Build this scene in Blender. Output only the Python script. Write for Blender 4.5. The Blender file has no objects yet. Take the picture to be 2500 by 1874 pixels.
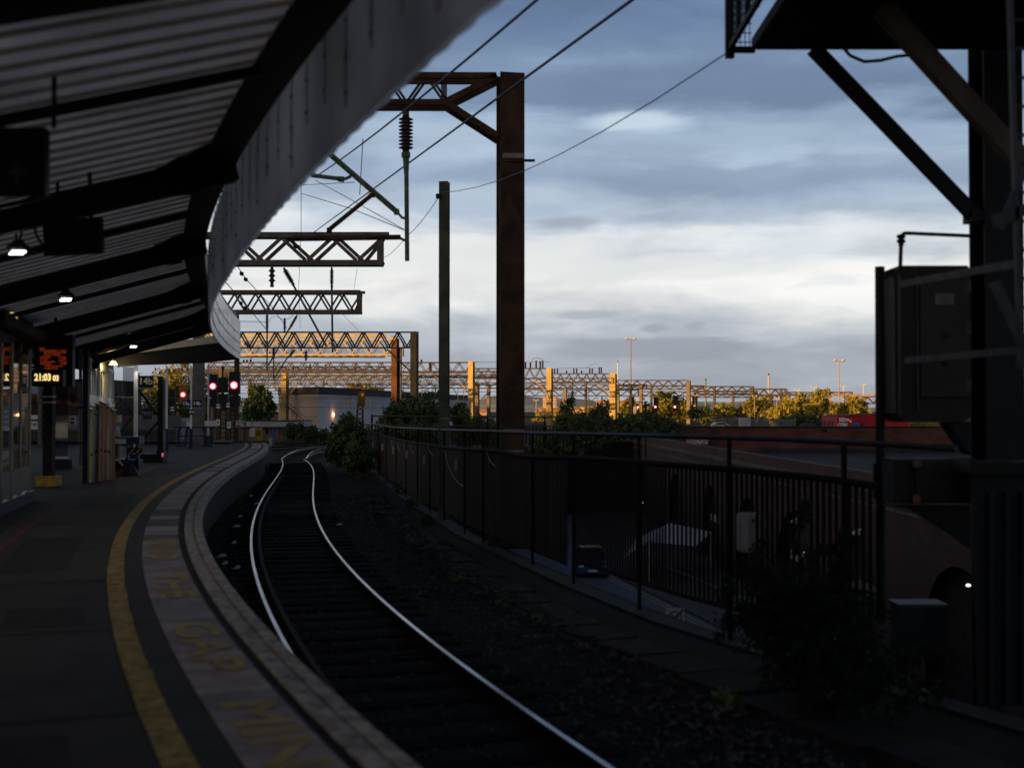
import bpy, bmesh, math, random
import numpy as np
from mathutils import Vector, Matrix
R = math.radians
random.seed(7)
SC = bpy.context.scene
COL = SC.collection
# ------------------------------------------------------------------ camera
EYE = 1.62; PITCH = R(1.21); FPX = 3125.0
cam = bpy.data.cameras.new("camera"); cam.lens = 45; cam.sensor_width = 36; cam.clip_end = 20000; cam.clip_start = 0.1
cam.dof.use_dof = True; cam.dof.focus_distance = 85; cam.dof.aperture_fstop = 1.4
camo = bpy.data.objects.new("camera", cam); COL.objects.link(camo)
camo.location = (0, 0, EYE); camo.rotation_euler = (R(90) + PITCH, 0, 0)
SC.camera = camo
SC.view_settings.view_transform = 'Standard'; SC.view_settings.look = 'None'
SC.view_settings.gamma = 1; SC.view_settings.use_curve_mapping = False
EXPO = 0.6
SC.view_settings.exposure = EXPO
SC.render.engine = 'CYCLES'
SC.cycles.use_denoising = True
SC.cycles.max_bounces = 6; SC.cycles.diffuse_bounces = 3; SC.cycles.glossy_bounces = 3; SC.cycles.transparent_max_bounces = 12
SC.cycles.sample_clamp_indirect = 3.0
# ------------------------------------------------------------------ light
SUN_EL = R(6.0); SUN_DIR = Vector((0.82, 0.57, 0))       # travel direction over the ground
sun = bpy.data.lights.new("sun", 'SUN'); sun.energy = 5.0; sun.angle = R(0.5); sun.color = (1.0, 0.56, 0.15)
suno = bpy.data.objects.new("sun", sun); COL.objects.link(suno)
d = Vector((0.82 * math.cos(SUN_EL), 0.57 * math.cos(SUN_EL), -math.sin(SUN_EL)))
suno.rotation_euler = d.to_track_quat('-Z', 'Y').to_euler(); suno.location = (-60, -60, 40)

def s2l(c):
    return tuple((x / 255 / 12.92) if x <= 10 else ((x / 255 + .055) / 1.055) ** 2.4 for x in c)
W = bpy.data.worlds.new("World"); SC.world = W; W.use_nodes = True
nt = W.node_tree; nt.nodes.clear(); N = nt.nodes.new; LK = nt.links.new
def math_node(t, op, a, b=None):
    n = t.nodes.new('ShaderNodeMath'); n.operation = op
    for i, x in enumerate((a, b)):
        if x is None: continue
        if isinstance(x, (int, float)): n.inputs[i].default_value = x
        else: t.links.new(x, n.inputs[i])
    return n.outputs[0]
tc = N('ShaderNodeTexCoord'); sp = N('ShaderNodeSeparateXYZ'); LK(tc.outputs['Generated'], sp.inputs[0])
el = math_node(nt, 'MULTIPLY', math_node(nt, 'ARCSINE', sp.outputs[2]), 180 / math.pi)
az = math_node(nt, 'MULTIPLY', math_node(nt, 'ARCTAN2', sp.outputs[0], sp.outputs[1]), 180 / math.pi)
def sky_noise(sx, sy, scale, detail, off, rough=.55, dist=0.0):
    cb = N('ShaderNodeCombineXYZ'); LK(math_node(nt, 'MULTIPLY', az, sx), cb.inputs[0]); LK(math_node(nt, 'MULTIPLY', el, sy), cb.inputs[1]); cb.inputs[2].default_value = off
    n = N('ShaderNodeTexNoise'); n.inputs['Scale'].default_value = scale; n.inputs['Detail'].default_value = detail; n.inputs['Roughness'].default_value = rough
    n.inputs['Distortion'].default_value = dist
    LK(cb.outputs[0], n.inputs['Vector']); return n.outputs[0]
n1 = sky_noise(.05, .22, 1.0, 5, 3.3, .5, .3)
n2 = sky_noise(.17, .62, 1.0, 6, 9.1, .55, .5)
n3 = sky_noise(.03, .12, 1.0, 3, 5.7)
warp = math_node(nt, 'MULTIPLY', math_node(nt, 'SUBTRACT', n1, .5), 4.0)
warp2 = math_node(nt, 'MULTIPLY', math_node(nt, 'SUBTRACT', n2, .5), 3.2)
# the cloud layers lean: a little lower to the right
lean = math_node(nt, 'MULTIPLY', az, 0.015)
elw = math_node(nt, 'ADD', math_node(nt, 'ADD', el, lean), math_node(nt, 'ADD', warp, warp2))
mr = N('ShaderNodeMapRange'); mr.inputs[1].default_value = -2; mr.inputs[2].default_value = 38; LK(elw, mr.inputs[0])
cr = N('ShaderNodeValToRGB'); LK(mr.outputs[0], cr.inputs[0])
SKY = [(-2, (166, 173, 184)), (0.5, (164, 172, 184)), (1.6, (178, 185, 196)), (2.6, (168, 175, 188)), (3.4, (178, 186, 198)), (4.2, (192, 199, 209)),
       (5.0, (228, 230, 232)), (6.1, (240, 240, 239)), (6.9, (208, 215, 224)), (7.6, (222, 227, 233)), (8.5, (178, 193, 210)), (10.0, (152, 170, 196)),
       (11.4, (172, 191, 213)), (12.8, (160, 181, 207)), (13.8, (122, 143, 172)), (15.3, (132, 155, 185)), (16.8, (110, 132, 167)), (19, (100, 122, 157)), (26, (74, 89, 115)), (38, (52, 62, 82))]
rp = cr.color_ramp
while len(rp.elements) < len(SKY): rp.elements.new(0.5)
for e_, (a_, c_) in zip(rp.elements, SKY):
    e_.position = (a_ + 2) / 40; e_.color = (*s2l(c_), 1)
# darker and lighter streaks inside the layers
st = N('ShaderNodeMapRange'); st.inputs[1].default_value = .40; st.inputs[2].default_value = .64; st.inputs[3].default_value = 1.14; st.inputs[4].default_value = .82
LK(sky_noise(.12, .46, 1.0, 6, 21.7, .52, .5), st.inputs[0])
mul = N('ShaderNodeMix'); mul.data_type = 'RGBA'; mul.blend_type = 'MULTIPLY'; mul.inputs[0].default_value = 1
LK(cr.outputs[0], mul.inputs[6])
cbs = N('ShaderNodeCombineColor'); LK(st.outputs[0], cbs.inputs[0]); LK(math_node(nt, 'ADD', math_node(nt, 'MULTIPLY', st.outputs[0], .92), .08), cbs.inputs[1]); LK(math_node(nt, 'ADD', math_node(nt, 'MULTIPLY', st.outputs[0], .8), .2), cbs.inputs[2])
LK(cbs.outputs[0], mul.inputs[7])
bri = N('ShaderNodeMix'); bri.data_type = 'RGBA'; bri.blend_type = 'MULTIPLY'; bri.inputs[0].default_value = 1
# bright band of sunset sky behind the camera, around the sun
SA = math.degrees(math.atan2(-0.82, -0.57))
da = math_node(nt, 'ABSOLUTE', math_node(nt, 'SUBTRACT', az, SA))
ga = N('ShaderNodeMapRange'); ga.interpolation_type = 'SMOOTHSTEP'; ga.inputs[1].default_value = 75; ga.inputs[2].default_value = 5; LK(da, ga.inputs[0])
ge = N('ShaderNodeMapRange'); ge.interpolation_type = 'SMOOTHSTEP'; ge.inputs[1].default_value = 38; ge.inputs[2].default_value = 4; LK(el, ge.inputs[0])
gl = N('ShaderNodeMix'); gl.data_type = 'RGBA'; gl.inputs[7].default_value = (1.8, 1.45, 1.1, 1)
LK(math_node(nt, 'MULTIPLY', ga.outputs[0], ge.outputs[0]), gl.inputs[0]); LK(mul.outputs[2], gl.inputs[6])
def bank(prev, azc, elc, ra, re, col, amt, soft=.55):
    wa = math_node(nt, 'MULTIPLY', math_node(nt, 'SUBTRACT', n1, .5), 5.0); we = math_node(nt, 'MULTIPLY', math_node(nt, 'SUBTRACT', n2, .5), 2.4 * re)
    x = math_node(nt, 'DIVIDE', math_node(nt, 'SUBTRACT', math_node(nt, 'ADD', az, wa), azc), ra)
    y = math_node(nt, 'DIVIDE', math_node(nt, 'SUBTRACT', math_node(nt, 'ADD', el, we), elc), re)
    r2 = math_node(nt, 'SQRT', math_node(nt, 'ADD', math_node(nt, 'MULTIPLY', x, x), math_node(nt, 'MULTIPLY', y, y)))
    m = N('ShaderNodeMapRange'); m.interpolation_type = 'SMOOTHSTEP'; m.inputs[1].default_value = 1.0 + soft * .6; m.inputs[2].default_value = 1.0 - soft; m.inputs[4].default_value = amt; LK(r2, m.inputs[0])
    q = N('ShaderNodeMix'); q.data_type = 'RGBA'; q.inputs[7].default_value = (*s2l(col), 1); LK(m.outputs[0], q.inputs[0]); LK(prev, q.inputs[6]); return q.outputs[2]
cl = gl.outputs[2]
for bk_ in ((-4, 6.7, 10, 1.0, (240, 240, 238), .75), (7, 6.2, 7, .5, (232, 234, 235), .7), (6.5, 2.75, 4.6, .62, (148, 156, 171), .72, .35), (-6, 3.6, 5, .5, (176, 184, 197), .4), (3.2, 4.35, 1.8, .22, (166, 174, 187), .8), (6.6, 3.7, .7, .2, (158, 166, 180), .8), (8.6, 3.75, .5, .18, (160, 168, 182), .7),
            (9, 14.3, 10, 1.0, (110, 129, 160), .75), (5.4, 12.7, 2.4, .40, (208, 224, 237), .8), (10.5, 12.0, 4, .5, (172, 191, 212), .6), (9.5, 10.2, 6.5, .7, (138, 155, 181), .7), (2.4, 8.4, 1.5, .30, (160, 167, 184), .75), (8.5, 8.0, 1.1, .22, (236, 238, 238), .7), (-1.5, 10.6, 4, .6, (142, 159, 186), .6), (-3, 12.4, 5, .5, (180, 198, 218), .5), (0, 16.5, 9, .9, (104, 125, 160), .5), (13, 16.2, 5, .6, (128, 150, 180), .5)):
    cl = bank(cl, *bk_)
K = 10.0 / (2 ** EXPO); bri.inputs[7].default_value = (K, K, K, 1); LK(cl, bri.inputs[6])
sky = N('ShaderNodeTexSky'); sky.sky_type = 'NISHITA'; sky.sun_disc = False
sky.sun_elevation = SUN_EL; sky.sun_rotation = math.atan2(-0.82, -0.57)
mixs = N('ShaderNodeMix'); mixs.data_type = 'RGBA'; mixs.inputs[0].default_value = .06; LK(bri.outputs[2], mixs.inputs[6]); LK(sky.outputs[0], mixs.inputs[7])
bg = N('ShaderNodeBackground'); bg.inputs[1].default_value = 0.1; LK(mixs.outputs[2], bg.inputs[0])
ow = N('ShaderNodeOutputWorld'); LK(bg.outputs[0], ow.inputs[0])

# ------------------------------------------------------------------ helpers
_F = Vector((0, math.cos(PITCH), math.sin(PITCH))); _U = Vector((0, -math.sin(PITCH), math.cos(PITCH))); _C = Vector((0, 0, EYE))
def ray(x, y): return Vector(((x - 1250) / FPX, 0, 0)) + _U * ((937 - y) / FPX) + _F
def P(x, y, Y):                       # photo point carried to the distance Y
    v = ray(x, y); return _C + v * (Y / v.y)
def G(x, y, z):                       # photo point carried to the level z
    v = ray(x, y); return _C + v * ((z - EYE) / v.z)

MATS = {}
def mat(name, col, rough=.6, metal=0.0, var=.25, scale=6.0, bump=0.0, col2=None, detail=6, emit=None, stretch=None, spec=.18):
    if name in MATS: return MATS[name]
    m = bpy.data.materials.new(name); m.use_nodes = True; t = m.node_tree; b = t.nodes['Principled BSDF']; MATS[name] = m
    b.inputs['Roughness'].default_value = rough; b.inputs['Metallic'].default_value = metal; b.inputs['Specular IOR Level'].default_value = spec
    if emit:
        b.inputs['Emission Color'].default_value = (*col, 1); b.inputs['Emission Strength'].default_value = emit; b.inputs['Base Color'].default_value = (*col, 1); return m
    tcn = t.nodes.new('ShaderNodeTexCoord'); src = tcn.outputs['Object']
    if stretch:
        mp = t.nodes.new('ShaderNodeMapping'); mp.inputs['Scale'].default_value = stretch; t.links.new(src, mp.inputs[0]); src = mp.outputs[0]
    n = t.nodes.new('ShaderNodeTexNoise'); n.inputs['Scale'].default_value = scale; n.inputs['Detail'].default_value = detail; n.inputs['Roughness'].default_value = .65
    t.links.new(src, n.inputs['Vector'])
    r = t.nodes.new('ShaderNodeValToRGB'); t.links.new(n.outputs[0], r.inputs[0])
    c2 = col2 or tuple(x * (1 + var) for x in col); c1 = col if col2 else tuple(x * (1 - var) for x in col)
    r.color_ramp.elements[0].position = .36; r.color_ramp.elements[1].position = .64
    r.color_ramp.elements[0].color = (*c1, 1); r.color_ramp.elements[1].color = (*c2, 1)
    t.links.new(r.outputs[0], b.inputs['Base Color'])
    if bump:
        bp = t.nodes.new('ShaderNodeBump'); bp.inputs['Strength'].default_value = bump; bp.inputs['Distance'].default_value = .02
        t.links.new(n.outputs[0], bp.inputs['Height']); t.links.new(bp.outputs[0], b.inputs['Normal'])
    return m
def brick_mat(name, c1, c2, mortar, scale=1.0, rough=.85):
    if name in MATS: return MATS[name]
    m = bpy.data.materials.new(name); m.use_nodes = True; t = m.node_tree; b = t.nodes['Principled BSDF']; MATS[name] = m
    b.inputs['Roughness'].default_value = rough
    g = t.nodes.new('ShaderNodeNewGeometry'); sx = t.nodes.new('ShaderNodeSeparateXYZ'); t.links.new(g.outputs['Position'], sx.inputs[0])
    cb = t.nodes.new('ShaderNodeCombineXYZ'); t.links.new(math_node(t, 'ADD', sx.outputs[0], sx.outputs[1]), cb.inputs[0]); t.links.new(sx.outputs[2], cb.inputs[1])
    br = t.nodes.new('ShaderNodeTexBrick'); t.links.new(cb.outputs[0], br.inputs['Vector']); br.inputs['Scale'].default_value = 1
    br.inputs['Brick Width'].default_value = .45 * scale; br.inputs['Row Height'].default_value = .15 * scale; br.inputs['Mortar Size'].default_value = .012 * scale
    br.inputs['Color1'].default_value = (*c1, 1); br.inputs['Color2'].default_value = (*c2, 1); br.inputs['Mortar'].default_value = (*mortar, 1)
    n = t.nodes.new('ShaderNodeTexNoise'); n.inputs['Scale'].default_value = .5; n.inputs['Detail'].default_value = 7; t.links.new(g.outputs['Position'], n.inputs['Vector'])
    mx = t.nodes.new('ShaderNodeMix'); mx.data_type = 'RGBA'; mx.blend_type = 'MULTIPLY'; mx.inputs[0].default_value = .8
    rr = t.nodes.new('ShaderNodeValToRGB'); rr.color_ramp.elements[0].color = (.35, .33, .33, 1); rr.color_ramp.elements[1].color = (1.3, 1.2, 1.1, 1); rr.color_ramp.elements[0].position = .3; rr.color_ramp.elements[1].position = .7
    t.links.new(n.outputs[0], rr.inputs[0]); t.links.new(br.outputs[0], mx.inputs[6]); t.links.new(rr.outputs[0], mx.inputs[7]); t.links.new(mx.outputs[2], b.inputs['Base Color'])
    return m

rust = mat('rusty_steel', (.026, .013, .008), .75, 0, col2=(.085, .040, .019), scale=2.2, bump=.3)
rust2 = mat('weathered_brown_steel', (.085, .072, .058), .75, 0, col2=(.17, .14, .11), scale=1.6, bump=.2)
gold = mat('galvanised_sunlit_steel', (.42, .33, .20), .6, 0, col2=(.60, .48, .30), scale=1.3, bump=.15)  # golden sunlight put into the steel's base colour
dsteel = mat('dark_painted_steel', (.012, .012, .013), .5, 0, var=.4, scale=4)
dbrown = mat('dark_brown_steel', (.05, .037, .028), .7, 0, col2=(.10, .075, .055), scale=1.5)
greenp = mat('green_weathered_tube', (.045, .075, .04), .6, 0, col2=(.12, .16, .10), scale=5, bump=.1)
porc = mat('brown_porcelain', (.035, .014, .010), .25, 0, var=.3, scale=10)
wirem = mat('grey_wire', (.05, .055, .06), .5, .3, var=.3, scale=20)
greyst = mat('grey_galvanised', (.16, .17, .18), .55, .2, var=.3, scale=3, bump=.1)
white = mat('white_paint', (.62, .62, .60), .55, 0, var=.12, scale=3)
cream = mat('cream_paint', (.48, .42, .32), .6, 0, var=.15, scale=2)
navy = mat('navy_paint', (.012, .018, .05), .4, 0, var=.3, scale=5)
navysign = mat('navy_sign_face', (.010, .014, .035), .4, 0, var=.1, scale=5)
blacks = mat('black_sign_face', (.012, .012, .012), .5, 0, var=.2, scale=5)
pale = mat('pale_lettering', (.85, .85, .83), .6, 0, var=.08, scale=5)
yellow = mat('yellow_paint', (.42, .27, .05), .6, 0, var=.3, scale=9)
yline = mat('worn_yellow_line', (.13, .08, .022), .8, 0, col2=(.56, .36, .10), scale=9, detail=12)
orange = mat('orange_board', (.24, .075, .012), .65, 0, var=.35, scale=4)
redp = mat('red_paint', (.22, .02, .018), .5, 0, var=.3, scale=2)
asphalt = mat('platform_asphalt', (.017, .0145, .012), .85, 0, col2=(.038, .033, .028), scale=1.7, bump=.25, detail=10, spec=.3)
paver = mat('platform_paving', (.25, .19, .165), .85, 0, col2=(.46, .365, .325), scale=2.6, bump=.2, detail=9)
coping = mat('stone_coping', (.16, .13, .10), .85, 0, col2=(.56, .47, .39), scale=7, bump=.5, detail=9)
darkjoint = mat('dark_tarred_joint', (.018, .016, .014), .85, 0, var=.4, scale=6, bump=.3)
ballast = mat('dark_ballast', (.007, .0065, .006), .95, 0, col2=(.028, .025, .022), scale=14, bump=1.0, detail=4, spec=.08)
soil = mat('dark_earth', (.010, .008, .006), .95, 0, col2=(.026, .022, .017), scale=1.2, bump=.6, detail=10, spec=.1)
slabc = mat('old_concrete', (.016, .015, .014), .9, 0, col2=(.042, .039, .035), scale=2.2, bump=.3, detail=9, spec=.15)
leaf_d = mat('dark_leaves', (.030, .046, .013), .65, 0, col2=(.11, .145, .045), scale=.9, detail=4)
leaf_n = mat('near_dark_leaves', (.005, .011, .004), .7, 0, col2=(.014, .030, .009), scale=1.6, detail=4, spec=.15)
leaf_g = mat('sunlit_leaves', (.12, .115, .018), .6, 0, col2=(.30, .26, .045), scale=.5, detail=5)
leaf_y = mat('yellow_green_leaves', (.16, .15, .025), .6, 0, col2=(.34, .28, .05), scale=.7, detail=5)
bark = mat('bark', (.05, .035, .022), .9, 0, col2=(.12, .085, .055), scale=5, bump=.5)
birch = mat('pale_bark', (.30, .24, .16), .85, 0, col2=(.5, .42, .3), scale=4)
fencem = mat('brown_fence_sheet', (.013, .0065, .0035), .8, 0, col2=(.036, .018, .010), scale=1.1, stretch=(3, 3, .35), bump=.2, detail=8, spec=.15)
fencebar = mat('brown_fence_bar', (.008, .0045, .0035), .8, 0, col2=(.018, .010, .008), scale=3, spec=.15)
steel_top = mat('polished_rail_steel', (.26, .26, .27), .26, 1, 0, col2=(.62, .62, .63), scale=1.3, stretch=(1, .5, 1))
rail_rust = mat('rail_web_rust', (.012, .008, .006), .85, 0, col2=(.035, .022, .015), scale=9)
road = mat('road_asphalt', (.11, .13, .16), .8, 0, col2=(.15, .175, .21), scale=1.1, bump=.15, detail=9)
sett = mat('pavement_setts', (.09, .085, .082), .8, 0, col2=(.16, .15, .145), scale=3, bump=.2)
brick_red = brick_mat('red_brick', (.085, .022, .014), (.13, .034, .02), (.10, .05, .04), 1.6)
brick_dk = brick_mat('sooty_brick', (.034, .012, .009), (.055, .019, .013), (.05, .035, .03), 1.2)
brick_navy = brick_mat('blue_engineering_brick', (.012, .013, .018), (.020, .020, .028), (.03, .028, .03), 1.6)
glassm = mat('dark_window_glass', (.015, .017, .02), .08, 0, var=.1)

def sheet_mat(name, tcol, gcol, rough, fac, bump=.1, scale=2.0):
    m = bpy.data.materials.new(name); m.use_nodes = True; t = m.node_tree; b = t.nodes['Principled BSDF']; t.nodes.remove(b)
    tcn = t.nodes.new('ShaderNodeTexCoord'); n = t.nodes.new('ShaderNodeTexNoise'); n.inputs['Scale'].default_value = scale; n.inputs['Detail'].default_value = 8; t.links.new(tcn.outputs['Object'], n.inputs['Vector'])
    r = t.nodes.new('ShaderNodeValToRGB'); r.color_ramp.elements[0].position = .35; r.color_ramp.elements[1].position = .62
    r.color_ramp.elements[0].color = (*[x * .62 for x in tcol], 1); r.color_ramp.elements[1].color = (*tcol, 1); t.links.new(n.outputs[0], r.inputs[0])
    tr = t.nodes.new('ShaderNodeBsdfTranslucent'); t.links.new(r.outputs[0], tr.inputs[0])
    gy = t.nodes.new('ShaderNodeBsdfGlossy'); gy.inputs[0].default_value = (*gcol, 1); gy.inputs[1].default_value = rough
    bp = t.nodes.new('ShaderNodeBump'); bp.inputs['Strength'].default_value = bump; bp.inputs['Distance'].default_value = .03; t.links.new(n.outputs[0], bp.inputs['Height']); t.links.new(bp.outputs[0], gy.inputs['Normal'])
    mx = t.nodes.new('ShaderNodeMixShader'); mx.inputs[0].default_value = fac; t.links.new(tr.outputs[0], mx.inputs[1]); t.links.new(gy.outputs[0], mx.inputs[2])
    t.links.new(mx.outputs[0], t.nodes['Material Output'].inputs[0]); MATS[name] = m; return m
class MB:
    def __init__(s): s.v = []; s.f = []; s.m = []
    def add(s, vs, fs, mi=0):
        o = len(s.v); s.v += [tuple(v) for v in vs]; s.f += [tuple(i + o for i in f) for f in fs]; s.m += [mi] * len(fs); return s
    def box(s, c, d, rz=0, mi=0, M=None):
        x, y, z = d[0] / 2, d[1] / 2, d[2] / 2
        vs = [Vector(p) for p in ((-x, -y, -z), (x, -y, -z), (x, y, -z), (-x, y, -z), (-x, -y, z), (x, -y, z), (x, y, z), (-x, y, z))]
        Mx = M if M is not None else Matrix.Rotation(rz, 3, 'Z')
        vs = [Mx @ v + Vector(c) for v in vs]
        return s.add(vs, [(0, 3, 2, 1), (4, 5, 6, 7), (0, 1, 5, 4), (1, 2, 6, 5), (2, 3, 7, 6), (3, 0, 4, 7)], mi)
    def bar(s, p, q, w, h=None, up=(0, 0, 1), mi=0):
        p, q = Vector(p), Vector(q); h = h or w; a = q - p; L = a.length
        if L < 1e-6: return s
        a.normalize(); u = Vector(up)
        if abs(a.dot(u)) > .98: u = Vector((0, 1, 0))
        r = a.cross(u).normalized(); u = r.cross(a).normalized()
        M = Matrix((r, a, u)).transposed()
        return s.box((p + q) / 2, (w, L, h), 0, mi, M)
    def tube(s, p, q, r, n=8, r2=None, mi=0): return s.lathe(p, q, [(0, r), (1, r if r2 is None else r2)], n, mi)
    def lathe(s, p, q, prof, n=10, mi=0):
        p, q = Vector(p), Vector(q); a = q - p; an = a.normalized(); u = Vector((0, 0, 1)) if abs(an.z) < .95 else Vector((1, 0, 0))
        x = an.cross(u).normalized(); y = an.cross(x); vs = []; fs = []
        for t, r in prof:
            for k in range(n):
                g = 2 * math.pi * k / n; vs.append(p + a * t + (x * math.cos(g) + y * math.sin(g)) * r)
        for i in range(len(prof) - 1):
            for k in range(n):
                k2 = (k + 1) % n; fs.append((i * n + k, i * n + k2, (i + 1) * n + k2, (i + 1) * n + k))
        fs.append(tuple(range(n))); fs.append(tuple(reversed(range((len(prof) - 1) * n, len(prof) * n))))
        return s.add(vs, fs, mi)
    def path(s, pts, r, n=6, mi=0):
        for a, b in zip(pts[:-1], pts[1:]): s.tube(a, b, r, n, mi=mi)
        return s
    def poly(s, pts, mi=0): return s.add(pts, [tuple(range(len(pts)))], mi)
    def prism(s, pts, off, mi=0):
        n = len(pts); off = Vector(off); a = [Vector(p) for p in pts]; b = [p + off for p in a]
        fs = [tuple(range(n)), tuple(reversed(range(n, 2 * n)))] + [(i, i + n, (i + 1) % n + n, (i + 1) % n) for i in range(n)]
        return s.add(a + b, fs, mi)
    def sweep(s, pts, prof, mis=None, closed=True):   # prof = (lateral to the right, up)
        n = len(prof); vs = []; fs = []; ms = []
        for i, p in enumerate(pts):
            a = Vector(pts[max(0, i - 1)]); b = Vector(pts[min(len(pts) - 1, i + 1)]); t = (b - a); t.z = 0; t.normalize(); r = Vector((t.y, -t.x, 0))
            for l, h in prof: vs.append(Vector(p) + r * l + Vector((0, 0, h)))
        m = n if closed else n - 1
        for i in range(len(pts) - 1):
            for k in range(m):
                k2 = (k + 1) % n; fs.append((i * n + k, (i + 1) * n + k, (i + 1) * n + k2, i * n + k2)); ms.append(mis[k] if mis else 0)
        o = len(s.v); s.v += [tuple(v) for v in vs]; s.f += [tuple(i + o for i in f) for f in fs]; s.m += ms; return s
    def obj(s, name, m, parent=None, smooth=False):
        me = bpy.data.meshes.new(name); me.from_pydata(s.v, [], s.f); me.update()
        ms = m if isinstance(m, (list, tuple)) else [m]
        for x in ms: me.materials.append(x)
        if len(ms) > 1: me.polygons.foreach_set('material_index', s.m)
        if smooth: me.polygons.foreach_set('use_smooth', [True] * len(s.f))
        bm = bmesh.new(); bm.from_mesh(me); bmesh.ops.recalc_face_normals(bm, faces=bm.faces); bm.to_mesh(me); bm.free()
        o = bpy.data.objects.new(name, me); COL.objects.link(o)
        if parent is not None: o.parent = parent; o.matrix_parent_inverse = Matrix.Translation(parent.get('_loc', (0, 0, 0))).inverted() if parent.type == 'EMPTY' else Matrix.Identity(4)
        return o
def tag(o, label, cat, group=None):
    o['label'] = label; o['category'] = cat
    if group: o['group'] = group
    return o
def thing(name, label, cat, loc=(0, 0, 0), group=None):
    o = bpy.data.objects.new(name, None); COL.objects.link(o); o.location = loc; o['_loc'] = [float(x) for x in loc]; o.empty_display_size = .2
    return tag(o, label, cat, group)
def struct(o): o['kind'] = 'structure'; return o
def copy_thing(root, delta, label, group=None):
    c = root.copy(); COL.objects.link(c); c.location = Vector(root.location) + Vector(delta); c['label'] = label
    if group: c['group'] = group
    for ch in list(root.children):
        k = ch.copy(); COL.objects.link(k); k.parent = c
        for g in ch.children:
            j = g.copy(); COL.objects.link(j); j.parent = k
    return c
def text(parent, s, size, loc, m, rot=None, name='lettering', align='CENTER', ext=.002, bold=0.0, sx=1.0):
    cu = bpy.data.curves.new('t', 'FONT'); cu.body = s; cu.size = size; cu.align_x = align; cu.align_y = 'CENTER'; cu.extrude = ext; cu.offset = bold; cu.resolution_u = 3
    ob = bpy.data.objects.new('t', cu); me = bpy.data.meshes.new_from_object(ob); bpy.data.objects.remove(ob); bpy.data.curves.remove(cu)
    Mx = rot if rot is not None else Matrix.Rotation(R(90), 4, 'X')
    me.transform(Matrix.Translation(Vector(loc)) @ Mx @ Matrix.Diagonal((sx, 1, 1, 1)))
    me.name = name; me.materials.clear(); me.materials.append(m)
    o = bpy.data.objects.new(name, me); COL.objects.link(o)
    if parent is not None: o.parent = parent; o.matrix_parent_inverse = Matrix.Translation(parent.get('_loc', (0, 0, 0))).inverted() if parent.type == 'EMPTY' else Matrix.Identity(4)
    return o

# ------------------------------------------------------------------ the curves of the platform, the rails and the fence
PE = (-6.700078514484577e-05, 0.008531283870558189, -0.49781116228853933, 2.2472389270294864)
PL = (-4.254835883634047e-05, 0.0058755849568316665, -0.4172781220186581, 2.34065174457747)
PR = (-5.1072227008871575e-05, 0.006835525827728369, -0.4555346724895833, 4.343643120733753)
def edge(Y, t=0, z=0):
    x = np.polyval(PE, Y); dx = np.polyval(np.polyder(PE), Y); n = math.hypot(dx, 1)
    return Vector((x - t / n, Y + t * dx / n, z))
def tang(Y):
    dx = np.polyval(np.polyder(PE), Y); n = math.hypot(dx, 1); return Vector((dx / n, 1 / n, 0))
def normal_in(Y): t = tang(Y); return Vector((-t.y, t.x, 0))
def ys(a, b, st):
    n = max(1, int(round((b - a) / st))); return [a + (b - a) * i / n for i in range(n + 1)]
FEN = [(14, -30), (9.6, 0), (7.6, 4), (5.9, 8), (4.55, 11.2), (3.02, 14.56), (2.03, 16.91), (.97, 20.53), (.51, 22.38), (-.52, 26.46), (-1.14, 29.12), (-1.99, 34.02), (-2.65, 36.75), (-4.06, 45.16), (-6.57, 59.79)]
FEN.sort(key=lambda p: p[1])
_fy = [p[1] for p in FEN]; _fx = [p[0] for p in FEN]
def fen(Y, z=0, off=0): return Vector((float(np.interp(Y, _fy, _fx)) + off, Y, z))
ZG = -1.15     # level of the railway ground
ZS = -7.5      # level of the street

# ------------------------------------------------------------------ the setting
# far ground at street level, railway deck, street
struct(MB().poly([(-9000, -200, -7.62), (9000, -200, -7.62), (9000, 9000, -7.62), (-9000, 9000, -7.62)]).obj('ground', soil))
deck = [(-400, -60), (18, -60), (14, -30)] + [(x + .25, y) for x, y in FEN[1:]] + [(-2.5, 75), (3, 112), (12.6, 116), (400, 117), (4000, 117), (4000, 6000), (-4000, 6000), (-4000, -60)]
bm = bmesh.new(); vs = [bm.verts.new((x, y, ZG)) for x, y in deck]; f_ = bm.faces.new(vs); r_ = bmesh.ops.extrude_face_region(bm, geom=[f_])
bmesh.ops.translate(bm, verts=[g for g in r_['geom'] if isinstance(g, bmesh.types.BMVert)], vec=(0, 0, -6.6))
bmesh.ops.triangulate(bm, faces=[f for f in bm.faces if len(f.verts) > 4]); bmesh.ops.recalc_face_normals(bm, faces=bm.faces)
me = bpy.data.meshes.new('railway_ground'); bm.to_mesh(me); bm.free(); me.materials.append(soil)
o = bpy.data.objects.new('railway_ground', me); COL.objects.link(o); struct(o)
# hills on the horizon
hm = MB(); hv = []
for i in range(121):
    X = -4200 + 70 * i
    h = 12 + 18 * (math.sin(i * .21) * .5 + .5) + 16 * math.sin(i * .53 + 1) + 8 * math.sin(i * 1.3) + (20 if 56 < i < 66 else 0) * math.sin((i - 56) / 10 * math.pi)
    hv += [(X, 4200, -10), (X, 4600, max(14, h)), (X, 5400, -10)]
hm.add(hv, [(3 * i + a, 3 * i + a + 1, 3 * i + a + 4, 3 * i + a + 3) for i in range(120) for a in (0, 1)])
hillm = mat('hazy_moorland', (.30, .36, .42), .95, 0, var=.15, scale=.004)  # distance haze put into the colour as pale blue
struct(hm.obj('hills', hillm, smooth=True))
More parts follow.
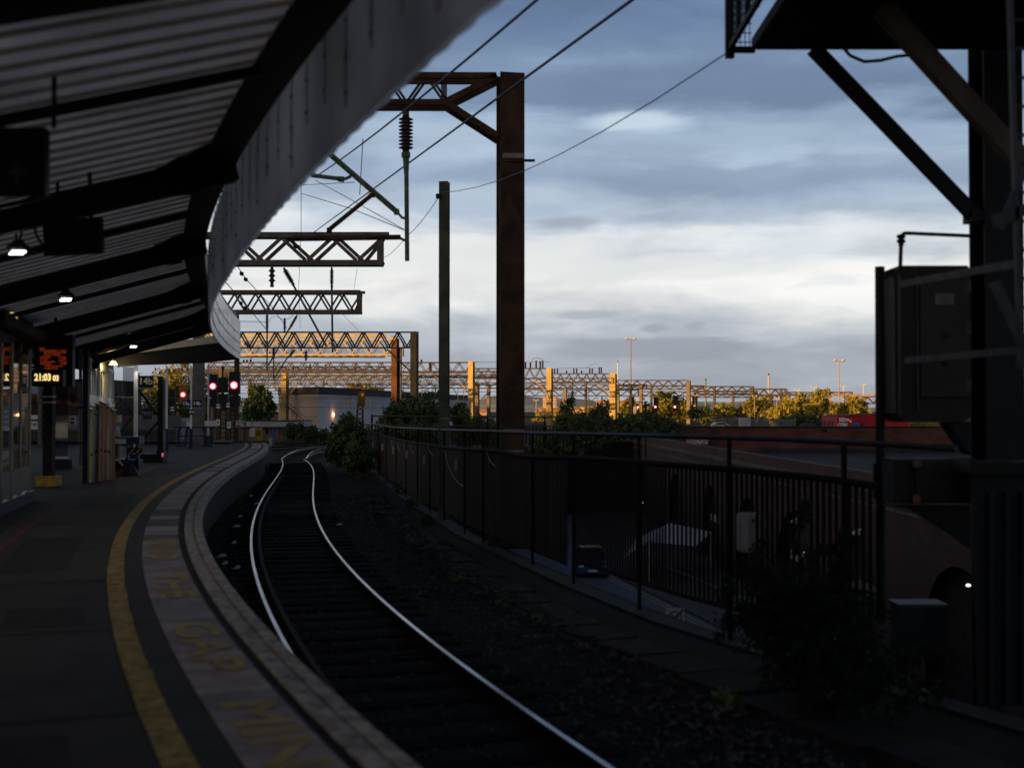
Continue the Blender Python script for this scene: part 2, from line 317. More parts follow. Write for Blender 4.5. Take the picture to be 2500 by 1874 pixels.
# street below
sm = MB()
yl = [G(1500, 1416, ZS), G(1553, 1438, ZS), G(1690, 1508, ZS), G(1830, 1580, ZS), G(1990, 1665, ZS)]
def sx(Y): return float(np.interp(Y, [p.y for p in reversed(yl)], [p.x for p in reversed(yl)]))
YS = [16, 24, 30, 36, 42, 48, 55, 62, 70, 80, 95, 114]
street = MB(); street.add([(-3.0 if Y > 45 else 0.2, Y, ZS) for Y in YS] + [(sx(Y) + .28, Y, ZS) for Y in YS], [(i, i + 1, i + 13, i + 12) for i in range(11)])
struct(street.obj('street', road))
pav = MB(); pav.add([(sx(Y) + .29, Y, ZS + .11) for Y in YS] + [(14.0, Y, ZS + .11) for Y in YS] + [(sx(Y) + .29, Y, ZS - .05) for Y in YS], [(i, i + 1, i + 13, i + 12) for i in range(11)] + [(i, i + 1, i + 25, i + 24) for i in range(11)])
struct(pav.obj('pavement', sett))
lines = MB()
for off in (-.05, -.35):
    lines.add([(sx(Y) + off, Y, ZS + .004) for Y in YS] + [(sx(Y) + off + .10, Y, ZS + .004) for Y in YS], [(i, i + 1, i + 13, i + 12) for i in range(11)])
struct(lines.obj('double_yellow_lines', mat('road_yellow', (.40, .32, .16), .8)))
rl = [G(1400, 1408, ZS), G(1452, 1432, ZS), G(1520, 1466, ZS), G(1600, 1506, ZS)]
struct(MB().add([p + Vector((0, 0, .004)) for p in rl] + [p + Vector((.14, 0, .004)) for p in rl], [(i, i + 1, i + 5, i + 4) for i in range(3)]).obj('red_route_line', mat('road_red', (.30, .07, .07), .8)))

# platform
PY = ys(-12, 65.4, .8)
def strip(mb, Ys, t0, t1, z, mi=0):
    n = len(Ys); mb.add([edge(Y, t0, z) for Y in Ys] + [edge(Y, t1, z) for Y in Ys], [(i, i + 1, n + i + 1, n + i) for i in range(n - 1)], mi); return mb
pf = MB(); n = len(PY)
strip(pf, PY, .32, 15.5, 0, 0); strip(pf, PY, .26, .33, -.012, 1)
pf.add([edge(Y, .20, -.02) for Y in PY] + [edge(Y, .20, -1.3) for Y in PY], [(i, i + 1, n + i + 1, n + i) for i in range(n - 1)], 2)
pf.add([edge(Y, 15.5, 0) for Y in PY] + [edge(Y, 15.5, -1.3) for Y in PY], [(i, i + 1, n + i + 1, n + i) for i in range(n - 1)], 2)
a, b = edge(65.4, .2, 0), edge(65.4, 15.5, 0); pf.poly([a, b, b + Vector((0, 0, -1.3)), a + Vector((0, 0, -1.3))], 2)
struct(pf.obj('platform', [asphalt, darkjoint, brick_dk]))
cp = MB()
cp.sweep([edge(Y, 0, 0) for Y in PY], [(0, -.16), (0, -.02), (-.02, 0), (-.115, .004), (-.12, -.012), (-.135, -.012), (-.14, .004), (-.25, .003), (-.26, -.16)])
struct(cp.obj('platform_coping', coping))
pv = MB()
for i in range(int(78 / .62)):
    Y0 = -11 + i * .62
    if Y0 > 64.6: break
    Ys = [Y0 + .006, Y0 + .31, Y0 + .614]; strip(pv, Ys, .335, .765, .004, (0, 0, 1, 0, 2, 1, 0, 0, 2, 0, 1)[(i * 7 + i // 5) % 11])
struct(pv.obj('platform_paving', [paver, mat('greyer_paving', (.19, .165, .16), .85, 0, col2=(.34, .30, .29), scale=2.2, bump=.2, detail=9), mat('stained_dark_paving', (.08, .066, .06), .85, 0, col2=(.19, .155, .145), scale=2.0, bump=.2, detail=9)]))
yl_ = MB(); Ys = ys(-11, 65, .35)
rr = random.Random(3); ja = [rr.uniform(-.005, .005) for _ in Ys]; jb = [rr.uniform(-.005, .005) for _ in Ys]
k = len(Ys); yl_.add([edge(Y, .955 + j, .005) for Y, j in zip(Ys, ja)] + [edge(Y, 1.115 + j, .005) for Y, j in zip(Ys, jb)], [(i, i + 1, k + i + 1, k + i) for i in range(k - 1)])
struct(yl_.obj('platform_yellow_line', yline))
rd = MB(); strip(rd, ys(8, 60, 1.0), 2.32, 2.40, .004)
struct(rd.obj('platform_red_line', mat('worn_red_line', (.07, .02, .015), .8, col2=(.16, .045, .035), scale=6, detail=9)))
wl = MB(); strip(wl, ys(14, 27.5, 1.0), 3.95, 4.02, .004)
struct(wl.obj('platform_edge_line', mat('worn_pale_line', (.10, .085, .06), .8, scale=6)))
ylet = mat('worn_yellow_lettering', (.33, .22, .09), .85, 0, col2=(.52, .36, .14), scale=5, detail=9)
for w, Yc, L in (('MIND', 15.2, 2.3), ('THE', 12.1, 1.8), ('GAP', 9.1, 2.0), ('MIND', 6.4, 2.0), ('THE', 4.2, 1.6)):
    t = tang(Yc); X = -t; Yv = -normal_in(Yc); c = edge(Yc, .545, .009)
    Mx = Matrix(((X.x, Yv.x, 0, 0), (X.y, Yv.y, 0, 0), (0, 0, 1, 0), (0, 0, 0, 1)))
    n_ = {'MIND': 2.55, 'THE': 1.95, 'GAP': 2.05}[w]
    jb_ = bmesh.new()
    for q_, (sx_, sy_) in enumerate(((0, 0), (.022, 0), (-.022, 0), (0, .014), (0, -.014))):
        o = text(None, w, .42, c + X * sx_ + Yv * sy_ + Vector((0, 0, .0003 * q_)), ylet, Mx, 'platform_lettering', sx=L / (n_ * .40), ext=0); jb_.from_mesh(o.data); om = o.data; bpy.data.objects.remove(o); bpy.data.meshes.remove(om)
    me = bpy.data.meshes.new('platform_lettering'); jb_.to_mesh(me); jb_.free(); me.materials.append(ylet); o = bpy.data.objects.new('platform_lettering', me); COL.objects.link(o); struct(o)

ptc = MB(); rq = random.Random(21)
for Y0, L, t0, t1 in ((5.2, 1.8, 1.5, 2.6), (8.4, 2.6, 2.7, 4.6), (10.2, .9, 1.3, 1.9), (13.5, 3.4, 1.5, 2.2), (17.2, 2.2, 2.6, 4.2), (21.5, 4.0, 1.3, 2.1), (27, 3.0, 2.6, 3.3), (33, 4, 1.4, 2.2)):
    strip(ptc, [Y0, Y0 + L * .33, Y0 + L * .66, Y0 + L], t0, t1, .003)
struct(ptc.obj('platform_patches', mat('darker_tar_patch', (.010, .009, .008), .8, 0, col2=(.022, .019, .017), scale=4, bump=.3, detail=9)))
smm = MB()
for Y0 in (4.6, 7.3, 9.9, 12.6, 15.5, 19, 23, 27.5, 32, 38, 44): strip(smm, [Y0, Y0 + .035], 1.13, 6.0, .0045)
struct(smm.obj('platform_seams', darkjoint))
gm = MB()
for _ in range(260):
    Y0 = 4.4 + 22 * rq.random() ** 1.4; p = edge(Y0, rq.uniform(1.15, 4.5), .0055); r0 = rq.uniform(.008, .022)
    gm.poly([p + Vector((math.cos(a_) * r0 * rq.uniform(.7, 1.2), math.sin(a_) * r0 * rq.uniform(.7, 1.2), 0)) for a_ in (0, 1, 2, 3.1, 4.2, 5.3)])
o = gm.obj('gum_spots', mat('grey_gum', (.07, .066, .06), .8, 0, var=.3)); struct(o)
# track
def rail_pts(p, z, Ya, Yb, st=.8): return [Vector((float(np.polyval(p, Y)), Y, z)) for Y in ys(Ya, Yb, st)]
trk = bpy.data.objects.new('railway_track', None); COL.objects.link(trk); trk['kind'] = 'structure'
RP = [(-.022, .001), (.022, .001), (.036, -.006), (.037, -.035), (.010, -.05), (.010, -.13), (.065, -.155), (-.065, -.155), (-.010, -.13), (-.010, -.05), (-.037, -.035), (-.036, -.006)]
RM = [1] + [0] * 11
for p in (PL, PR): MB().sweep(rail_pts(p, -.915, -10, 68), RP, RM).obj('rail', [rail_rust, steel_top], trk)
MB().sweep([Vector((q.x + .16, q.y, q.z)) for q in rail_pts(PL, -.90, -4, 52)], [(-.03, 0), (.03, 0), (.03, -.14), (-.03, -.14)]).obj('check_rail', rail_rust, trk)
slp = MB(); Y = -8
while Y < 66:
    a = Vector((float(np.polyval(PL, Y)), Y, 0)); b = Vector((float(np.polyval(PR, Y)), Y, 0)); m_ = (a + b) / 2; t = tang(Y); rz = math.atan2(t.y, t.x) - math.pi / 2
    slp.box((m_.x, m_.y, ZG + .045 + random.uniform(-.01, .01)), (2.55, .25, .16), rz + random.uniform(-.02, .02)); Y += .68
so = slp.obj('sleepers', mat('tarred_timber', (.009, .0082, .0075), .95, 0, var=.5, scale=8, spec=.03), trk); so['kind'] = 'stuff'
# turnout and crossing tracks at the platform end, curving away to the right
def px_rail(pts, z=-.915, name='rail'):
    q = [G(x, y, z) for x, y in pts]; MB().sweep(q, RP, RM).obj(name, [rail_rust, steel_top], trk2)
trk2 = bpy.data.objects.new('crossing_track', None); COL.objects.link(trk2); trk2['kind'] = 'structure'
px_rail([(688, 1118.5), (700, 1110), (720, 1102), (745, 1097), (780, 1092), (830, 1088)])
px_rail([(690, 1118), (706, 1106), (728, 1096.5), (760, 1091.5), (800, 1088.5), (840, 1086)])
px_rail([(747, 1119), (752, 1110), (764, 1101), (785, 1095), (815, 1091)])
px_rail([(747.5, 1119), (754, 1112.5), (768, 1106), (790, 1100.5), (820, 1096)])
px_rail([(664, 1096), (740, 1090.5), (810, 1087)])
px_rail([(664, 1088.5), (740, 1086), (820, 1084)])
px_rail([(664, 1081.5), (740, 1081), (820, 1080)])
# ballast bed with loose stones
bb = MB(); Ys = ys(-10, 66, 1.0); k = len(Ys)
prof = [(-1.75, .02), (-.9, .10), (.75, .11), (2.3, .09), (3.4, .02)]
vsb = []
for Y in Ys:
    c = (np.polyval(PL, Y) + np.polyval(PR, Y)) / 2
    for l, h in prof: vsb.append((c + l, Y, ZG + h + random.uniform(-.012, .012)))
m_ = len(prof); bb.add(vsb, [(i * m_ + j, (i + 1) * m_ + j, (i + 1) * m_ + j + 1, i * m_ + j + 1) for i in range(k - 1) for j in range(m_ - 1)])
struct(bb.obj('ballast_bed', ballast, smooth=True))
stn = MB(); rs = random.Random(11)
def stone(mb, c, r, rnd):
    vs = [Vector(p) * r * rnd.uniform(.7, 1.25) for p in ((1, 0, -.3), (-.4, .9, -.3), (-.5, -.8, -.3), (.5, .6, .5), (-.7, 0, .45), (.4, -.6, .55))]
    M = Matrix.Rotation(rnd.uniform(0, 6.3), 3, 'Z') @ Matrix.Rotation(rnd.uniform(-.8, .8), 3, 'X'); vs = [M @ v + c for v in vs]
    mb.add(vs, [(0, 3, 1), (1, 3, 4), (1, 4, 2), (2, 4, 5), (2, 5, 0), (0, 5, 3), (3, 5, 4), (0, 1, 2)])
for _ in range(7500):
    Y = 8.5 + 33 * rs.random() ** 1.5; c = (np.polyval(PL, Y) + np.polyval(PR, Y)) / 2; l = rs.choice((rs.uniform(1.0, 3.0), rs.uniform(1.0, 3.0), rs.uniform(-1.7, -1.0), rs.uniform(-.6, .7)))
    stone(stn, Vector((c + l, Y, ZG + .10)), rs.uniform(.02, .045), rs)
o = stn.obj('ballast_stones', mat('ballast_stone', (.012, .011, .010), .9, 0, col2=(.10, .09, .08), scale=3, spec=.12)); o['kind'] = 'stuff'
tag(o, 'loose dark ballast stones spread beside and between the curving rails', 'ballast')
# concrete trough lids / walkway slabs between the track and the fence
ct = MB(); Y = 9.0
while Y < 40:
    c = (fen(Y).x * .62 + np.polyval(PR, Y) * .38); d_ = fen(Y + .5) - fen(Y - .5); rz = math.atan2(d_.y, d_.x) - math.pi / 2
    ct.box((c + random.uniform(-.04, .04), Y, ZG + .03 + random.uniform(-.02, .02)), (.62, .93, .1), rz + random.uniform(-.03, .03)); Y += .96
struct(ct.obj('cable_trough_slabs', slabc))
kb = MB(); kb.sweep([fen(Y, ZG, -.05) for Y in ys(6, 59, 1.2)], [(-.16, -.05), (-.16, .025), (.16, .025), (.16, -.05)])
struct(kb.obj('parapet_kerb', slabc))

# ------------------------------------------------------------------ added unseen blocks, shaped to throw shade over the near scene (west of the camera)
def shade_block(s, u0, u1, depth, z1, name, label):
    D = Vector((.82, .57, 0)).normalized(); U2 = Vector((.57, -.82, 0)).normalized()
    root = thing(name, label, 'building', tuple(D * s + U2 * ((u0 + u1) / 2)))
    b = [D * s + U2 * u0, D * s + U2 * u1, D * (s - depth) + U2 * u1, D * (s - depth) + U2 * u0]
    MB().prism([p + Vector((0, 0, -1)) for p in b], (0, 0, z1 + 1)).obj('wall', brick_dk, root)
    MB().prism([p + Vector((0, 0, z1)) for p in b], (0, 0, .4)).obj('roof', dsteel, root)
shade_block(-240, -420, -180, 30, 34, 'unseen_shade_mass', 'long low added shade block out of sight to the left of the platforms')
shade_block(-240, -179, -146, 30, 37.5, 'unseen_shade_mass', 'taller middle added shade block out of sight to the left')
shade_block(-240, -145, -109, 30, 34, 'unseen_shade_mass', 'lower right hand added shade block out of sight to the left')
shade_block(-200, -109, 190, 30, 50, 'unseen_tall_shade_mass', 'tall added shade block out of sight behind the camera end of the platform')

# ------------------------------------------------------------------ platform canopy
fasc = sheet_mat('glossy_translucent_sheet', (.90, .88, .88), (.92, .92, .94), .07, .46, .012, .6)
fasin = mat('weathered_metal_lining', (.15, .14, .145), .55, .3, 0, col2=(.30, .28, .28), scale=1.4, bump=.1)
pan = sheet_mat('translucent_roof_sheet', (.44, .42, .41), (.7, .7, .75), .2, .16, .06, 1.2)
ribm = sheet_mat('stained_roof_rib', (.20, .155, .115), (.4, .36, .33), .4, .08, .1, 3.0)
can = thing('platform_canopy', 'long corrugated platform canopy with deep wavy bright metal valance along the curving edge', 'canopy', (-6, 14, 3))
ZE, SL, YEND = 4.05, .29, 35.6
def zr(t): return ZE - SL * t
# roof sheet: pans and ribs across the roof
rs_ = MB(); lw = MB(); Y = -6.0; TT = 3.55
while Y < 33.0:
    n_ = math.sqrt(1 + np.polyval(np.polyder(PE), Y) ** 2); st = .333 / n_
    sec = [(0, 0), (.232, 0), (.242, -.017), (.258, -.017), (.266, -.005), (.288, -.005), (.296, -.017), (.312, -.017), (.333, 0)]
    pts = []
    for (ds, h) in sec:
        yy = Y + ds / n_; pts.append((edge(yy, .28, zr(.28) + h), edge(yy, TT, zr(TT) + h), edge(yy, 9.0, zr(TT) + .05 * (9.0 - TT) + h)))
    for i in range(len(sec) - 1):
        a, b = pts[i], pts[i + 1]
        rs_.add([a[0], a[1], b[1], b[0]], [(0, 1, 2, 3)], 0 if i == 0 else 1)
        lw.add([a[1], a[2], b[2], b[1]], [(0, 1, 2, 3)])
    Y += st
rs_.obj('roof_sheet', [pan, ribm], can); lw.obj('inner_roof_sheet', dsteel, can)
# valance: corrugated outer sheet, lining with straps and bolts inside
ZB, ZT = 3.06, 4.12
def zb(Y): return ZB + .27 * min(1, max(0, (14 - Y) / 8.5))
fo = MB(); Ys = ys(-6, YEND, .05); k = len(Ys); zz = [0, .33, .66, 1]
rw = random.Random(5); wob = [[rw.uniform(-.006, .006) for _ in zz] for _ in Ys]
fo.add([edge(Y, -.115 + .006 * math.sin(i * math.pi / 3), zb(Y) + (ZT - zb(Y)) * z) for i, Y in enumerate(Ys) for j, z in enumerate(zz)],
       [(i * 4 + j, i * 4 + 4 + j, i * 4 + 5 + j, i * 4 + 1 + j) for i in range(k - 1) for j in range(3)])
fo.obj('valance_sheet', fasc, can, smooth=True)
fi = MB(); Ys = ys(-6, YEND, .05); k = len(Ys)
fi.add([edge(Y, -.085 + .006 * math.sin(i * math.pi / 3), z) for i, Y in enumerate(Ys) for z in (zb(Y) + .012, ZT - .01)], [(i * 2, i * 2 + 2, i * 2 + 3, i * 2 + 1) for i in range(k - 1)])
fi.obj('valance_lining', sheet_mat('valance_lining', (.84, .78, .74), (.6, .6, .6), .5, .08, .02, .8), can, smooth=True)
strapm = sheet_mat('tan_strap', (.92, .82, .74), (.5, .48, .46), .5, .06, .02, 3.0); blt = MB(); Y = -4.0; i = 0
while Y < YEND - .3:
    z0 = zb(Y) + (.34 if i % 3 else .16)
    MB().bar(edge(Y, -.07, z0), edge(Y, -.07, ZT), .055, .004, up=normal_in(Y)).obj('valance_strap', strapm, can)
    for z in (z0 + .08, z0 + .3, z0 + .52): blt.tube(edge(Y, -.078, z), edge(Y, -.06, z), .009, 6)
    for z in (zb(Y) + .15, zb(Y) + .42, zb(Y) + .66): blt.tube(edge(Y + .15, -.125, z), edge(Y + .15, -.15, z), .014, 6)
    Y += .55; i += 1
bo_ = blt.obj('bolts', dsteel, can); bo_['kind'] = 'stuff'
gt = MB(); gt.sweep([edge(Y, .12, 0) for Y in ys(-6, YEND, .7)], [(-.17, 3.97), (.13, 3.93), (.16, 4.3), (-.17, 4.3)])
gt.obj('gutter', dsteel, can)
vb = MB(); vb.sweep([edge(Y, TT, 0) for Y in ys(-6, YEND, .8)], [(-.14, zr(TT) - .36), (.14, zr(TT) - .36), (.14, zr(TT) + .02), (-.14, zr(TT) + .02)])
vb.obj('valley_beam', dsteel, can)
for Y in (-.2, 6.0, 12.0, 17.6, 24.0, 29.9, 33.1):
    rf = MB(); ni = normal_in(Y)
    a, b = edge(Y, -.02, zr(0) - .15), edge(Y, TT, zr(TT) - .15)
    rf.bar(a, b, .06, .2); rf.bar(a + Vector((0, 0, -.11)), b + Vector((0, 0, -.11)), .14, .025); rf.bar(a + Vector((0, 0, .13)), b + Vector((0, 0, .13)), .17, .03)
    rf.bar(b, edge(Y, 9, zr(TT) + .05 * (9 - TT) - .15), .12, .28)
    t = tang(Y) * .05
    rf.prism([edge(Y, .30, ZE - .40) - t, edge(Y, .95, zr(.95) - .22) - t, edge(Y, .30, ZE + .1) - t], tang(Y) * .10)
    for sg in (-1, 1):   # plates bracing the rafter to the gutter
        rf.prism([edge(Y, .24, ZE - .3), edge(Y, .24, ZE + .05), edge(Y, .95, zr(.95)), ], tang(Y) * .03 * sg)
        rf.prism([edge(Y, .30, ZE - .02), edge(Y + sg * .95, .30, ZE - .02), edge(Y, .75, zr(.75) - .03)], (0, 0, .03))
    rf.obj('rafter', dsteel, can)
for Y in (3.0, 8.6, 14.8, 20.8, 27.0):
    MB().bar(edge(Y, .25, zr(.25) - .08), edge(Y, TT, zr(TT) - .08), .06, .07).obj('purlin', dsteel, can)
for Y in (4.0, 16.5, 28.4):
    c = MB(); p = edge(Y, TT, 0); c.bar(p, p + Vector((0, 0, 2.75)), .2, .2); c.bar(p, p + Vector((0, 0, .12)), .34, .34)
    co = c.obj('column', dsteel, can)
    if Y > 20:
        q = P(177, 1000, p.y - .16)
        MB().box((p.x, p.y, .11), (.42, .42, .22)).obj('base_guard', yellow, can)
        for z in (1.62 + .31, 1.62 + .19): MB().box((p.x, p.y, z), (.215, .215, .035)).obj('band', cream, can)
# end of the canopy: pale soffit strip over a dark end panel
ni = normal_in(35.5)
def ep(t, z, dY=0): return edge(35.62, t, z) + tang(35.6) * dY
MB().prism([ep(-.1, ZB), ep(-.1, 3.78), ep(5.5, 3.05), ep(5.5, 2.78), ep(1.0, 2.94)], tang(35.6) * .06).obj('end_panel', dsteel, can)
MB().prism([ep(.15, 3.78, -.02), ep(.15, 3.56, -.02), ep(5.5, 2.83, -.02), ep(5.5, 2.90, -.02)], tang(35.6) * -.04).obj('pale_board', mat('soffit_board', (.55, .50, .44), .7, var=.1), can)

# lamps and screens hung below the canopy
ledm = mat('lamp_leds', (1.0, .93, .95), emit=7)
def hang_lamp(px, py, Y, label, zt, k=.72):
    c = P(px, py, Y); root = thing('canopy_lamp', label, 'lamp', tuple(c), 'lamps under the canopy')
    MB().lathe(c + Vector((0, 0, .055 * k)), c + Vector((0, 0, .20 * k)), [(0, .12 * k), (.25, .165 * k), (.5, .135 * k), (.75, .085 * k), (1, .07 * k)], 12).obj('housing', dsteel, root)
    hb = MB()
    for sx_ in (-.02, .02): hb.path([c + Vector((sx_ * k, 0, .2 * k)), c + Vector((sx_ * 2.4, 0, .32)), c + Vector((0, 0, zt - c.z))], .012)
    hb.obj('hanger', dsteel, root)
    M = Matrix.Rotation(R(24), 3, 'X'); l = MB()
    for ix in range(6):
        for iy in range(4): l.box(c + M @ Vector(((ix - 2.5) * .032 * k, ((iy - 1.5) * .032 - .02) * k, .035 * k)), (.022 * k, .022 * k, .012 * k), M=M)
    l.obj('leds', ledm, root)
    li = bpy.data.lights.new('lamp_light', 'SPOT'); li.energy = 9; li.spot_size = R(120); li.color = (1, .93, .9); li.shadow_soft_size = .08
    lo = bpy.data.objects.new('lamp_light', li); COL.objects.link(lo); lo.location = c + Vector((0, 0, -.02)); lo.parent = root; lo.matrix_parent_inverse = Matrix.Translation(c).inverted()
hang_lamp(45, 622, 12.5, 'nearest round canopy lamp with bright white leds, left of the dark screen', 3.55)
hang_lamp(162, 735, 17.0, 'round canopy lamp with bright white leds, below and right of the dark screen', 3.5)
hang_lamp(327, 848, 31.0, 'small distant canopy lamp seen almost edge on near the canopy end', 3.5)
hang_lamp(343, 890, 38.0, 'tiny far white lamp beside the white shelter frame', 3.2)
# back of a screen with two hangers and a cable
c = P(180, 578, 11.0); root = thing('display_screen', 'black back of a flat display screen hung from two rods under the canopy', 'screen', tuple(c))
M = Matrix.Rotation(R(-3), 3, 'Y'); MB().box(c, (.50, .08, .31), M=M).obj('casing', dsteel, root)
for dx in (-.13, .15): MB().tube(c + Vector((dx, 0, .14)), c + Vector((dx - .02, 0, .62)), .018).obj('hanger', dsteel, root)
MB().path([c + Vector((-.24, 0, -.1))] + [c + Vector((-.25 - .09 * math.sin(i * .5), 0, -.1 + i * .065)) for i in range(7)], .012).obj('cable', dsteel, root)
c = P(48, 397, 7.5); root = thing('hanging_sign', 'black hanging sign with a faint upward arrow at the left edge of the photo', 'sign', tuple(c))
MB().box(c, (.33, .07, .40)).obj('panel', blacks, root)
for dx in (-.2, .2): MB().tube(c + Vector((dx, 0, .2)), c + Vector((dx, 0, .75)), .015).obj('hanger', dsteel, root)
a = c + Vector((0, -.04, -.07)); dim = mat('faint_arrow', (.10, .085, .07), .6)
MB().box(a + Vector((0, 0, -.02)), (.02, .008, .09)).bar(a + Vector((-.045, 0, -.01)), a + Vector((0, 0, .035)), .02, .008, up=(0, 1, 0)).bar(a + Vector((.045, 0, -.01)), a + Vector((0, 0, .035)), .02, .008, up=(0, 1, 0)).obj('arrow', dim, root)
# departure board and clock
ledo = mat('orange_leds', (1.0, .10, .02), emit=.30); ledy = mat('clock_leds', (1.0, .74, .28), emit=.75)
BY = 22.0; c = P(131, 880, BY); root = thing('departure_board', 'black departure board showing lines of orange train times', 'screen', tuple(c))
k_ = BY / FPX
MB().box(c + Vector((-.01, .08, .0)), (94 * k_, .14, 126 * k_)).obj('casing', blacks, root)
MB().tube(c + Vector((0, .08, .44)), c + Vector((0, .08, .75)), .03).obj('hanger', dsteel, root)
rows = [(850, [(96, 'Services')]), (855.5, [(97, '21:07'), (107, 'Birmingham New St'), (142, '6'), (148, 'On time')]), (860.5, [(107, 'Board this train & change at WVH')]), (866, [(107, 'for service to Shrewsbury')]),
        (871.5, [(97.5, '21:10'), (107.5, 'Wilmslow'), (142, '13'), (148.5, 'On time')]), (877, [(97.5, '21:15'), (107.5, 'York'), (143, '5'), (148.5, 'On time')]), (882.5, [(98, '21:15'), (108, 'Blackpool North'), (142, '14'), (149, 'On time')]),
        (888, [(98, '21:30'), (108, 'Shrewsbury'), (147, 'Cancelled')]), (893.5, [(109, 'Passengers board next train')]), (899, [(109, '& change for Crewe')]), (904, [(98.5, 'Page 2 of 4'), (138, '21:03:03')])]
for y, its in rows:
    for x, s_ in its: text(root, s_, 4.3 * k_, P(x, y, BY - .0), ledo, name='lettering', align='LEFT', sx=.9, ext=.0005)
BY = 21.7; k_ = BY / FPX; c = P(115, 922, BY); root = thing('station_clock', 'black digital clock reading 21:03 03 in glowing yellow figures', 'clock', tuple(c))
MB().box(c + Vector((0, .09, 0)), (76 * k_, .16, 40 * k_)).obj('casing', blacks, root)
text(root, '21:03', 23 * k_, P(84, 921.5, BY), ledy, align='LEFT', bold=.006, sx=.80); text(root, '03', 18.5 * k_, P(129, 923.5, BY), ledy, align='LEFT', bold=.005, sx=.80)

# ------------------------------------------------------------------ overhead line structures
def hmast(root, px, wpx, ytop, Y, m, yaw=0.0, zb=ZG, dep=None, name='mast'):
    p = P(px, ytop, Y); w = wpx * Y / FPX; dp = dep or w * .9; b = MB()
    Mx = Matrix.Rotation(yaw, 3, 'Z'); ft = max(.03, w * .07); h = p.z - zb; zc = (p.z + zb) / 2
    for sgn in (-1, 1): b.box(Vector((p.x, p.y, zc)) + Mx @ Vector((0, sgn * (dp / 2 - ft / 2), 0)), (w, ft, h), M=Mx)
    b.box((p.x, p.y, zc), (ft, dp - 2 * ft - .004, h), M=Mx)
    return b.obj(name, m, root)
def boom(root, Y, xa, xb, yt, yb, m, dep=1.1, pitch=2.0, ch=.12, br=.08, m2=None, end=True):
    a, b = P(xa, yt, Y), P(xb, yb, Y); zt, zb = a.z, b.z; x0, x1 = a.x, b.x
    c = MB()
    for z in (zt - ch / 2, zb + ch / 2):
        for y in (Y, Y + dep): c.box(((x0 + x1) / 2, y, z), (x1 - x0, ch * .8, ch))
    n = max(2, int(round((x1 - x0) / pitch))); st = (x1 - x0) / n
    for i in range(n + 1):
        x = x0 + i * st
        for z in (zt - ch * .5, zb + ch * .5): c.box((x, Y + dep / 2, z), (br * .7, dep - ch * .8, br * .6))
    c.obj('boom', m, root)
    for y, o_ in ((Y, 0), (Y + dep, st * .12)):
        g = MB()
        for i in range(n):
            x = x0 + i * st + o_; xm, xe = x + st / 2, x + st
            if xe > x1 + .01: xe = x1
            g.bar((x, y, zt - ch), (min(xm, x1) - .05, y, zb + ch), br, br * .6, up=(0, 1, 0)); g.bar((xm + .05, y, zb + ch), (xe, y, zt - ch), br, br * .6, up=(0, 1, 0))
        if end: g.box((x1 - ch / 2, y, (zt + zb) / 2), (ch, ch * .7, zt - zb - 2 * ch - .004))
        g.obj('bracing', m2 or m, root)
    return x0, x1, zt, zb
INS = 'insulators on the overhead line'
def insulator(p, q, r, n, label, m=None, cap=True):
    p, q = Vector(p), Vector(q); root = thing('insulator', label, 'insulator', tuple(p), INS)
    pr = [(0, r * .45)]
    for i in range(n):
        t = .06 + .88 * i / n; dt = .88 / n
        pr += [(t, r * .55), (t + dt * .30, r), (t + dt * .45, r), (t + dt * .6, r * .55)]
    pr += [(1, r * .45)]
    MB().lathe(p, q, pr, 10).obj('sheds', m or porc, root, smooth=False)
    if cap: MB().tube(p, p + (p - q) * .12, r * .45).obj('end_fitting', greenp, root); MB().tube(q, q + (q - p) * .14, r * .6).obj('end_fitting', greenp, root)
    return root

# nearest portal
Y1 = 26.7
g1 = thing('overhead_line_portal', 'nearest rusty overhead line portal with tall brown mast and knee brace beside the fence', 'gantry', (0, Y1, ZG), 'overhead line gantries')
hmast(g1, 1246, 60, 183, Y1, rust, R(12), zb=-1.0, dep=.44)
b = MB(); base = P(1247, 1300, Y1); b.box((base.x, Y1, -.95), (.9, .9, .5)); b.obj('footing', slabc, g1)
hmast(g1, -500, 60, 183, Y1 + 4, rust, 0, zb=0)
kb = MB()
for yy, ys_ in ((Y1 - .3, (180, 248)), (Y1 + .45, (194, 262))):
    l = P(-480, ys_[0], yy); r_ = P(1212, ys_[0] + 5, yy); kb.bar(l, r_, .10, .12)
    l = P(-480, ys_[1], yy); r_ = P(1094, ys_[1] + 2, yy); kb.bar(l, r_, .09, .12)
    kb.bar(P(1214, ys_[0] + 6, yy), P(1094, ys_[1] - 2, yy), .10, .13)
    kb.bar(P(1092, ys_[1] + 4, yy), P(1216, ys_[1] + 84, yy), .10, .12)
kb.obj('boom', rust, g1)
bz = MB()
for yy, o_ in ((Y1 - .3, 0), (Y1 + .45, 10)):
    x = 1085
    for i in range(16): bz.bar(P(x + o_, 252, yy), P(x - 42 + o_, 190, yy), .05, .04, up=(0, 1, 0)); bz.bar(P(x - 50 + o_, 190, yy), P(x - 94 + o_, 252, yy), .05, .04, up=(0, 1, 0)); x -= 100
for i in range(3): bz.tube(P(1079 + i * 5, 190, Y1 + .1), P(1079 + i * 5, 250, Y1 + .1), .02)
for i in range(8):
    x = 1096 + i * 14; bz.bar(P(x, 262 + i * 9.3, Y1 - .3), P(x + 10, 276 + i * 9.3, Y1 + .45), .04, .03)
bz.obj('bracing', rust, g1)
pl_ = MB().box(P(1252, 380, Y1 - .25), (.46, .02, .10)).obj('number_plate', mat('faded_plate', (.24, .2, .17), .7), g1)
MB().box(P(1262, 392, Y1 - .24), (.75, .05, .05)).obj('bracket', rust, g1)
rv = MB()
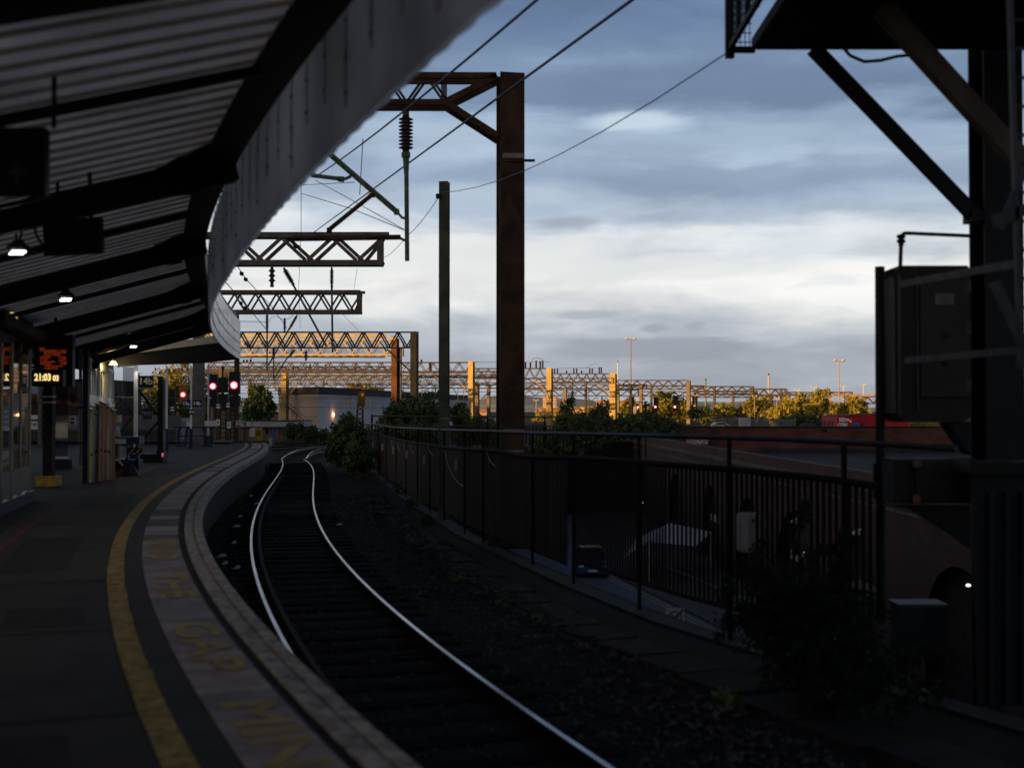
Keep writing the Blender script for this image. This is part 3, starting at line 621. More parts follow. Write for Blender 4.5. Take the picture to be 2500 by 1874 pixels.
for i in range(34):
    z = -.6 + i * .27; m0 = P(1246, 700, Y1)
    for dx in (-.20, .20): v = Vector((m0.x, Y1, z)) + Matrix.Rotation(R(12), 3, 'Z') @ Vector((dx, -.22, 0)); rv.lathe(v, v + Vector((0, -.015, 0)), [(0, .016), (1, .010)], 6)
ro_ = rv.obj('rivets', rust, g1); ro_['kind'] = 'stuff'
MB().box(P(1246, 1288, Y1) + Vector((0, -.02, 0)), (.72, .72, .05)).obj('base_plate', rust, g1)
MB().path([P(1222, 1300, Y1 - .27), P(1221, 900, Y1 - .27), P(1220, 420, Y1 - .27)], .018).obj('conduit', dbrown, g1)
for y in (1050, 1101): MB().bar(P(1229, y, Y1 - .26), P(1279, y, Y1 - .26), .03, .045).obj('strap', mat('worn_strap', (.30, .20, .12), .6), g1)
# insulator, drop tube and registration arms under it
ins_p, ins_q = P(991, 283, Y1), P(991, 372, Y1)
MB_ = insulator(ins_p, ins_q, .155, 9, 'big brown ribbed insulator under the nearest portal boom')
ra = thing('registration_assembly', 'green drop tube with slanted registration arms under the big insulator', 'cantilever', tuple(ins_q))
MB().tube(P(992, 385, Y1), P(994, 637, Y1), .048).tube(P(991, 376, Y1), P(992, 425, Y1), .075, r2=.05).obj('drop_tube', greenp, ra)
MB().tube(P(800, 372, Y1), P(972, 520, Y1), .058).path([P(972, 520, Y1), P(982, 532, Y1), P(996, 533, Y1)], .03).box(P(968, 517, Y1), (.10, .1, .12)).obj('stay_tube', greenp, ra)
MB().tube(P(905, 478, Y1), P(803, 561, Y1), .048).box(P(908, 477, Y1), (.12, .1, .08)).box(P(804, 562, Y1), (.1, .1, .1)).obj('strut', rust, ra)
MB().tube(P(713, 583, Y1), P(978, 579, Y1), .055).path([P(975, 579, Y1), P(985, 586, Y1), P(996, 586, Y1)], .03).obj('registration_arm', rust, ra)
MB().path([P(715, 585, Y1), P(720, 605, Y1), P(732, 600, Y1)], .025).obj('hook', dsteel, ra)
MB().tube(P(760, 428, Y1), P(833, 437, Y1), .045).path([P(833, 437, Y1), P(843, 437, Y1), P(857, 430, Y1)], .035).tube(P(826, 437, Y1), P(840, 438, Y1), .06).obj('steady_arm', greenp, ra)

# cantilever boom two and three
Y2 = 61.0
g2 = thing('cantilever_boom_structure', 'brown lattice boom with single zigzag bracing, upper of the two free ends', 'gantry', (-14.7, Y2, 0), 'overhead line gantries')
boom(g2, Y2, 440, 934, 567, 648, rust2, dep=.55, pitch=2.33, ch=.26, br=.17)
a = P(880, 567, Y2); MB().box(P(905, 572, Y2 - .02), (90 * Y2 / FPX, .22, .2)).obj('top_plate', rust2, g2)
hmast(g2, 487, 29, 540, Y2, mat('grey_concrete_mast', (.10, .085, .075), .85, col2=(.17, .145, .13), scale=1.5), R(14), zb=0, dep=.5)
Y3 = 84.0
g3 = thing('cantilever_boom_structure', 'brown lattice boom with doubled zigzag bracing ending in mid air below the upper one', 'gantry', (-18, Y3, ZG), 'overhead line gantries')
boom(g3, Y3, 470, 880, 708, 765, rust2, dep=.9, pitch=1.47, ch=.24, br=.12)
MB().box(P(876, 714, Y3), (30 * Y3 / FPX, .3, .17)).obj('top_plate', rust2, g3)
hmast(g3, 578, 11, 765, Y3, rust, R(14))
Y4 = 115.0
g4 = thing('overhead_line_portal', 'dark lattice portal with a brown right mast standing in front of the gold gantry', 'gantry', (-9, Y4, ZG), 'overhead line gantries')
boom(g4, Y4, 500, 1012, 809, 850, dbrown, dep=.4, pitch=1.62, ch=.11, br=.13)
hmast(g4, 1012, 16, 809, Y4, mat('ochre_mast', (.20, .13, .05), .7, col2=(.32, .21, .08), scale=1), R(-20))
MB().bar(P(945, 852, Y4), P(1006, 910, Y4), .2, .14).obj('knee_brace', rust2, g4)
hmast(g4, 240, 16, 809, Y4, rust2)
# gold signal gantry with mesh walkway
Y5 = 127.0
g5 = thing('signal_gantry', 'sunlit golden signal gantry with mesh walkway and red brown mast', 'gantry', (-11, Y5, ZG), 'overhead line gantries')
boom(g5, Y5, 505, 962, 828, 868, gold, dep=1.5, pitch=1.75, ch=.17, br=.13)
MB().box(((P(505, 0, Y5).x + P(945, 0, Y5).x) / 2, Y5 - .12, P(0, 819, Y5).z), (440 * Y5 / FPX, .25, .36)).obj('top_channel', gold, g5)
mg = MB(); a, b = P(520, 838, Y5 + .7), P(958, 862, Y5 + .7)
for i in range(150): x = a.x + (b.x - a.x) * i / 149; mg.box((x, Y5 + .7, (a.z + b.z) / 2), (.018, .015, a.z - b.z))
for i in range(9): z = b.z + (a.z - b.z) * i / 8; mg.box(((a.x + b.x) / 2, Y5 + .72, z), (b.x - a.x, .015, .018))
mg.obj('mesh_panel', dsteel, g5)
wk = MB(); z = P(0, 869, Y5).z
for i in range(8): wk.box((P(535 + 54 * i, 0, Y5).x, Y5 + .6, z - .06 - .03 * (i % 2)), (54 * Y5 / FPX, 1.4, .07))
wk.obj('walkway', rust, g5)
hmast(g5, 965, 15, 826, Y5, mat('oxide_red_mast', (.055, .02, .010), .75, col2=(.13, .05, .02), scale=.6), R(-20))
MB().lathe(P(953, 823, Y5 - .1), P(967, 829, Y5 - .1), [(0, .2), (1, .25)], 8).obj('corner_cap', gold, g5)
hmast(g5, 225, 15, 826, Y5, rust2)
MB().tube(P(978, 850, Y5), P(978, 985, Y5), .14).tube(P(984, 835, Y5), P(984, 870, Y5), .10).obj('conduit', greyst, g5)

def portal(Y, xa, xb, yt, yb, masts, label, m, mm, pitch=1.7, ch=.15, br=.10, dep=.9, knees=(), zb=ZG, yaw=R(-24)):
    r = thing('overhead_line_portal', label, 'gantry', (P(masts[0][0], 950, Y).x, Y, ZG), 'overhead line gantries')
    boom(r, Y, xa, xb, yt, yb, m, dep=dep, pitch=pitch, ch=ch, br=br)
    for x, w, ytop in masts: hmast(r, x, w, ytop, Y, mm, yaw, zb=zb)
    for x0, y0_, x1, y1_ in knees: MB().bar(P(x0, y0_, Y), P(x1, y1_, Y), .22, .16).obj('knee_brace', mm, r)
    return r
gold2 = mat('ochre_sunlit_mast', (.36, .24, .09), .65, 0, col2=(.50, .36, .15), scale=.8)  # low sunlight on the masts put into the base colour as ochre
pst = mat('brown_grey_mast', (.15, .115, .085), .75, 0, col2=(.22, .175, .135), scale=.8)
farb = mat('far_shade_brown_steel', (.055, .040, .028), .75, 0, col2=(.12, .085, .055), scale=.9)  # darker than the near brown steel: shade put into the far booms' colour
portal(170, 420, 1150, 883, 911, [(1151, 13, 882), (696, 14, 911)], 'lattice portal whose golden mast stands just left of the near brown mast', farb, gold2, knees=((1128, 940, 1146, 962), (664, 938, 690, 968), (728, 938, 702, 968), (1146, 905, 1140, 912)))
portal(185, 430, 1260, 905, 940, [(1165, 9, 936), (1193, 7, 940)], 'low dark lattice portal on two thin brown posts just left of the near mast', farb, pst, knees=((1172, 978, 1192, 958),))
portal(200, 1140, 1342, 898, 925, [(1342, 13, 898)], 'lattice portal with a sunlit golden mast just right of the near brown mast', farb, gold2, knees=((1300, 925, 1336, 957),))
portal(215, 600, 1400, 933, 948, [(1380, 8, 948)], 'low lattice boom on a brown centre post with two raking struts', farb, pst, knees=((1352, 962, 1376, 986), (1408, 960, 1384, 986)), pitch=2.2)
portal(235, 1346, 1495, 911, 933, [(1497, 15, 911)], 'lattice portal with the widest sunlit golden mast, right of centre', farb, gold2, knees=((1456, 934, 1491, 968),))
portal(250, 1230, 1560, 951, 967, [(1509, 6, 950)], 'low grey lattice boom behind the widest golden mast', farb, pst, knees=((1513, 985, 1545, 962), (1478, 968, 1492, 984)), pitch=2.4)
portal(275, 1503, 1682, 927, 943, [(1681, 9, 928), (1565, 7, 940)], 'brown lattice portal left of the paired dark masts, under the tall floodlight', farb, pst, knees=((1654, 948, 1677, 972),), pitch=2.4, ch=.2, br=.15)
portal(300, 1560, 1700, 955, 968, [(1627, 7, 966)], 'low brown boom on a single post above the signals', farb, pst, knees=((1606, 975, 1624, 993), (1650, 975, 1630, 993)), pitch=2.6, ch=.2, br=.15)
portal(330, 1686, 1836, 942, 957, [(1744, 6, 942), (1836, 8, 942)], 'dark lattice portal with two masts left of the yellow trees', dbrown, dbrown, pitch=2.8, ch=.3, br=.2)  # shaded look of these far masts put into the dark steel colour
portal(370, 1836, 1920, 948, 968, [(1882, 9, 968), (1907, 6, 950), (1919, 7, 950)], 'short dark boom on three close masts behind the yellow bushes', dbrown, dbrown, pitch=3.2, ch=.4, br=.25)
portal(420, 1922, 2082, 956, 966, [(2078, 7, 956), (2000, 5, 966)], 'farthest dark boom behind the pale trunked tree', dbrown, dbrown, pitch=3.6, ch=.4, br=.28)
portal(380, 2060, 2290, 967, 986, [(2110, 7, 967), (2228, 8, 968)], 'dark lattice portal at the right behind the red container', dbrown, dbrown, pitch=3.4, ch=.3, br=.25)
portal(180, 1000, 1262, 914, 922, [(1215, 6, 914)], 'thin dark boom filling the gap left of the near mast', dbrown, dbrown, pitch=1.6, ch=.12, br=.09)
portal(222, 1260, 1500, 922, 936, [(1430, 5, 930)], 'second dark boom just below the insulators of the golden portal', dbrown, dbrown, pitch=1.8, ch=.14, br=.10)
portal(245, 1270, 1580, 938, 950, [(1540, 5, 938)], 'third dark boom among the crowded portals right of the near mast', dbrown, dbrown, pitch=2.0, ch=.15, br=.11)
portal(290, 1500, 1720, 940, 951, [(1590, 5, 940)], 'dark boom crossing behind the tall floodlight mast', dbrown, dbrown, pitch=2.2, ch=.2, br=.14)
portal(340, 1690, 1850, 953, 962, [(1790, 5, 953)], 'second dark boom under the two masted dark portal', dbrown, dbrown, pitch=2.6, ch=.25, br=.18)
portal(350, 1690, 1930, 962, 971, [(1700, 5, 953)], 'lowest dark boom before the yellow bushes', dbrown, dbrown, pitch=2.6, ch=.25, br=.18)
portal(150, 505, 960, 893, 904, [(540, 8, 893)], 'dark lattice boom under the gold gantry at left', dbrown, dbrown, pitch=1.5, ch=.12, br=.10)
portal(160, 505, 1000, 914, 929, [(520, 8, 914)], 'ochre lit lattice boom low behind the red signals', rust2, pst, pitch=1.5, ch=.13, br=.10)
# low lattice behind everything to thicken the far wirescape
portal(260, 560, 1140, 917, 930, [(610, 7, 930)], 'thin dark far lattice boom above the white works building', dbrown, dbrown, pitch=2.4)
# sunlit orange walkway gantry by the right tree
og = thing('signal_gantry', 'small sunlit orange gantry rising out of the right hand tree', 'gantry', (P(2040, 960, 300).x, 300, ZG), 'overhead line gantries')
boom(og, 300, 2026, 2140, 961, 967, mat('orange_gantry_paint', (.42, .22, .10), .6, col2=(.55, .32, .16), scale=.5), dep=1.2, pitch=2.0, ch=.14, br=.12)
hmast(og, 2084, 9, 966, 300, gold2, R(-20)); hmast(og, 2024, 3, 965, 300, MATS['orange_gantry_paint']); hmast(og, 2029, 3, 965, 300, MATS['orange_gantry_paint'])

# insulators on the booms
rows = [((664, 655, 664, 695, Y2), .16, 3, 'three disc insulator hung from the upper free ended boom'), ((695, 658, 714, 691, Y2), .13, 11, 'slanted ribbed insulator hung from the upper free ended boom'), ((810, 657, 810, 696, Y2), .105, 11, 'upright ribbed insulator near the tip of the upper free ended boom'),
        ((652, 768, 652, 806, Y3), .12, 10, 'dark ribbed insulator standing on the dark portal under the lower free ended boom'), ((695, 779, 695, 806, Y3 + 20), .13, 8, 'shorter ribbed insulator standing on the dark portal, joined by a looped cable'), ((724, 772, 708, 800, Y3), .12, 9, 'slanted ribbed insulator hung from the lower free ended boom'),
        ((579, 785, 579, 806, Y4), .16, 7, 'small sunlit ribbed insulator beside the canopy end'), ((668, 850, 668, 872, Y4), .16, 6, 'small dark insulator hanging before the gold gantry on its left'), ((747, 858, 747, 878, Y4), .16, 3, 'small disc insulator hanging before the gold gantry at its middle'), ((718, 855, 708, 868, Y4), .16, 6, 'small slanted insulator hanging before the gold gantry')]
for (x0, y0_, x1, y1_, Yq), r_, n_, lb in rows: insulator(P(x0, y0_, Yq), P(x1, y1_, Yq), r_, n_, lb)
for i, (x, y0_, Yq) in enumerate([(595, 878, 170), (603, 878, 170), (612, 876, 170), (674, 892, 185), (716, 892, 185), (757, 888, 180), (795, 889, 180), (868, 889, 180), (1029, 878, 170), (1049, 886, 185), (1052, 886, 185), (1283, 884, 200), (1295, 884, 200), (1309, 880, 200), (1319, 881, 200), (1325, 880, 200),
        (1354, 900, 235), (1361, 900, 235), (1383, 904, 235), (1401, 899, 235), (1408, 899, 235), (1420, 904, 235), (1440, 899, 235), (1446, 899, 235), (1463, 896, 235), (1468, 896, 235)]):
    bt = {170: 883, 185: 905, 180: 908, 200: 898, 235: 911}[Yq]
    o = MB().lathe(P(x, y0_, Yq), P(x, bt, Yq), [(0, .08)] + [(j / 12, .17 if j % 2 else .10) for j in range(1, 12)] + [(1, .1)], 7).obj('insulator', porc)
    tag(o, 'small dark post insulator standing on top of a distant boom', 'insulator', INS)
# green drop tubes below
for (x0, y0_, x1, y1_, Yq), lb in [((714, 692, 797, 845, Y2), 'long slanted green tube below the slanted insulator'), ((810, 697, 812, 860, Y2), 'long upright green tube below the boom tip insulator'), ((652, 807, 652, 905, Y3), 'upright green tube in front of the gold gantry at left'), ((706, 802, 655, 892, Y3), 'slanted green tube crossing the gold gantry at left'), ((705, 868, 668, 925, Y4), 'short slanted green tube below the gold gantry'), ((668, 872, 668, 925, Y4), 'short upright green tube below the gold gantry')]:
    tag(MB().tube(P(x0, y0_, Yq), P(x1, y1_, Yq), .05 if Yq < 100 else .06).obj('drop_tube', greenp), lb, 'tube', 'green tubes of the overhead line')
# wires
WG = 'overhead line wires'
def wire(pts, r, label, sag=0.0):
    q = []
    for a, b in zip(pts[:-1], pts[1:]):
        for i in range(8): t = i / 8; q.append(a.lerp(b, t) - Vector((0, 0, sag * 4 * t * (1 - t))))
    q.append(pts[-1]); tag(MB().path(q, r, 5).obj('overhead_wire', wirem), label, 'wire', WG)
wire([P(1560, -12, 15), P(765, 568, Y2)], .022, 'thick grey cable from the top edge down behind the near mast to the upper boom')
wire([P(1325, -12, 15), P(780, 425, 40)], .020, 'upper grey cable running from the top edge to the canopy valance', .1)
wire([P(1785, 123, 13.6), P(1078, 470, 33.2)], .008, 'thin wire sagging from the signal cage to the green post', .35)
wire([P(1078, 470, 33.2), P(995, 575, 40), P(935, 630, Y2)], .010, 'thin wire from the green post to the boom tip', .1)
for (pts, r_, lb) in [([(735, 450, 40), (735, 570, 58), (729, 700, 70), (733, 800, 84)], .012, 'thin upright dropper left of the green arms'),
        ([(735, 472, 40), (860, 510, 32), (988, 562, 26.7)], .010, 'thin stay wire from the dropper to the drop tube, lower'), ([(770, 440, 34), (880, 500, 30), (986, 560, 26.7)], .009, 'thin stay wire from the canopy edge to the drop tube, upper'),
        ([(733, 452, 40), (865, 445, 27)], .009, 'thin short wire behind the steady arm'), ([(886, 340, 27), (878, 475, 30)], .010, 'thin dropper between the two grey cables'),
        ([(530, 665, 45), (592, 735, 60), (652, 806, 84)], .020, 'beaded wire running down right below the canopy tip'), ([(560, 620, 45), (600, 680, 55), (665, 750, 75), (700, 800, 84)], .018, 'beaded wire crossing both free ended booms'),
        ([(872, 655, 61), (864, 708, 84)], .010, 'thin thread wire below the upper boom tip'), ([(838, 768, 84), (876, 808, 115)], .012, 'thin thread wire below the lower boom'),
        ([(580, 783, 115), (650, 785, 110)], .015, 'thin level wire joining two insulators at left'), ([(582, 786, 115), (652, 787, 110)], .015, 'second thin level wire just below the first')]:
    wire([P(*p) for p in pts], r_, lb)
for (x, y, Yq) in [(590, 668, 52), (600, 682, 55), (588, 740, 60), (599, 752, 62)]:
    tag(MB().lathe(P(x - 4, y - 5, Yq), P(x + 4, y + 5, Yq), [(0, .02), (.4, .1), (.6, .1), (1, .02)], 6).obj('bead_insulator', porc), 'small dark bead insulator threaded on a slanting wire near the canopy tip', 'insulator', 'bead insulators on slanting wires')
wire([P(658, 787, 100), P(662, 775, 100), P(675, 772, 100), P(690, 780, 100), P(706, 778, 100), P(715, 768, 100)], .018, 'looped jumper cable over the short insulators')
wire([P(1158, 884, 170), P(1342, 884, 200)], .025, 'level wire along the top of the distant portals by the near mast')
wire([P(1354, 899, 235), P(1470, 898, 235)], .03, 'level wire along the insulators of the golden portal')
wire([P(1297, 884, 200), P(1303, 874, 200), P(1315, 874, 200), P(1326, 879, 200)], .025, 'small looped jumper over the insulators right of the near mast')
wire([P(1430, 898, 235), P(1446, 890, 235), P(1454, 886, 235), P(1458, 891, 235)], .025, 'small curled jumper over the golden portal')
rw = random.Random(4)
for i in range(26):     # the sheaf of contact and catenary wires over the far junction
    y = 944 + i * 2.1 + rw.uniform(-1, 1); xa = rw.uniform(560, 640) if i % 3 else rw.uniform(900, 1150); xb = rw.uniform(1150, 1260) if i % 2 else rw.uniform(1400, 1680)
    Ya = rw.uniform(120, 170); Yb = rw.uniform(190, 300)
    wire([P(xa, y, Ya), P(xb, y + rw.uniform(-3, 5), Yb)], .016, 'one of the thin level contact wires strung over the far junction', rw.uniform(.05, .3))
for i, (x, y0_, y1_) in enumerate([(655, 905, 950), (672, 925, 965), (745, 912, 945), (820, 935, 985), (985, 940, 1010), (1030, 940, 985), (1118, 945, 980), (1132, 948, 975), (1437, 955, 985), (1458, 960, 990)]):
    tag(MB().tube(P(x, y0_, 180), P(x, y1_, 180), .045, 5).obj('drop_tube', greenp), 'thin distant upright tube under a far boom', 'tube', 'far registration tubes')
for i, (x0, y0_, x1, y1_) in enumerate([(1012, 948, 1028, 930), (1025, 958, 1062, 942), (1050, 960, 1066, 940), (1105, 945, 1122, 975), (770, 960, 800, 935), (1438, 985, 1456, 968), (1425, 962, 1456, 990), (745, 968, 775, 940)]):
    tag(MB().tube(P(x0, y0_, 185), P(x1, y1_, 185), .06, 5).obj('drop_tube', greenp), 'thin distant slanted arm under a far boom', 'tube', 'far slanted registration arms')
# green post by the fence
root = thing('steel_post', 'plain green grey steel post rising from the fence left of the near mast', 'post', tuple(P(1085, 1260, 33.2)))
hmast(root, 1085, 23, 444, 33.2, mat('olive_post', (.05, .055, .035), .7, col2=(.11, .115, .075), scale=2), R(-10), zb=-1.2)
MB().box(P(1070, 479, 33.1), (.12, .1, .12)).obj('wire_clamp', dsteel, root)
MB().box(P(1085, 1022, 33.0), (.27, .02, .03)).obj('strap', mat('worn_strap', (.30, .20, .12), .6), root)

# ------------------------------------------------------------------ fence along the edge of the viaduct
FT = [(906, 1054), (958.6, 1072), (1013, 1083), (1075, 1092), (1135, 1098), (1219, 1103), (1273, 1116), (1398, 1119), (1553, 1131), (1774, 1148), (1987, 1169), (2140, 1190)]
FH = [(906, 1034), (958.6, 1043), (1075, 1049), (1219, 1053), (1300, 1057), (1398, 1058), (1662, 1064.5), (1915, 1072), (2100, 1081), (2400, 1098)]
def fen_px(x):      # where the fence line passes behind a photo column
    lo, hi = 4.0, 59.79
    for _ in range(50):
        m_ = (lo + hi) / 2
        if fen(m_).x / m_ * FPX + 1250 > x: lo = m_
        else: hi = m_
    return lo
def ftop(x): return P(x, float(np.interp(x, [p[0] for p in FT], [p[1] for p in FT])), fen_px(x))
def fhand(x): return P(x, float(np.interp(x, [p[0] for p in FH], [p[1] for p in FH])), fen_px(x))
fence = thing('viaduct_fence', 'brown sheet and bar fence with handrail curving along the right edge of the viaduct', 'fence', tuple(fen(25, ZG)))
def fgap(Y): return .20 if Y > 33 else .26
xs_s = [906, 930, 958, 985, 1013, 1043, 1075, 1105, 1135, 1175, 1219, 1260, 1320, 1385]
for xa, xb in zip(xs_s[:-1], xs_s[1:]):
    sh = MB(); nn = 14; pts = []
    for i in range(nn + 1):
        x = xa + (xb - xa) * i / nn; t_ = ftop(x); off = Vector((0, (.018 if i % 2 else -.018), 0)); pts += [t_ + off, Vector((t_.x, t_.y, ZG + fgap(t_.y))) + off]
    sh.add(pts, [(2 * i, 2 * i + 1, 2 * i + 3, 2 * i + 2) for i in range(nn)]); sh.obj('sheet_panel', fencem, fence)
cap = MB(); cap.path([ftop(x) + Vector((0, 0, .02)) for x in range(906, 2150, 28)], .045, 6); cap.obj('top_rail', fencebar, fence)
MB().path([fhand(x) for x in range(906, 2345, 28)], .036, 6).obj('handrail', mat('worn_handrail', (.014, .011, .009), .55, .1, col2=(.026, .021, .018), scale=4, spec=.3), fence)
for x in (906, 925, 945, 968, 992, 1020, 1050, 1085, 1135, 1180, 1300, 1400, 1560, 1780, 2060):
    a_ = fhand(x); MB().bar(Vector((a_.x, a_.y, ZG)), a_, .05, .06).obj('post', fencebar, fence)
bars_x = [1400, 1476, 1553, 1664, 1774, 1860, 1950, 2040, 2140]
for xa, xb in zip(bars_x[:-1], bars_x[1:]):
    Ya, Yb = fen_px(xa), fen_px(xb); L = (fen(Ya) - fen(Yb)).length; nb = max(4, int(L / .098)); bm_ = MB()
    for i in range(nb):
        x_ = fen(Ya + (Yb - Ya) * i / nb); zt = ftop(float(x_.x / x_.y * FPX + 1250)).z
        bm_.box((x_.x, x_.y, (zt + ZG + .42) / 2), (.05, .012, zt - ZG - .42), rz=math.atan2(fen(x_.y + .4).y - fen(x_.y - .4).y, fen(x_.y + .4).x - fen(x_.y - .4).x))
    bm_.bar(fen(Ya, ZG + .40), fen(Yb, ZG + .40), .035, .05); bm_.obj('bar_panel', fencebar, fence)
# pale gap below the sheets: the far concrete ledge seen under the fence
led = MB(); led.sweep([fen(Y, ZG + .02, 1.5) for Y in ys(26, 50, 2)], [(-.06, 0), (-.06, .24), (.06, .24), (.06, 0)])
struct(led.obj('viaduct_ledge', mat('pale_concrete_ledge', (.34, .30, .26), .85, 0, var=.2, scale=2)))
# boxes and loose cables on the fence
for i, (x, y, w, h) in enumerate([(912, 1085, 6, 14), (935, 1091, 7, 15), (961.5, 1099, 8, 16), (995, 1109.5, 9, 19), (1037, 1122, 9, 21), (1116, 1135.5, 12, 26)]):
    Y = fen_px(x) - .08; c = P(x, y, Y); k_ = Y / FPX
    root = thing('junction_box', ['farthest small', 'second farthest small', 'small', 'cream', 'cream', 'larger cream'][i] + ' box fixed on the brown fence, ' + ['at its far corner', 'next to the corner box', 'third from the corner', 'above the hanging cables', 'just left of the green post', 'between the green post and the near mast'][i], 'box', tuple(c), 'pale boxes on the fence')
    MB().box(c, (w * k_, .1, h * k_)).obj('casing', cream, root); MB().box(c + Vector((0, -.055, 0)), (w * k_ * .8, .012, h * k_ * .85)).obj('lid', mat('box_lid', (.36, .31, .24), .5, var=.1), root)
def big_box(px, py, w, h, Y, label, m):
    c = P(px, py, Y); k_ = Y / FPX; a, b = w * k_, h * k_; root = thing('junction_box', label, 'box', tuple(c), 'pale boxes on the fence')
    x, z = a / 2, b / 2; e = .03
    MB().prism([c + Vector(p) for p in ((-x + e, 0, -z), (x - e, 0, -z), (x, 0, -z + e), (x, 0, z - e), (x - e, 0, z), (-x + e, 0, z), (-x, 0, z - e), (-x, 0, -z + e))], (0, .12, 0)).obj('casing', m, root)
    M_ = Matrix.Rotation(R(-28), 3, 'Z'); MB().box(c + Vector((-.05 * a / .25, -.03, 0)), (a * .36, .05, b * .94), M=M_).obj('hinged_lid', m, root)
    q = MB()
    for dz in (-.3, .3): q.box(c + Vector((a * .18, -.012, dz * b)), (a * .12, .02, b * .1))
    q.obj('clasp', rust, root); return root
big_box(1829, 1300, 52, 96, fen_px(1829) - .12, 'large pale box with rust stained clasps hung on the fence bars', mat('pale_grey_plastic', (.30, .27, .25), .6, 0, col2=(.42, .38, .35), scale=6))
big_box(1262, 1164, 26, 34, 26.0, 'pale box with a loose white sack of cables on the foot of the near mast', cream)
for i, pts in enumerate([[(955, 1074), (958, 1090), (964, 1096)], [(969, 1077), (972, 1092), (976, 1101)], [(986, 1079), (989, 1096), (994, 1108)], [(1003, 1082), (1005, 1098), (1010, 1108)], [(1046, 1087), (1050, 1103), (1058, 1112)], [(1085, 1099), (1092, 1130), (1105, 1160), (1120, 1180), (1132, 1186)], [(1188, 1103), (1196, 1125), (1210, 1139)]]):
    q = [P(x, y, fen_px(x) - .1) for x, y in pts]
    tag(MB().path(q, .012, 5).obj('loose_cable', mat('pale_cable', (.30, .27, .23), .6)), ['thin pale cable end dangling down the fence', 'longest pale cable hanging in a curve right of the green post', 'pale cable end dangling left of the near mast'][0 if i < 5 else i - 4], 'cable', 'loose cables on the fence')
# straight railing where the viaduct edge turns away
rl_ = thing('railing', 'thin straight double railing running level behind the fence and the bushes', 'fence', tuple(P(1000, 1040, 60)))
a0, a1 = P(906, 1015, 59.8), P(1400, 1018, 59.8)
MB().tube(a0, a1, .04, 6).tube(P(906, 1038, 59.8), P(1400, 1040, 59.8), .035, 6).obj('rail', dbrown, rl_)
rb = MB()
for i in range(60): x = 908 + i * 8.2; rb.bar(P(x, 1039, 59.8), P(x, 1085, 59.8), .05, .03)
rb.obj('bars', fencebar, rl_)
for x in (908, 1050, 1190, 1330): MB().bar(P(x, 1012, 59.85), P(x, 1090, 59.85), .08, .08).obj('post', fencebar, rl_)

# ------------------------------------------------------------------ signal structure at the right edge
YR = 14.0
bsteel = mat('black_painted_steel', (.006, .006, .006), .6, 0, var=.4, scale=4, spec=.2); gsteel = mat('dim_galvanised', (.035, .036, .04), .6, .1, var=.4, scale=5, spec=.3)
sg = thing('signal_post_structure', 'huge dark steel post with overhead caged walkway and slanting braces at the right edge', 'gantry', tuple(P(2425, 1400, YR)))
hmast(sg, 2425, 100, -300, YR, bsteel, R(8), zb=ZG, dep=.35)
ZW = P(2200, 122, 13.6).z
def W3(x, y, Y): return P(x, y, Y)
c0 = P(1835, 118, 13.6)
MB().box(((c0.x + 8.2) / 2, 11.6, ZW + .06), (8.2 - c0.x, 4.0, .12)).obj('walkway_floor', bsteel, sg)
cg = MB(); xl = c0.x - .23
for z in (0, .55, 1.1): cg.box((xl, 11.6, ZW + .02 + z), (.05, 4.0, .05))
for i in range(9): cg.box((xl, 9.65 + i * .49, ZW + .56), (.05, .05, 1.15))
cg.box((xl - .0, 13.62, ZW + 1.22), (.09, .09, 2.6)).box((xl + .115, 13.6, ZW + .0), (.3, .06, .06)); cg.obj('cage_frame', bsteel, sg)
ms = MB()
for i in range(60): ms.box((xl + .012, 9.65 + i * .066, ZW + .6), (.008, .008, 1.1))
for i in range(15): ms.box((xl + .012, 11.6, ZW + .08 + i * .075), (.008, 4.0, .008))
for i in range(4): ms.box((xl + .06 + i * .05, 13.6, ZW + .6), (.008, .008, 1.15))
for i in range(11): ms.box((xl + .13, 13.6, ZW + .08 + i * .1), (.2, .008, .01))
ms.obj('cage_mesh', bsteel, sg)
MB().bar(P(1985, 118, 13.75), P(2392, 540, YR - .1), .10, .15).obj('brace', bsteel, sg)
MB().bar(P(2145, 20, 12.0), P(2500, 410, 12.4), .11, .16).bar(P(2165, 22, 12.05), P(2520, 412, 12.45), .02, .2).obj('brace', dbrown, sg)
MB().path([P(2060, 118, 13.4), P(2075, 136, 13.4), P(2110, 151, 13.4), P(2150, 148, 13.4), P(2190, 138, 13.4), P(2230, 134, 13.4)], .018).obj('cable', bsteel, sg)
MB().box(P(2380, 530, YR - .05), (.16, .3, .12)).obj('gusset', bsteel, sg)
# signal head cabinet with its hooped rail
cb_ = thing('signal_cabinet', 'tall dark grey cabinet with cut corners on the big right post', 'cabinet', tuple(P(2270, 830, YR)))
Yc = 13.7; x0, x1 = 2183, 2368
MB().prism([P(x, y, Yc) for x, y in ((2183, 668), (2196, 648), (2362, 648), (2370, 660), (2370, 1020), (2350, 1030), (2205, 1030), (2187, 1008))], (0, .55, 0)).obj('casing', mat('cabinet_grey', (.016,.014,.012), .6, 0, var=.25, scale=2), cb_)
MB().box(P(2305, 822, Yc - .03), (118 * Yc / FPX, .05, 292 * Yc / FPX)).obj('door', mat('cabinet_door', (.024,.020,.017), .55, 0, var=.2, scale=2), cb_)
MB().box(P(2195, 838, Yc - .012), (.03, .03, 340 * Yc / FPX)).box(P(2240, 838, Yc - .012), (.02, .03, 330 * Yc / FPX)).obj('trim', gsteel, cb_)
for y in (700, 800, 940): MB().box(P(2364, y, Yc - .04), (.05, .04, .12)).obj('hinge', gsteel, cb_)
MB().box(P(2306, 730, Yc - .06), (.2, .012, .12)).obj('label_plate', mat('dull_label', (.10, .09, .075), .6), cb_)
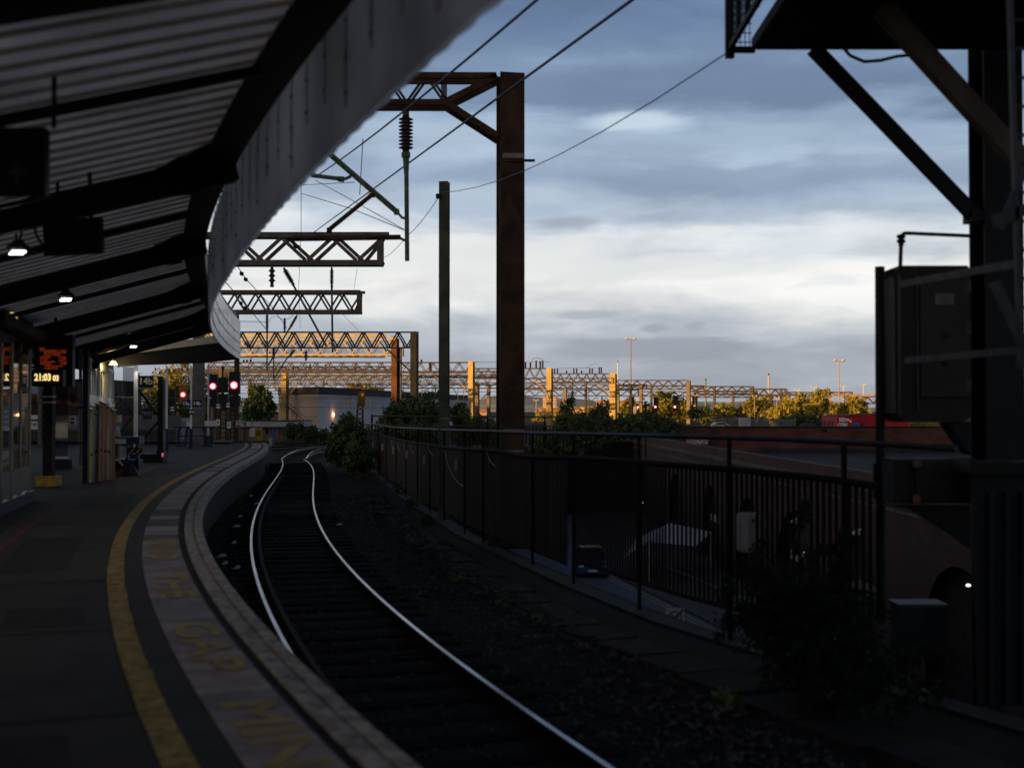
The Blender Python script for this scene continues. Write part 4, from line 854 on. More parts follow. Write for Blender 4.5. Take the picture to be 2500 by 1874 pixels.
for y in (818, 886): MB().lathe(P(2308, y, Yc - .09), P(2308, y, Yc - .05), [(0, .03), (1, .035)], 8).obj('latch', bsteel, cb_)
MB().path([P(2372, 576, Yc), P(2210, 569, Yc), P(2203, 572, Yc), P(2200, 590, Yc), P(2198, 650, Yc)], .022).obj('hoop_rail', bsteel, cb_)
MB().lathe(P(2200, 572, Yc), P(2200, 600, Yc), [(0, .03), (.2, .055), (.4, .03), (.6, .055), (.8, .03), (1, .03)], 8).obj('isolator', bsteel, cb_)
MB().bar(P(2160, 668, Yc + .1), P(2190, 662, Yc + .1), .04, .05).bar(P(2158, 682, Yc + .1), P(2178, 666, Yc + .1), .03, .03).obj('bracket', bsteel, cb_)
MB().prism([P(x, y, Yc + .1) for x, y in ((2312, 1028), (2372, 1028), (2372, 1110), (2350, 1084))], (0, .3, 0)).obj('stay_plate', bsteel, cb_)
rt = thing('dark_steel_pole', 'slim dark round pole standing just left of the grey cabinet', 'pole', tuple(P(2150, 1500, 14.2)))
MB().tube(P(2148, 651, 14.2), P(2151, 1520, 14.2), 12 * 14.2 / FPX, 12).obj('pole', bsteel, rt); MB().tube(P(2151, 1130, 14.2), P(2151, 1215, 14.2), 20 * 14.2 / FPX, 10).obj('collar', bsteel, rt)
# ladder in front of the post
ld = thing('ladder', 'dark ladder with bent guard hoops climbing past the right edge', 'ladder', tuple(P(2490, 1400, 9.5)))
YL = 9.5
for x in (2478, 2560): MB().bar(P(x - 14, -60, YL), P(x + 14, 900, YL), .035, .05).obj('stile', gsteel, ld)
q = MB()
for i in range(14): q.tube(P(2480, -20 + i * 70, YL), P(2560, -20 + i * 70, YL), .014, 6)
q.obj('rungs', gsteel, ld)
hp = mat('weathered_hoop', (.05,.05,.052), .6, .1, col2=(.10,.10,.10), scale=9)
MB().bar(P(2196, 694, 11.5), P(2500, 640, YL), .012, .06).obj('guard_hoop', hp, ld); MB().bar(P(2210, 880, 11.5), P(2500, 853, YL), .012, .055).obj('guard_hoop', hp, ld)
for p_, q_, w_, h_ in (((2425, 540), (2510, 510), .05, .09), ((2425, 690), (2515, 880), .04, .09), ((2440, 560), (2510, 400), .03, .05)): MB().bar(P(*p_, YL), P(*q_, YL), w_, h_).obj('stay', gsteel, ld)
# relay box on a bracket and the sheets below
rbx = thing('relay_box', 'wide weathered grey box with two round rusty fixings below the cabinet', 'box', tuple(P(2270, 1175, 13.2)))
MB().box(P(2270, 1172, 13.3), (205 * 13.3 / FPX, .4, 106 * 13.3 / FPX)).obj('casing', mat('weathered_grey_box', (.020, .019, .018), .75, 0, col2=(.034, .032, .029), scale=3), rbx)
MB().box(P(2300, 1174, 13.05), (130 * 13.05 / FPX, .04, 98 * 13.05 / FPX)).obj('door', mat('relay_door', (.030,.027,.024), .65, 0, var=.25, scale=3), rbx)
for y in (1133, 1217): MB().lathe(P(2238, y, 13.0), P(2238, y, 12.96), [(0, .045), (1, .04)], 10).obj('fixing', mat('rusty_fixing', (.2, .11, .06), .8), rbx)
MB().box(P(2440, 1140, 12.6), (.75, .5, .12)).box(P(2440, 1185, 12.7), (.7, .4, .3)).obj('shelf', bsteel, rbx)
MB().prism([P(x, y, 13.2) for x, y in ((2150, 1232), (2370, 1232), (2370, 1340), (2300, 1290), (2215, 1240))], (0, .06, 0)).obj('bracket', bsteel, rbx)
lc = thing('location_case', 'pale grey two door trackside case half hidden behind the dark bush', 'cabinet', tuple(P(2220, 1560, 14.5)))
for x, w in ((2218, 62), (2268, 40)): MB().box(P(x, 1530, 14.5), (w * 14.5 / FPX, .35, 112 * 14.5 / FPX)).obj('door', mat('case_grey', (.014,.0145,.015), .6, 0, var=.2, scale=3), lc)
MB().box(P(2240, 1472, 14.5), (120 * 14.5 / FPX, .42, .04)).obj('lid', gsteel, lc)
cs = thing('corrugated_screen', 'dark blue grey corrugated sheet screen at the bottom right edge', 'fence', tuple(P(2450, 1500, 11)))
q = MB(); pts = []
for i in range(22): x = 2375 + i * 10; o_ = .04 if (i // 2) % 2 else 0; pts += [P(x, 1200, 11 + o_), P(x, 1720, 11 + o_)]
q.add(pts, [(2 * i, 2 * i + 1, 2 * i + 3, 2 * i + 2) for i in range(21)]); q.obj('sheet', mat('blue_grey_sheet', (.010,.011,.014), .6, 0, var=.3, scale=2), cs)
MB().bar(P(2380, 1205, 10.98), P(2390, 1720, 10.98), .05, .05).obj('post', bsteel, cs)

# ------------------------------------------------------------------ street level beyond the fence
arc = thing('arched_viaduct', 'sooty brick viaduct with a row of dark arches along the street', 'viaduct', (12, 70, ZS))
A0, A1 = P(1545, 1070, 116), P(2240, 1195, 40); A0.z = A1.z = -.95
dv = (A1 - A0); dv.normalize(); nv = Vector((-dv.y, dv.x, 0)); nv = nv if nv.x < 0 else -nv
def on_arc(px): # distance along wall for a photo column
    best = min(((abs(1250 + FPX * (A0 + dv * s_).x / (A0 + dv * s_).y - px), s_) for s_ in [i * .1 for i in range(0, 1100)])); return best[1]
arches = []; Ltot = (A1 - A0).length + 25
for px in (1566, 1648, 1733, 1825, 1935, 2080): arches.append(on_arc(px))
arches += [arches[-1] + 10.5, arches[-1] + 21]
top = -1.2; rad = 2.9; spring = -5.2
w_ = MB(); edges = []; s_prev = 0.0
def wp(s_, z, off=0): return Vector((A0.x, A0.y, 0)) + dv * s_ + nv * off + Vector((0, 0, z))
for a_ in arches:
    r_ = min(rad, 3.3)
    w_.add([wp(s_prev, ZS), wp(a_ - r_, ZS), wp(a_ - r_, top), wp(s_prev, top)], [(0, 1, 2, 3)])
    N_ = 14; up_ = []
    for i in range(N_ + 1):
        th = math.pi * (1 - i / N_); up_.append((a_ + r_ * math.cos(th), spring + r_ * .82 * math.sin(th)))
    for (sa, za), (sb, zb_) in zip(up_[:-1], up_[1:]): w_.add([wp(sa, za), wp(sb, zb_), wp(sb, top), wp(sa, top)], [(0, 1, 2, 3)])
    s_prev = a_ + r_
w_.add([wp(s_prev, ZS), wp(Ltot, ZS), wp(Ltot, top), wp(s_prev, top)], [(0, 1, 2, 3)])
w_.obj('wall', brick_dk, arc)
MB().prism([wp(0, top, .10), wp(Ltot, top, .10), wp(Ltot, top, -.5), wp(0, top, -.5)], (0, 0, .20)).prism([wp(0, top - .5, .08), wp(Ltot, top - .5, .08), wp(Ltot, top - .5, -.02), wp(0, top - .5, -.02)], (0, 0, .1)).obj('coping', mat('mossy_stone_coping', (.06, .055, .048), .9, 0, col2=(.14, .13, .11), scale=2), arc)
MB().prism([wp(0, top + .2, -.06), wp(Ltot, top + .2, -.06), wp(Ltot, top + .2, -.45), wp(0, top + .2, -.45)], (0, 0, .45)).obj('parapet', brick_mat('dim_red_brick', (.045, .014, .010), (.07, .02, .014), (.05, .03, .025), 1.4), arc)
bk = MB(); bk.add([wp(0, ZS, -2.5), wp(Ltot, ZS, -2.5), wp(Ltot, top, -2.5), wp(0, top, -2.5)], [(0, 1, 2, 3)]); bk.obj('arch_infill', mat('dark_infill', (.012, .010, .009), .9, var=.4), arc)
# ramp deck between the arcade and the brick wall
rpd = MB(); rpd.prism([wp(-2, -2.0, -.5), wp(Ltot, -2.0, -.5), Vector((120, 30, -2.0)), Vector((120, 116.5, -2.0))], (0, 0, -5.4)); struct(rpd.obj('yard_ramp', slabc))
bw = thing('brick_retaining_wall', 'long red brick wall with dark coping and blue brick base below the railway yard', 'wall', tuple(P(2000, 1080, 116)))
bl, br_ = P(1664, 1044, 116), P(2700, 1044, 116)
MB().prism([Vector((bl.x, 116, -2.05)), Vector((br_.x, 116, -2.05)), Vector((br_.x, 116, bl.z)), Vector((bl.x, 116, bl.z))], (0, .6, 0)).obj('wall', brick_red, bw)
MB().prism([Vector((bl.x - .2, 115.9, bl.z)), Vector((br_.x, 115.9, bl.z)), Vector((br_.x, 115.9, bl.z + .14)), Vector((bl.x - .2, 115.9, bl.z + .14))], (0, .8, 0)).obj('coping', mat('dark_wall_coping', (.03, .026, .024), .9, var=.3), bw)
MB().box((P(1740, 0, 115.7).x, 115.8, (bl.z - 2.05) / 2), (.55, .45, bl.z + 2.05)).box((bl.x, 115.8, (bl.z - 2.05) / 2), (.6, .5, bl.z + 2.05)).obj('pier', brick_dk, bw)
bx0, bx1 = P(1850, 0, 115.94).x, br_.x; zz_ = P(0, 1094, 116).z
MB().box(((bx0 + bx1) / 2, 115.97, (zz_ - 2.05) / 2), (bx1 - bx0, .05, zz_ + 2.05)).obj('blue_brick_base', brick_navy, bw)
gz = MB(); a_, b_ = P(1676, 1072, 115.6), P(1728, 1084, 115.6)
gz.box(((a_.x + b_.x) / 2, 115.55, (a_.z + b_.z) / 2), (b_.x - a_.x, .03, a_.z - b_.z)); gz.obj('ghost_sign', mat('speckled_pale_patch', (.10, .03, .02), .8, col2=(.55, .42, .36), scale=3.5, detail=9), bw)
MB().box(P(2012, 1051, 115.9), (.5, .1, .28)).obj('vent_hole', blacks, bw)
gr_ = MB(); q = [P(1575, 1070, 114), P(1655, 1083, 114), P(1655, 1068, 120), P(1600, 1066, 120)]; gr_.poly(q); struct(gr_.obj('access_track', mat('pale_gravel', (.10, .09, .10), .9, col2=(.16, .15, .16), scale=.6)))
# marquee, car, sign, lamps in the street
mq = thing('market_marquee', 'white gabled marquee roof on the street, seen through the fence bars', 'tent', tuple(P(1660, 1400, 70)))
p_ = [P(1582, 1318, 68), P(1700, 1330, 68), P(1738, 1298, 74), P(1635, 1276, 74)]
MB().prism(p_, (0, 0, -.08)).prism([p_[0], p_[3], p_[3] + Vector((-1.6, 3.2, -1.2)), p_[0] + Vector((-1.0, 3.0, -1.2))], (0, 0, -.08)).obj('roof', mat('marquee_cloth', (.62, .64, .68), .7, var=.06), mq)
for x, y, Y in ((1585, 1322, 68), (1698, 1333, 68), (1735, 1302, 74), (1637, 1280, 74)):
    t_ = P(x, y, Y); MB().tube((t_.x, t_.y, ZS), t_, .04, 6).obj('leg', white, mq)
car = thing('parked_car', 'small blue car on the street glimpsed through the fence bars', 'car', tuple(P(1447, 1400, 72)))
cx, cy = P(1447, 1400, 70).x, 70.0
def ring(y, w, z0, z1, t=.86): return [(cx - w, y, z0), (cx + w, y, z0), (cx + w, y, (z0 + z1) / 2), (cx + w * t, y, z1), (cx - w * t, y, z1), (cx - w, y, (z0 + z1) / 2)]
secs = [ring(cy, .80, ZS + .28, ZS + .75), ring(cy + .12, .86, ZS + .22, ZS + .85), ring(cy + 1.1, .88, ZS + .2, ZS + .98), ring(cy + 3.3, .88, ZS + .2, ZS + 1.0), ring(cy + 3.95, .84, ZS + .25, ZS + .85), ring(cy + 4.05, .78, ZS + .3, ZS + .75)]
bd = MB(); vs_ = [v for s_ in secs for v in s_]; bd.add(vs_, [(i * 6 + j, i * 6 + (j + 1) % 6, i * 6 + 6 + (j + 1) % 6, i * 6 + 6 + j) for i in range(5) for j in range(6)] + [tuple(range(6)), tuple(range(30, 36))]); bd.obj('body', mat('blue_car_paint', (.05, .08, .20), .25, .2, var=.05), car, smooth=False)
cab = MB(); c1 = [(cx - .78, cy + 1.0, ZS + .97), (cx + .78, cy + 1.0, ZS + .97), (cx + .80, cy + 3.6, ZS + .98), (cx - .80, cy + 3.6, ZS + .98), (cx - .60, cy + 1.65, ZS + 1.46), (cx + .60, cy + 1.65, ZS + 1.46), (cx + .62, cy + 3.1, ZS + 1.46), (cx - .62, cy + 3.1, ZS + 1.46)]
cab.add(c1, [(0, 1, 5, 4), (1, 2, 6, 5), (2, 3, 7, 6), (3, 0, 4, 7)]); cab.obj('windows', glassm, car); MB().prism([Vector(v) for v in c1[4:]], (0, 0, .04)).obj('roof', MATS['blue_car_paint'], car)
for sx_ in (-.8, .8):
    for y_ in (cy + .75, cy + 3.25): MB().tube((cx + sx_ - .09, y_, ZS + .31), (cx + sx_ + .09, y_, ZS + .31), .31, 14).obj('wheel', dsteel, car)
    MB().box((cx + sx_ * .78, cy + .02, ZS + .66), (.28, .06, .13)).obj('headlight', mat('headlamp_glass', (.5, .55, .6), .15), car)
MB().box((cx, cy - .02, ZS + .42), (.5, .03, .11)).obj('number_plate', pale, car)
sn = thing('no_stopping_sign', 'pale square road sign with a crossed circle standing by the street', 'sign', tuple(P(1648, 1560, 45)))
k_ = 45 / FPX; c = P(1648, 1506, 45)
MB().box(c, (46 * k_, .04, 46 * k_)).obj('plate', mat('sign_cream', (.50, .44, .36), .6, var=.06), sn)
rg = MB(); dkg = mat('sign_grey', (.13, .11, .10), .7)
for i in range(28):
    t0, t1 = 2 * math.pi * i / 28, 2 * math.pi * (i + 1) / 28; cc = c + Vector((-.01, -.03, -.03)); rr_ = .235
    rg.bar(cc + Vector((math.cos(t0) * rr_, 0, math.sin(t0) * rr_)), cc + Vector((math.cos(t1) * rr_, 0, math.sin(t1) * rr_)), .045, .014, up=(0, 1, 0))
rg.bar(cc + Vector((-.17, 0, .17)), cc + Vector((.17, 0, -.17)), .045, .012, up=(0, 1, 0)).bar(cc + Vector((-.02, -.004, -.02)), cc + Vector((.30, -.004, .30)), .09, .01, up=(0, 1, 0)); rg.obj('symbol', dkg, sn)
MB().tube((c.x - .2, c.y + .05, ZS), (c.x - .2, c.y + .05, c.z + .3), .04, 8).obj('post', greyst, sn)
whl = mat('white_lamp_glow', (1, .97, .95), emit=.7)
for i, (x, y, Y, r_) in enumerate([(1568, 1225, 92, .10), (1860, 1345, 52, .06), (1965, 1345, 50, .07), (1885, 1238, 58, .05), (2364, 1424, 30, .07)]):
    root = thing('street_lamp', ['small white lamp on the far arch wall', 'tiny white lamp right of the large pale box', 'tiny white lamp over a shopfront arch', 'tiny white lamp beside the third arch', 'white lamp low beside the big right post'][i], 'lamp', tuple(P(x, y, Y)), 'white lamps in the street')
    MB().lathe(P(x, y, Y), P(x, y, Y) + Vector((0, 0, -.07)), [(0, r_ * .5), (.5, r_), (1, r_ * .7)], 8).obj('bulb', whl, root)
    MB().bar(P(x, y, Y) + Vector((0, 0, .04)), P(x, y, Y) + Vector((.35, .1, .04)), .05, .04).obj('bracket', dsteel, root)
for i, (x, y, Y) in enumerate([(1946, 1272, 54), (2098, 1300, 46)]):
    c = P(x, y, Y); root = thing('security_camera', ['white dome camera on a bracket at the fourth arch', 'white dome camera on a bracket beside the cabinet pole'][i], 'camera', tuple(c), 'dome cameras on the arches')
    MB().bar(c + Vector((-.12, 0, .1)), c + Vector((.3, 0, .14)), .06, .07).obj('bracket', white, root); MB().lathe(c + Vector((-.1, 0, .1)), c + Vector((-.1, 0, -.12)), [(0, .05), (.3, .15), (.7, .15), (1, .06)], 10).obj('dome', white, root)
pr_ = thing('pedestrian_railing', 'thin pale street railing along the pavement below the arches', 'fence', (9, 55, ZS + .11))
q = MB(); pp = [Vector((sx(Y) + 1.6, Y, ZS + 1.15)) for Y in (80, 70, 60, 50, 42, 36)]; q.path(pp, .03, 6)
for a_, b_ in zip(pp[:-1], pp[1:]):
    for i in range(5): v = a_.lerp(b_, i / 5); q.tube((v.x, v.y, ZS + .1), v, .025, 5)
q.obj('rails', mat('pale_galvanised', (.28, .30, .32), .5, .2), pr_)
for i, px in enumerate((1733, 1825, 1935, 2080)):
    s_ = on_arc(px); q = MB().add([wp(s_ - 2.0, ZS, -.6), wp(s_ + 2.0, ZS, -.6), wp(s_ + 2.0, ZS + 2.4, -.6), wp(s_ - 2.0, ZS + 2.4, -.6)], [(0, 1, 2, 3)])
    root = thing('shop_front', ['dark shopfront in the arch left of the pale box', 'dark shopfront in the arch behind the pale box', 'shopfront with pale letter panels in the fourth arch', 'red doored shopfront in the nearest arch'][i], 'shop', tuple(wp(s_, ZS, -.6)), 'shopfronts under the arches')
    q.obj('shutter', redp if i == 3 else navy, root); MB().prism([wp(s_ - 2.1, ZS + 2.45, -.5), wp(s_ + 2.1, ZS + 2.45, -.5), wp(s_ + 2.1, ZS + 2.85, -.5), wp(s_ - 2.1, ZS + 2.85, -.5)], tuple(nv * .1)).obj('fascia', greyst if i % 2 else cream, root)

# ------------------------------------------------------------------ foliage
def foliage(name, label, cat, lobes, leaf, nleaf, size, mt, seed, trunk=None, group=None, tm=None):
    """lobes: (centre, radii); leaves spread through the volume, thicker towards the outside, in clumps"""
    rd_ = random.Random(seed); base = trunk[0] if trunk else lobes[0][0]
    root = thing(name, label, cat, tuple(base), group); v = []; f = []; npr = np.random.RandomState(seed)
    vol = [r[0] * r[1] * r[2] for _, r in lobes]; tot = sum(vol)
    for (c, r), vo in zip(lobes, vol):
        ncl = max(6, int(nleaf * vo / tot / 26))
        for _ in range(ncl):
            u = npr.normal(size=3); u /= np.linalg.norm(u); q = rd_.random() ** .45
            cc = np.array(c) + u * q * np.array(r) * (1 + .22 * rd_.uniform(-1, 1)); cr_ = max(size * 2.2, min(r) * rd_.uniform(.14, .34))
            for _ in range(26):
                w = npr.normal(size=3); w = cc + w / np.linalg.norm(w) * cr_ * rd_.random() ** .5
                a = npr.normal(size=3); a /= np.linalg.norm(a); b = np.cross(a, npr.normal(size=3)); b /= np.linalg.norm(b); s_ = size * rd_.uniform(.6, 1.35); o_ = len(v)
                v += [tuple(w - a * s_), tuple(w + b * s_ * .42), tuple(w + a * s_), tuple(w - b * s_ * .42)]; f.append((o_, o_ + 1, o_ + 2, o_ + 3))
    me = bpy.data.meshes.new(leaf); me.from_pydata(v, [], f); me.materials.append(mt); o = bpy.data.objects.new(leaf, me); COL.objects.link(o)
    o.parent = root; o.matrix_parent_inverse = Matrix.Translation(base).inverted()
    if trunk:
        t = MB(); b0, t0, r0 = trunk; b0, t0 = Vector(b0), Vector(t0); mid = b0.lerp(t0, .5) + Vector((rd_.uniform(-1, 1), rd_.uniform(-1, 1), 0)) * r0
        t.lathe(b0, mid, [(0, r0 * 1.2), (.3, r0), (1, r0 * .75)], 8); t.lathe(mid, t0, [(0, r0 * .75), (1, r0 * .35)], 8)
        for c, r in lobes: t.lathe(mid.lerp(t0, rd_.uniform(.0, .8)), Vector(c) + Vector((0, 0, r[2] * .3)), [(0, r0 * .5), (1, r0 * .12)], 6)
        t.obj('trunk', tm or bark, root)
    return root
def px_lobe(x, y, rx, ry, Y, ryd=None): k_ = Y / FPX; return (tuple(P(x, y, Y)), (rx * k_, (ryd or rx) * k_, ry * k_))
BU = 'bushes beside the railway'; TR = 'trees in the distance'
foliage('bush', 'dense green bush by the bend of the rails at the far end of the fence', 'bush', [px_lobe(850, 1085, 50, 55, 56), px_lobe(838, 1050, 30, 32, 56), px_lobe(875, 1120, 40, 40, 54), px_lobe(862, 1028, 18, 20, 57), px_lobe(820, 1110, 24, 36, 55)], 'leaves', 9000, .10, leaf_d, 1, (tuple(G(850, 1150, ZG)), tuple(P(850, 1080, 56)), .12), BU)
foliage('bush', 'broad leafy bush behind the railing left of the green post', 'bush', [px_lobe(1010, 1000, 52, 36, 66), px_lobe(965, 1025, 45, 40, 64), px_lobe(1050, 1015, 45, 40, 66), px_lobe(1000, 1060, 80, 36, 64), px_lobe(1060, 965, 22, 16, 67)], 'leaves', 9500, .12, leaf_d, 2, (tuple(P(1010, 1100, 66)), tuple(P(1010, 1000, 66)), .15), BU)
foliage('bush', 'low dark bush behind the railing between the green post and the near mast', 'bush', [px_lobe(1150, 1050, 50, 40, 66), px_lobe(1120, 1015, 30, 26, 66), px_lobe(1190, 1068, 40, 30, 66)], 'leaves', 5000, .12, leaf_d, 3, (tuple(P(1150, 1100, 66)), tuple(P(1150, 1040, 66)), .12), BU)
foliage('bush', 'ragged tall shrub right of the near mast with shoots against the sky', 'bush', [px_lobe(1420, 1050, 70, 45, 80), px_lobe(1390, 1000, 22, 26, 80), px_lobe(1470, 1010, 30, 30, 82), px_lobe(1340, 1080, 50, 28, 78), px_lobe(1392, 975, 8, 14, 80)], 'leaves', 9000, .13, leaf_d, 4, (tuple(P(1420, 1110, 80)), tuple(P(1420, 1030, 80)), .15), BU)
foliage('bush', 'long dark ivy mound on the embankment left of the brick wall', 'bush', [px_lobe(1570, 1040, 85, 32, 118), px_lobe(1640, 1045, 35, 26, 118), px_lobe(1500, 1045, 45, 36, 116), px_lobe(1700, 1010, 25, 18, 122)], 'leaves', 7000, .17, leaf_d, 5, (tuple(P(1570, 1075, 118)), tuple(P(1570, 1045, 118)), .15), BU)
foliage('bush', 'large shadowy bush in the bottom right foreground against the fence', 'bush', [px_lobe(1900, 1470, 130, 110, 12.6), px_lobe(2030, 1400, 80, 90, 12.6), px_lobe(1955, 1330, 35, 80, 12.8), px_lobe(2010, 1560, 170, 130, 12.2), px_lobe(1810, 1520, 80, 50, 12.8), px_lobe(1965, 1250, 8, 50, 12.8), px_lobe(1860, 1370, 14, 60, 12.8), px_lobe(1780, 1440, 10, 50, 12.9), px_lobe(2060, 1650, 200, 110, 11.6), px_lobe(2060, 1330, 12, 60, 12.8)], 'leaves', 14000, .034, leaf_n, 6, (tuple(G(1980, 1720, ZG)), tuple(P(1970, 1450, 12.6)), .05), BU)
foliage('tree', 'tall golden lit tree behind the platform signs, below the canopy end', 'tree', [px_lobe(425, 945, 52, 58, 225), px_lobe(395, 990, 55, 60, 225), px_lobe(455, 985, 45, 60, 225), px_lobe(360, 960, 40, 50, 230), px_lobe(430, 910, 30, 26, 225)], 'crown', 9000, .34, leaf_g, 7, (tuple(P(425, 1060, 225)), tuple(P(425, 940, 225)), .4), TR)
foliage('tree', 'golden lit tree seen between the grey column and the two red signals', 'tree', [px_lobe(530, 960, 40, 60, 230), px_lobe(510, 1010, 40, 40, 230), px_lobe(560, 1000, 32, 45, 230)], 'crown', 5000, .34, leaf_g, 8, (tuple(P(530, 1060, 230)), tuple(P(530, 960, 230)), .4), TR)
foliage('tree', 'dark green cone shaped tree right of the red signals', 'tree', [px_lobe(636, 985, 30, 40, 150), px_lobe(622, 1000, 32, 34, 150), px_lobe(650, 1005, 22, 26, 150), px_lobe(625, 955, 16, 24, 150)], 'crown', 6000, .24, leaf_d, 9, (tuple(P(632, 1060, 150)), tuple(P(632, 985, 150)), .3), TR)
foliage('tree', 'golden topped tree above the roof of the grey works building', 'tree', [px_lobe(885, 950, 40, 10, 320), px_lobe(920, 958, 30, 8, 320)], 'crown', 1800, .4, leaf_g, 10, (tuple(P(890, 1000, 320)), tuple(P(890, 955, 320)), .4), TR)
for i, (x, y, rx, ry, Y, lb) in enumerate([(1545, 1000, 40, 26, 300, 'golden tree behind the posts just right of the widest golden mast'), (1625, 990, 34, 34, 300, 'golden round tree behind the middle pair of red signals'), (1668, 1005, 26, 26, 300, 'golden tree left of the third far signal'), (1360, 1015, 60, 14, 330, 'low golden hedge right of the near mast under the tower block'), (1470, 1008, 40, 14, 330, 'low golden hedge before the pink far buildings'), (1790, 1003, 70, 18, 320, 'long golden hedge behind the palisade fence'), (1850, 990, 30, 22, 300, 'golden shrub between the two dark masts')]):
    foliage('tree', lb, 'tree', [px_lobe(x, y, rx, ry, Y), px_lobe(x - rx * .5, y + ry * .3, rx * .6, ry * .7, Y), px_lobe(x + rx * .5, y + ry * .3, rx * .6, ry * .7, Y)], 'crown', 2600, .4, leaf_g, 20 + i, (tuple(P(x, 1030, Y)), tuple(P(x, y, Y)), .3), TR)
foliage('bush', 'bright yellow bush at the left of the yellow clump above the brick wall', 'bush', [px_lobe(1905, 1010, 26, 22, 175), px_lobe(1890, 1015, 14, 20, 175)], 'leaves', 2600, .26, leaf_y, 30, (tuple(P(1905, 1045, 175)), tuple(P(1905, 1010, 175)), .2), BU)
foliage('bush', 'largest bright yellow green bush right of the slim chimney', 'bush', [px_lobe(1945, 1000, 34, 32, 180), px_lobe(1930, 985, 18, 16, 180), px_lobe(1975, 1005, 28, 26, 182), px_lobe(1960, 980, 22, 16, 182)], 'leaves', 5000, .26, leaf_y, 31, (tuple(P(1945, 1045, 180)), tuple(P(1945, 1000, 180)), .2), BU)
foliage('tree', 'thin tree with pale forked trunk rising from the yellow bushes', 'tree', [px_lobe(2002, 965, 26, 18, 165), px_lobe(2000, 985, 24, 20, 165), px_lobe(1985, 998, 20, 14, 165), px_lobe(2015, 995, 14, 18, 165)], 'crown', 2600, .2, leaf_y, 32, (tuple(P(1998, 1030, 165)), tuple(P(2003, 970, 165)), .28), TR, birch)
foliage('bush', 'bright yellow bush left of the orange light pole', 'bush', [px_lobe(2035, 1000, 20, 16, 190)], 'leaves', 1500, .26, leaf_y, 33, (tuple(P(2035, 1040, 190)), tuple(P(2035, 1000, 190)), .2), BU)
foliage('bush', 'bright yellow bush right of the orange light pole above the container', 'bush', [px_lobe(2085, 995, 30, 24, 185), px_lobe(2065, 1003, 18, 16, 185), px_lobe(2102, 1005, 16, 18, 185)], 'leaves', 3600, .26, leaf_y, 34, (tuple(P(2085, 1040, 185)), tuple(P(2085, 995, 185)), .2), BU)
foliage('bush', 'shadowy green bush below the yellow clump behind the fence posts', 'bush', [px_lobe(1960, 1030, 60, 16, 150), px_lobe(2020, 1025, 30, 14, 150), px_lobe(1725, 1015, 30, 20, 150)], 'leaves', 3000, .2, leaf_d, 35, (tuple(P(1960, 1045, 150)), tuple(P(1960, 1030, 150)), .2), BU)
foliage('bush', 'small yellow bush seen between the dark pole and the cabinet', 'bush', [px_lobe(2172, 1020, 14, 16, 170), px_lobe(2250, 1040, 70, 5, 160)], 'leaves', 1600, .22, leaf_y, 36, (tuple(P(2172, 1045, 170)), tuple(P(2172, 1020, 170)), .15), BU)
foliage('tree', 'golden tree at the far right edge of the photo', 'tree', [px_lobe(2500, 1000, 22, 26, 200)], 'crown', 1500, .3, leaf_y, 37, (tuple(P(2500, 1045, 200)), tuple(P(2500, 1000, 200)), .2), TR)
# weeds along the trackside
wr = random.Random(8)
for i, (x, y, s_) in enumerate([(985, 1190, 26), (960, 1165, 22), (1010, 1230, 20), (930, 1150, 18), (1045, 1270, 16), (1090, 1330, 14), (1120, 1420, 16), (1210, 1480, 16), (1310, 1520, 14), (1780, 1720, 30), (880, 1165, 20), (905, 1230, 12)]):
    c = G(x, y + s_ * .6, ZG); k_ = c.y / FPX
    foliage('weed', 'low dark weeds growing out of the ballast between the rails and the fence', 'plant', [((c.x, c.y, c.z + s_ * k_ * .5), (s_ * k_, s_ * k_, s_ * k_ * .7))], 'leaves', 330, .045, leaf_d, 50 + i, None, 'weeds by the track')
fl = mat('yellow_petals', (.35, .26, .02), .6)
for i, (x, y) in enumerate([(1105, 1420), (1125, 1418), (1150, 1482), (1165, 1486), (1210, 1482), (1235, 1486), (1300, 1520), (1328, 1521), (870, 1231), (898, 1239)]):
    c = G(x, y, ZG); q = MB()
    for j in range(5): a_ = j * 1.257; q.poly([c + Vector((0, 0, .22)), c + Vector((math.cos(a_) * .035, math.sin(a_) * .035, .235)), c + Vector((math.cos(a_ + .6) * .035, math.sin(a_ + .6) * .035, .235))])
    q.tube(c, c + Vector((0, 0, .22)), .005, 4, mi=1); tag(q.obj('wild_flower', [fl, leaf_n]), 'tiny yellow flower standing on the dark ballast by the fence', 'flower', 'yellow flowers by the track')
lit = mat('white_litter', (.55, .55, .56), .6, var=.1)
for i, (x, y) in enumerate([(585.5, 1263), (576, 1287), (571, 1327), (541, 1360), (549, 1378), (578, 1389), (627, 1231), (612, 1212), (827, 1283)]):
    c = G(x, y, ZG + .12); q = MB(); w = wr.uniform(.05, .11)
    q.add([c + Vector((-w, -.04, 0)), c + Vector((w, -.05, .02)), c + Vector((w * .8, .05, .05)), c + Vector((-w * .7, .06, .02)), c + Vector((0, 0, .07))], [(0, 1, 4), (1, 2, 4), (2, 3, 4), (3, 0, 4)])
    tag(q.obj('litter', lit), 'crumpled white scrap of litter on the ballast beside the rails', 'litter', 'litter on the ballast')

# ------------------------------------------------------------------ things on the platform
def quadbox(mb, x0, y0_, x1, y1_, Y, dp, mi=0):     # upright box seen as a photo rectangle at distance Y
    a, b = P(x0, y0_, Y), P(x1, y1_, Y); mb.box(((a.x + b.x) / 2, Y + dp / 2, (a.z + b.z) / 2), (abs(b.x - a.x), dp, abs(a.z - b.z)), mi=mi); return mb
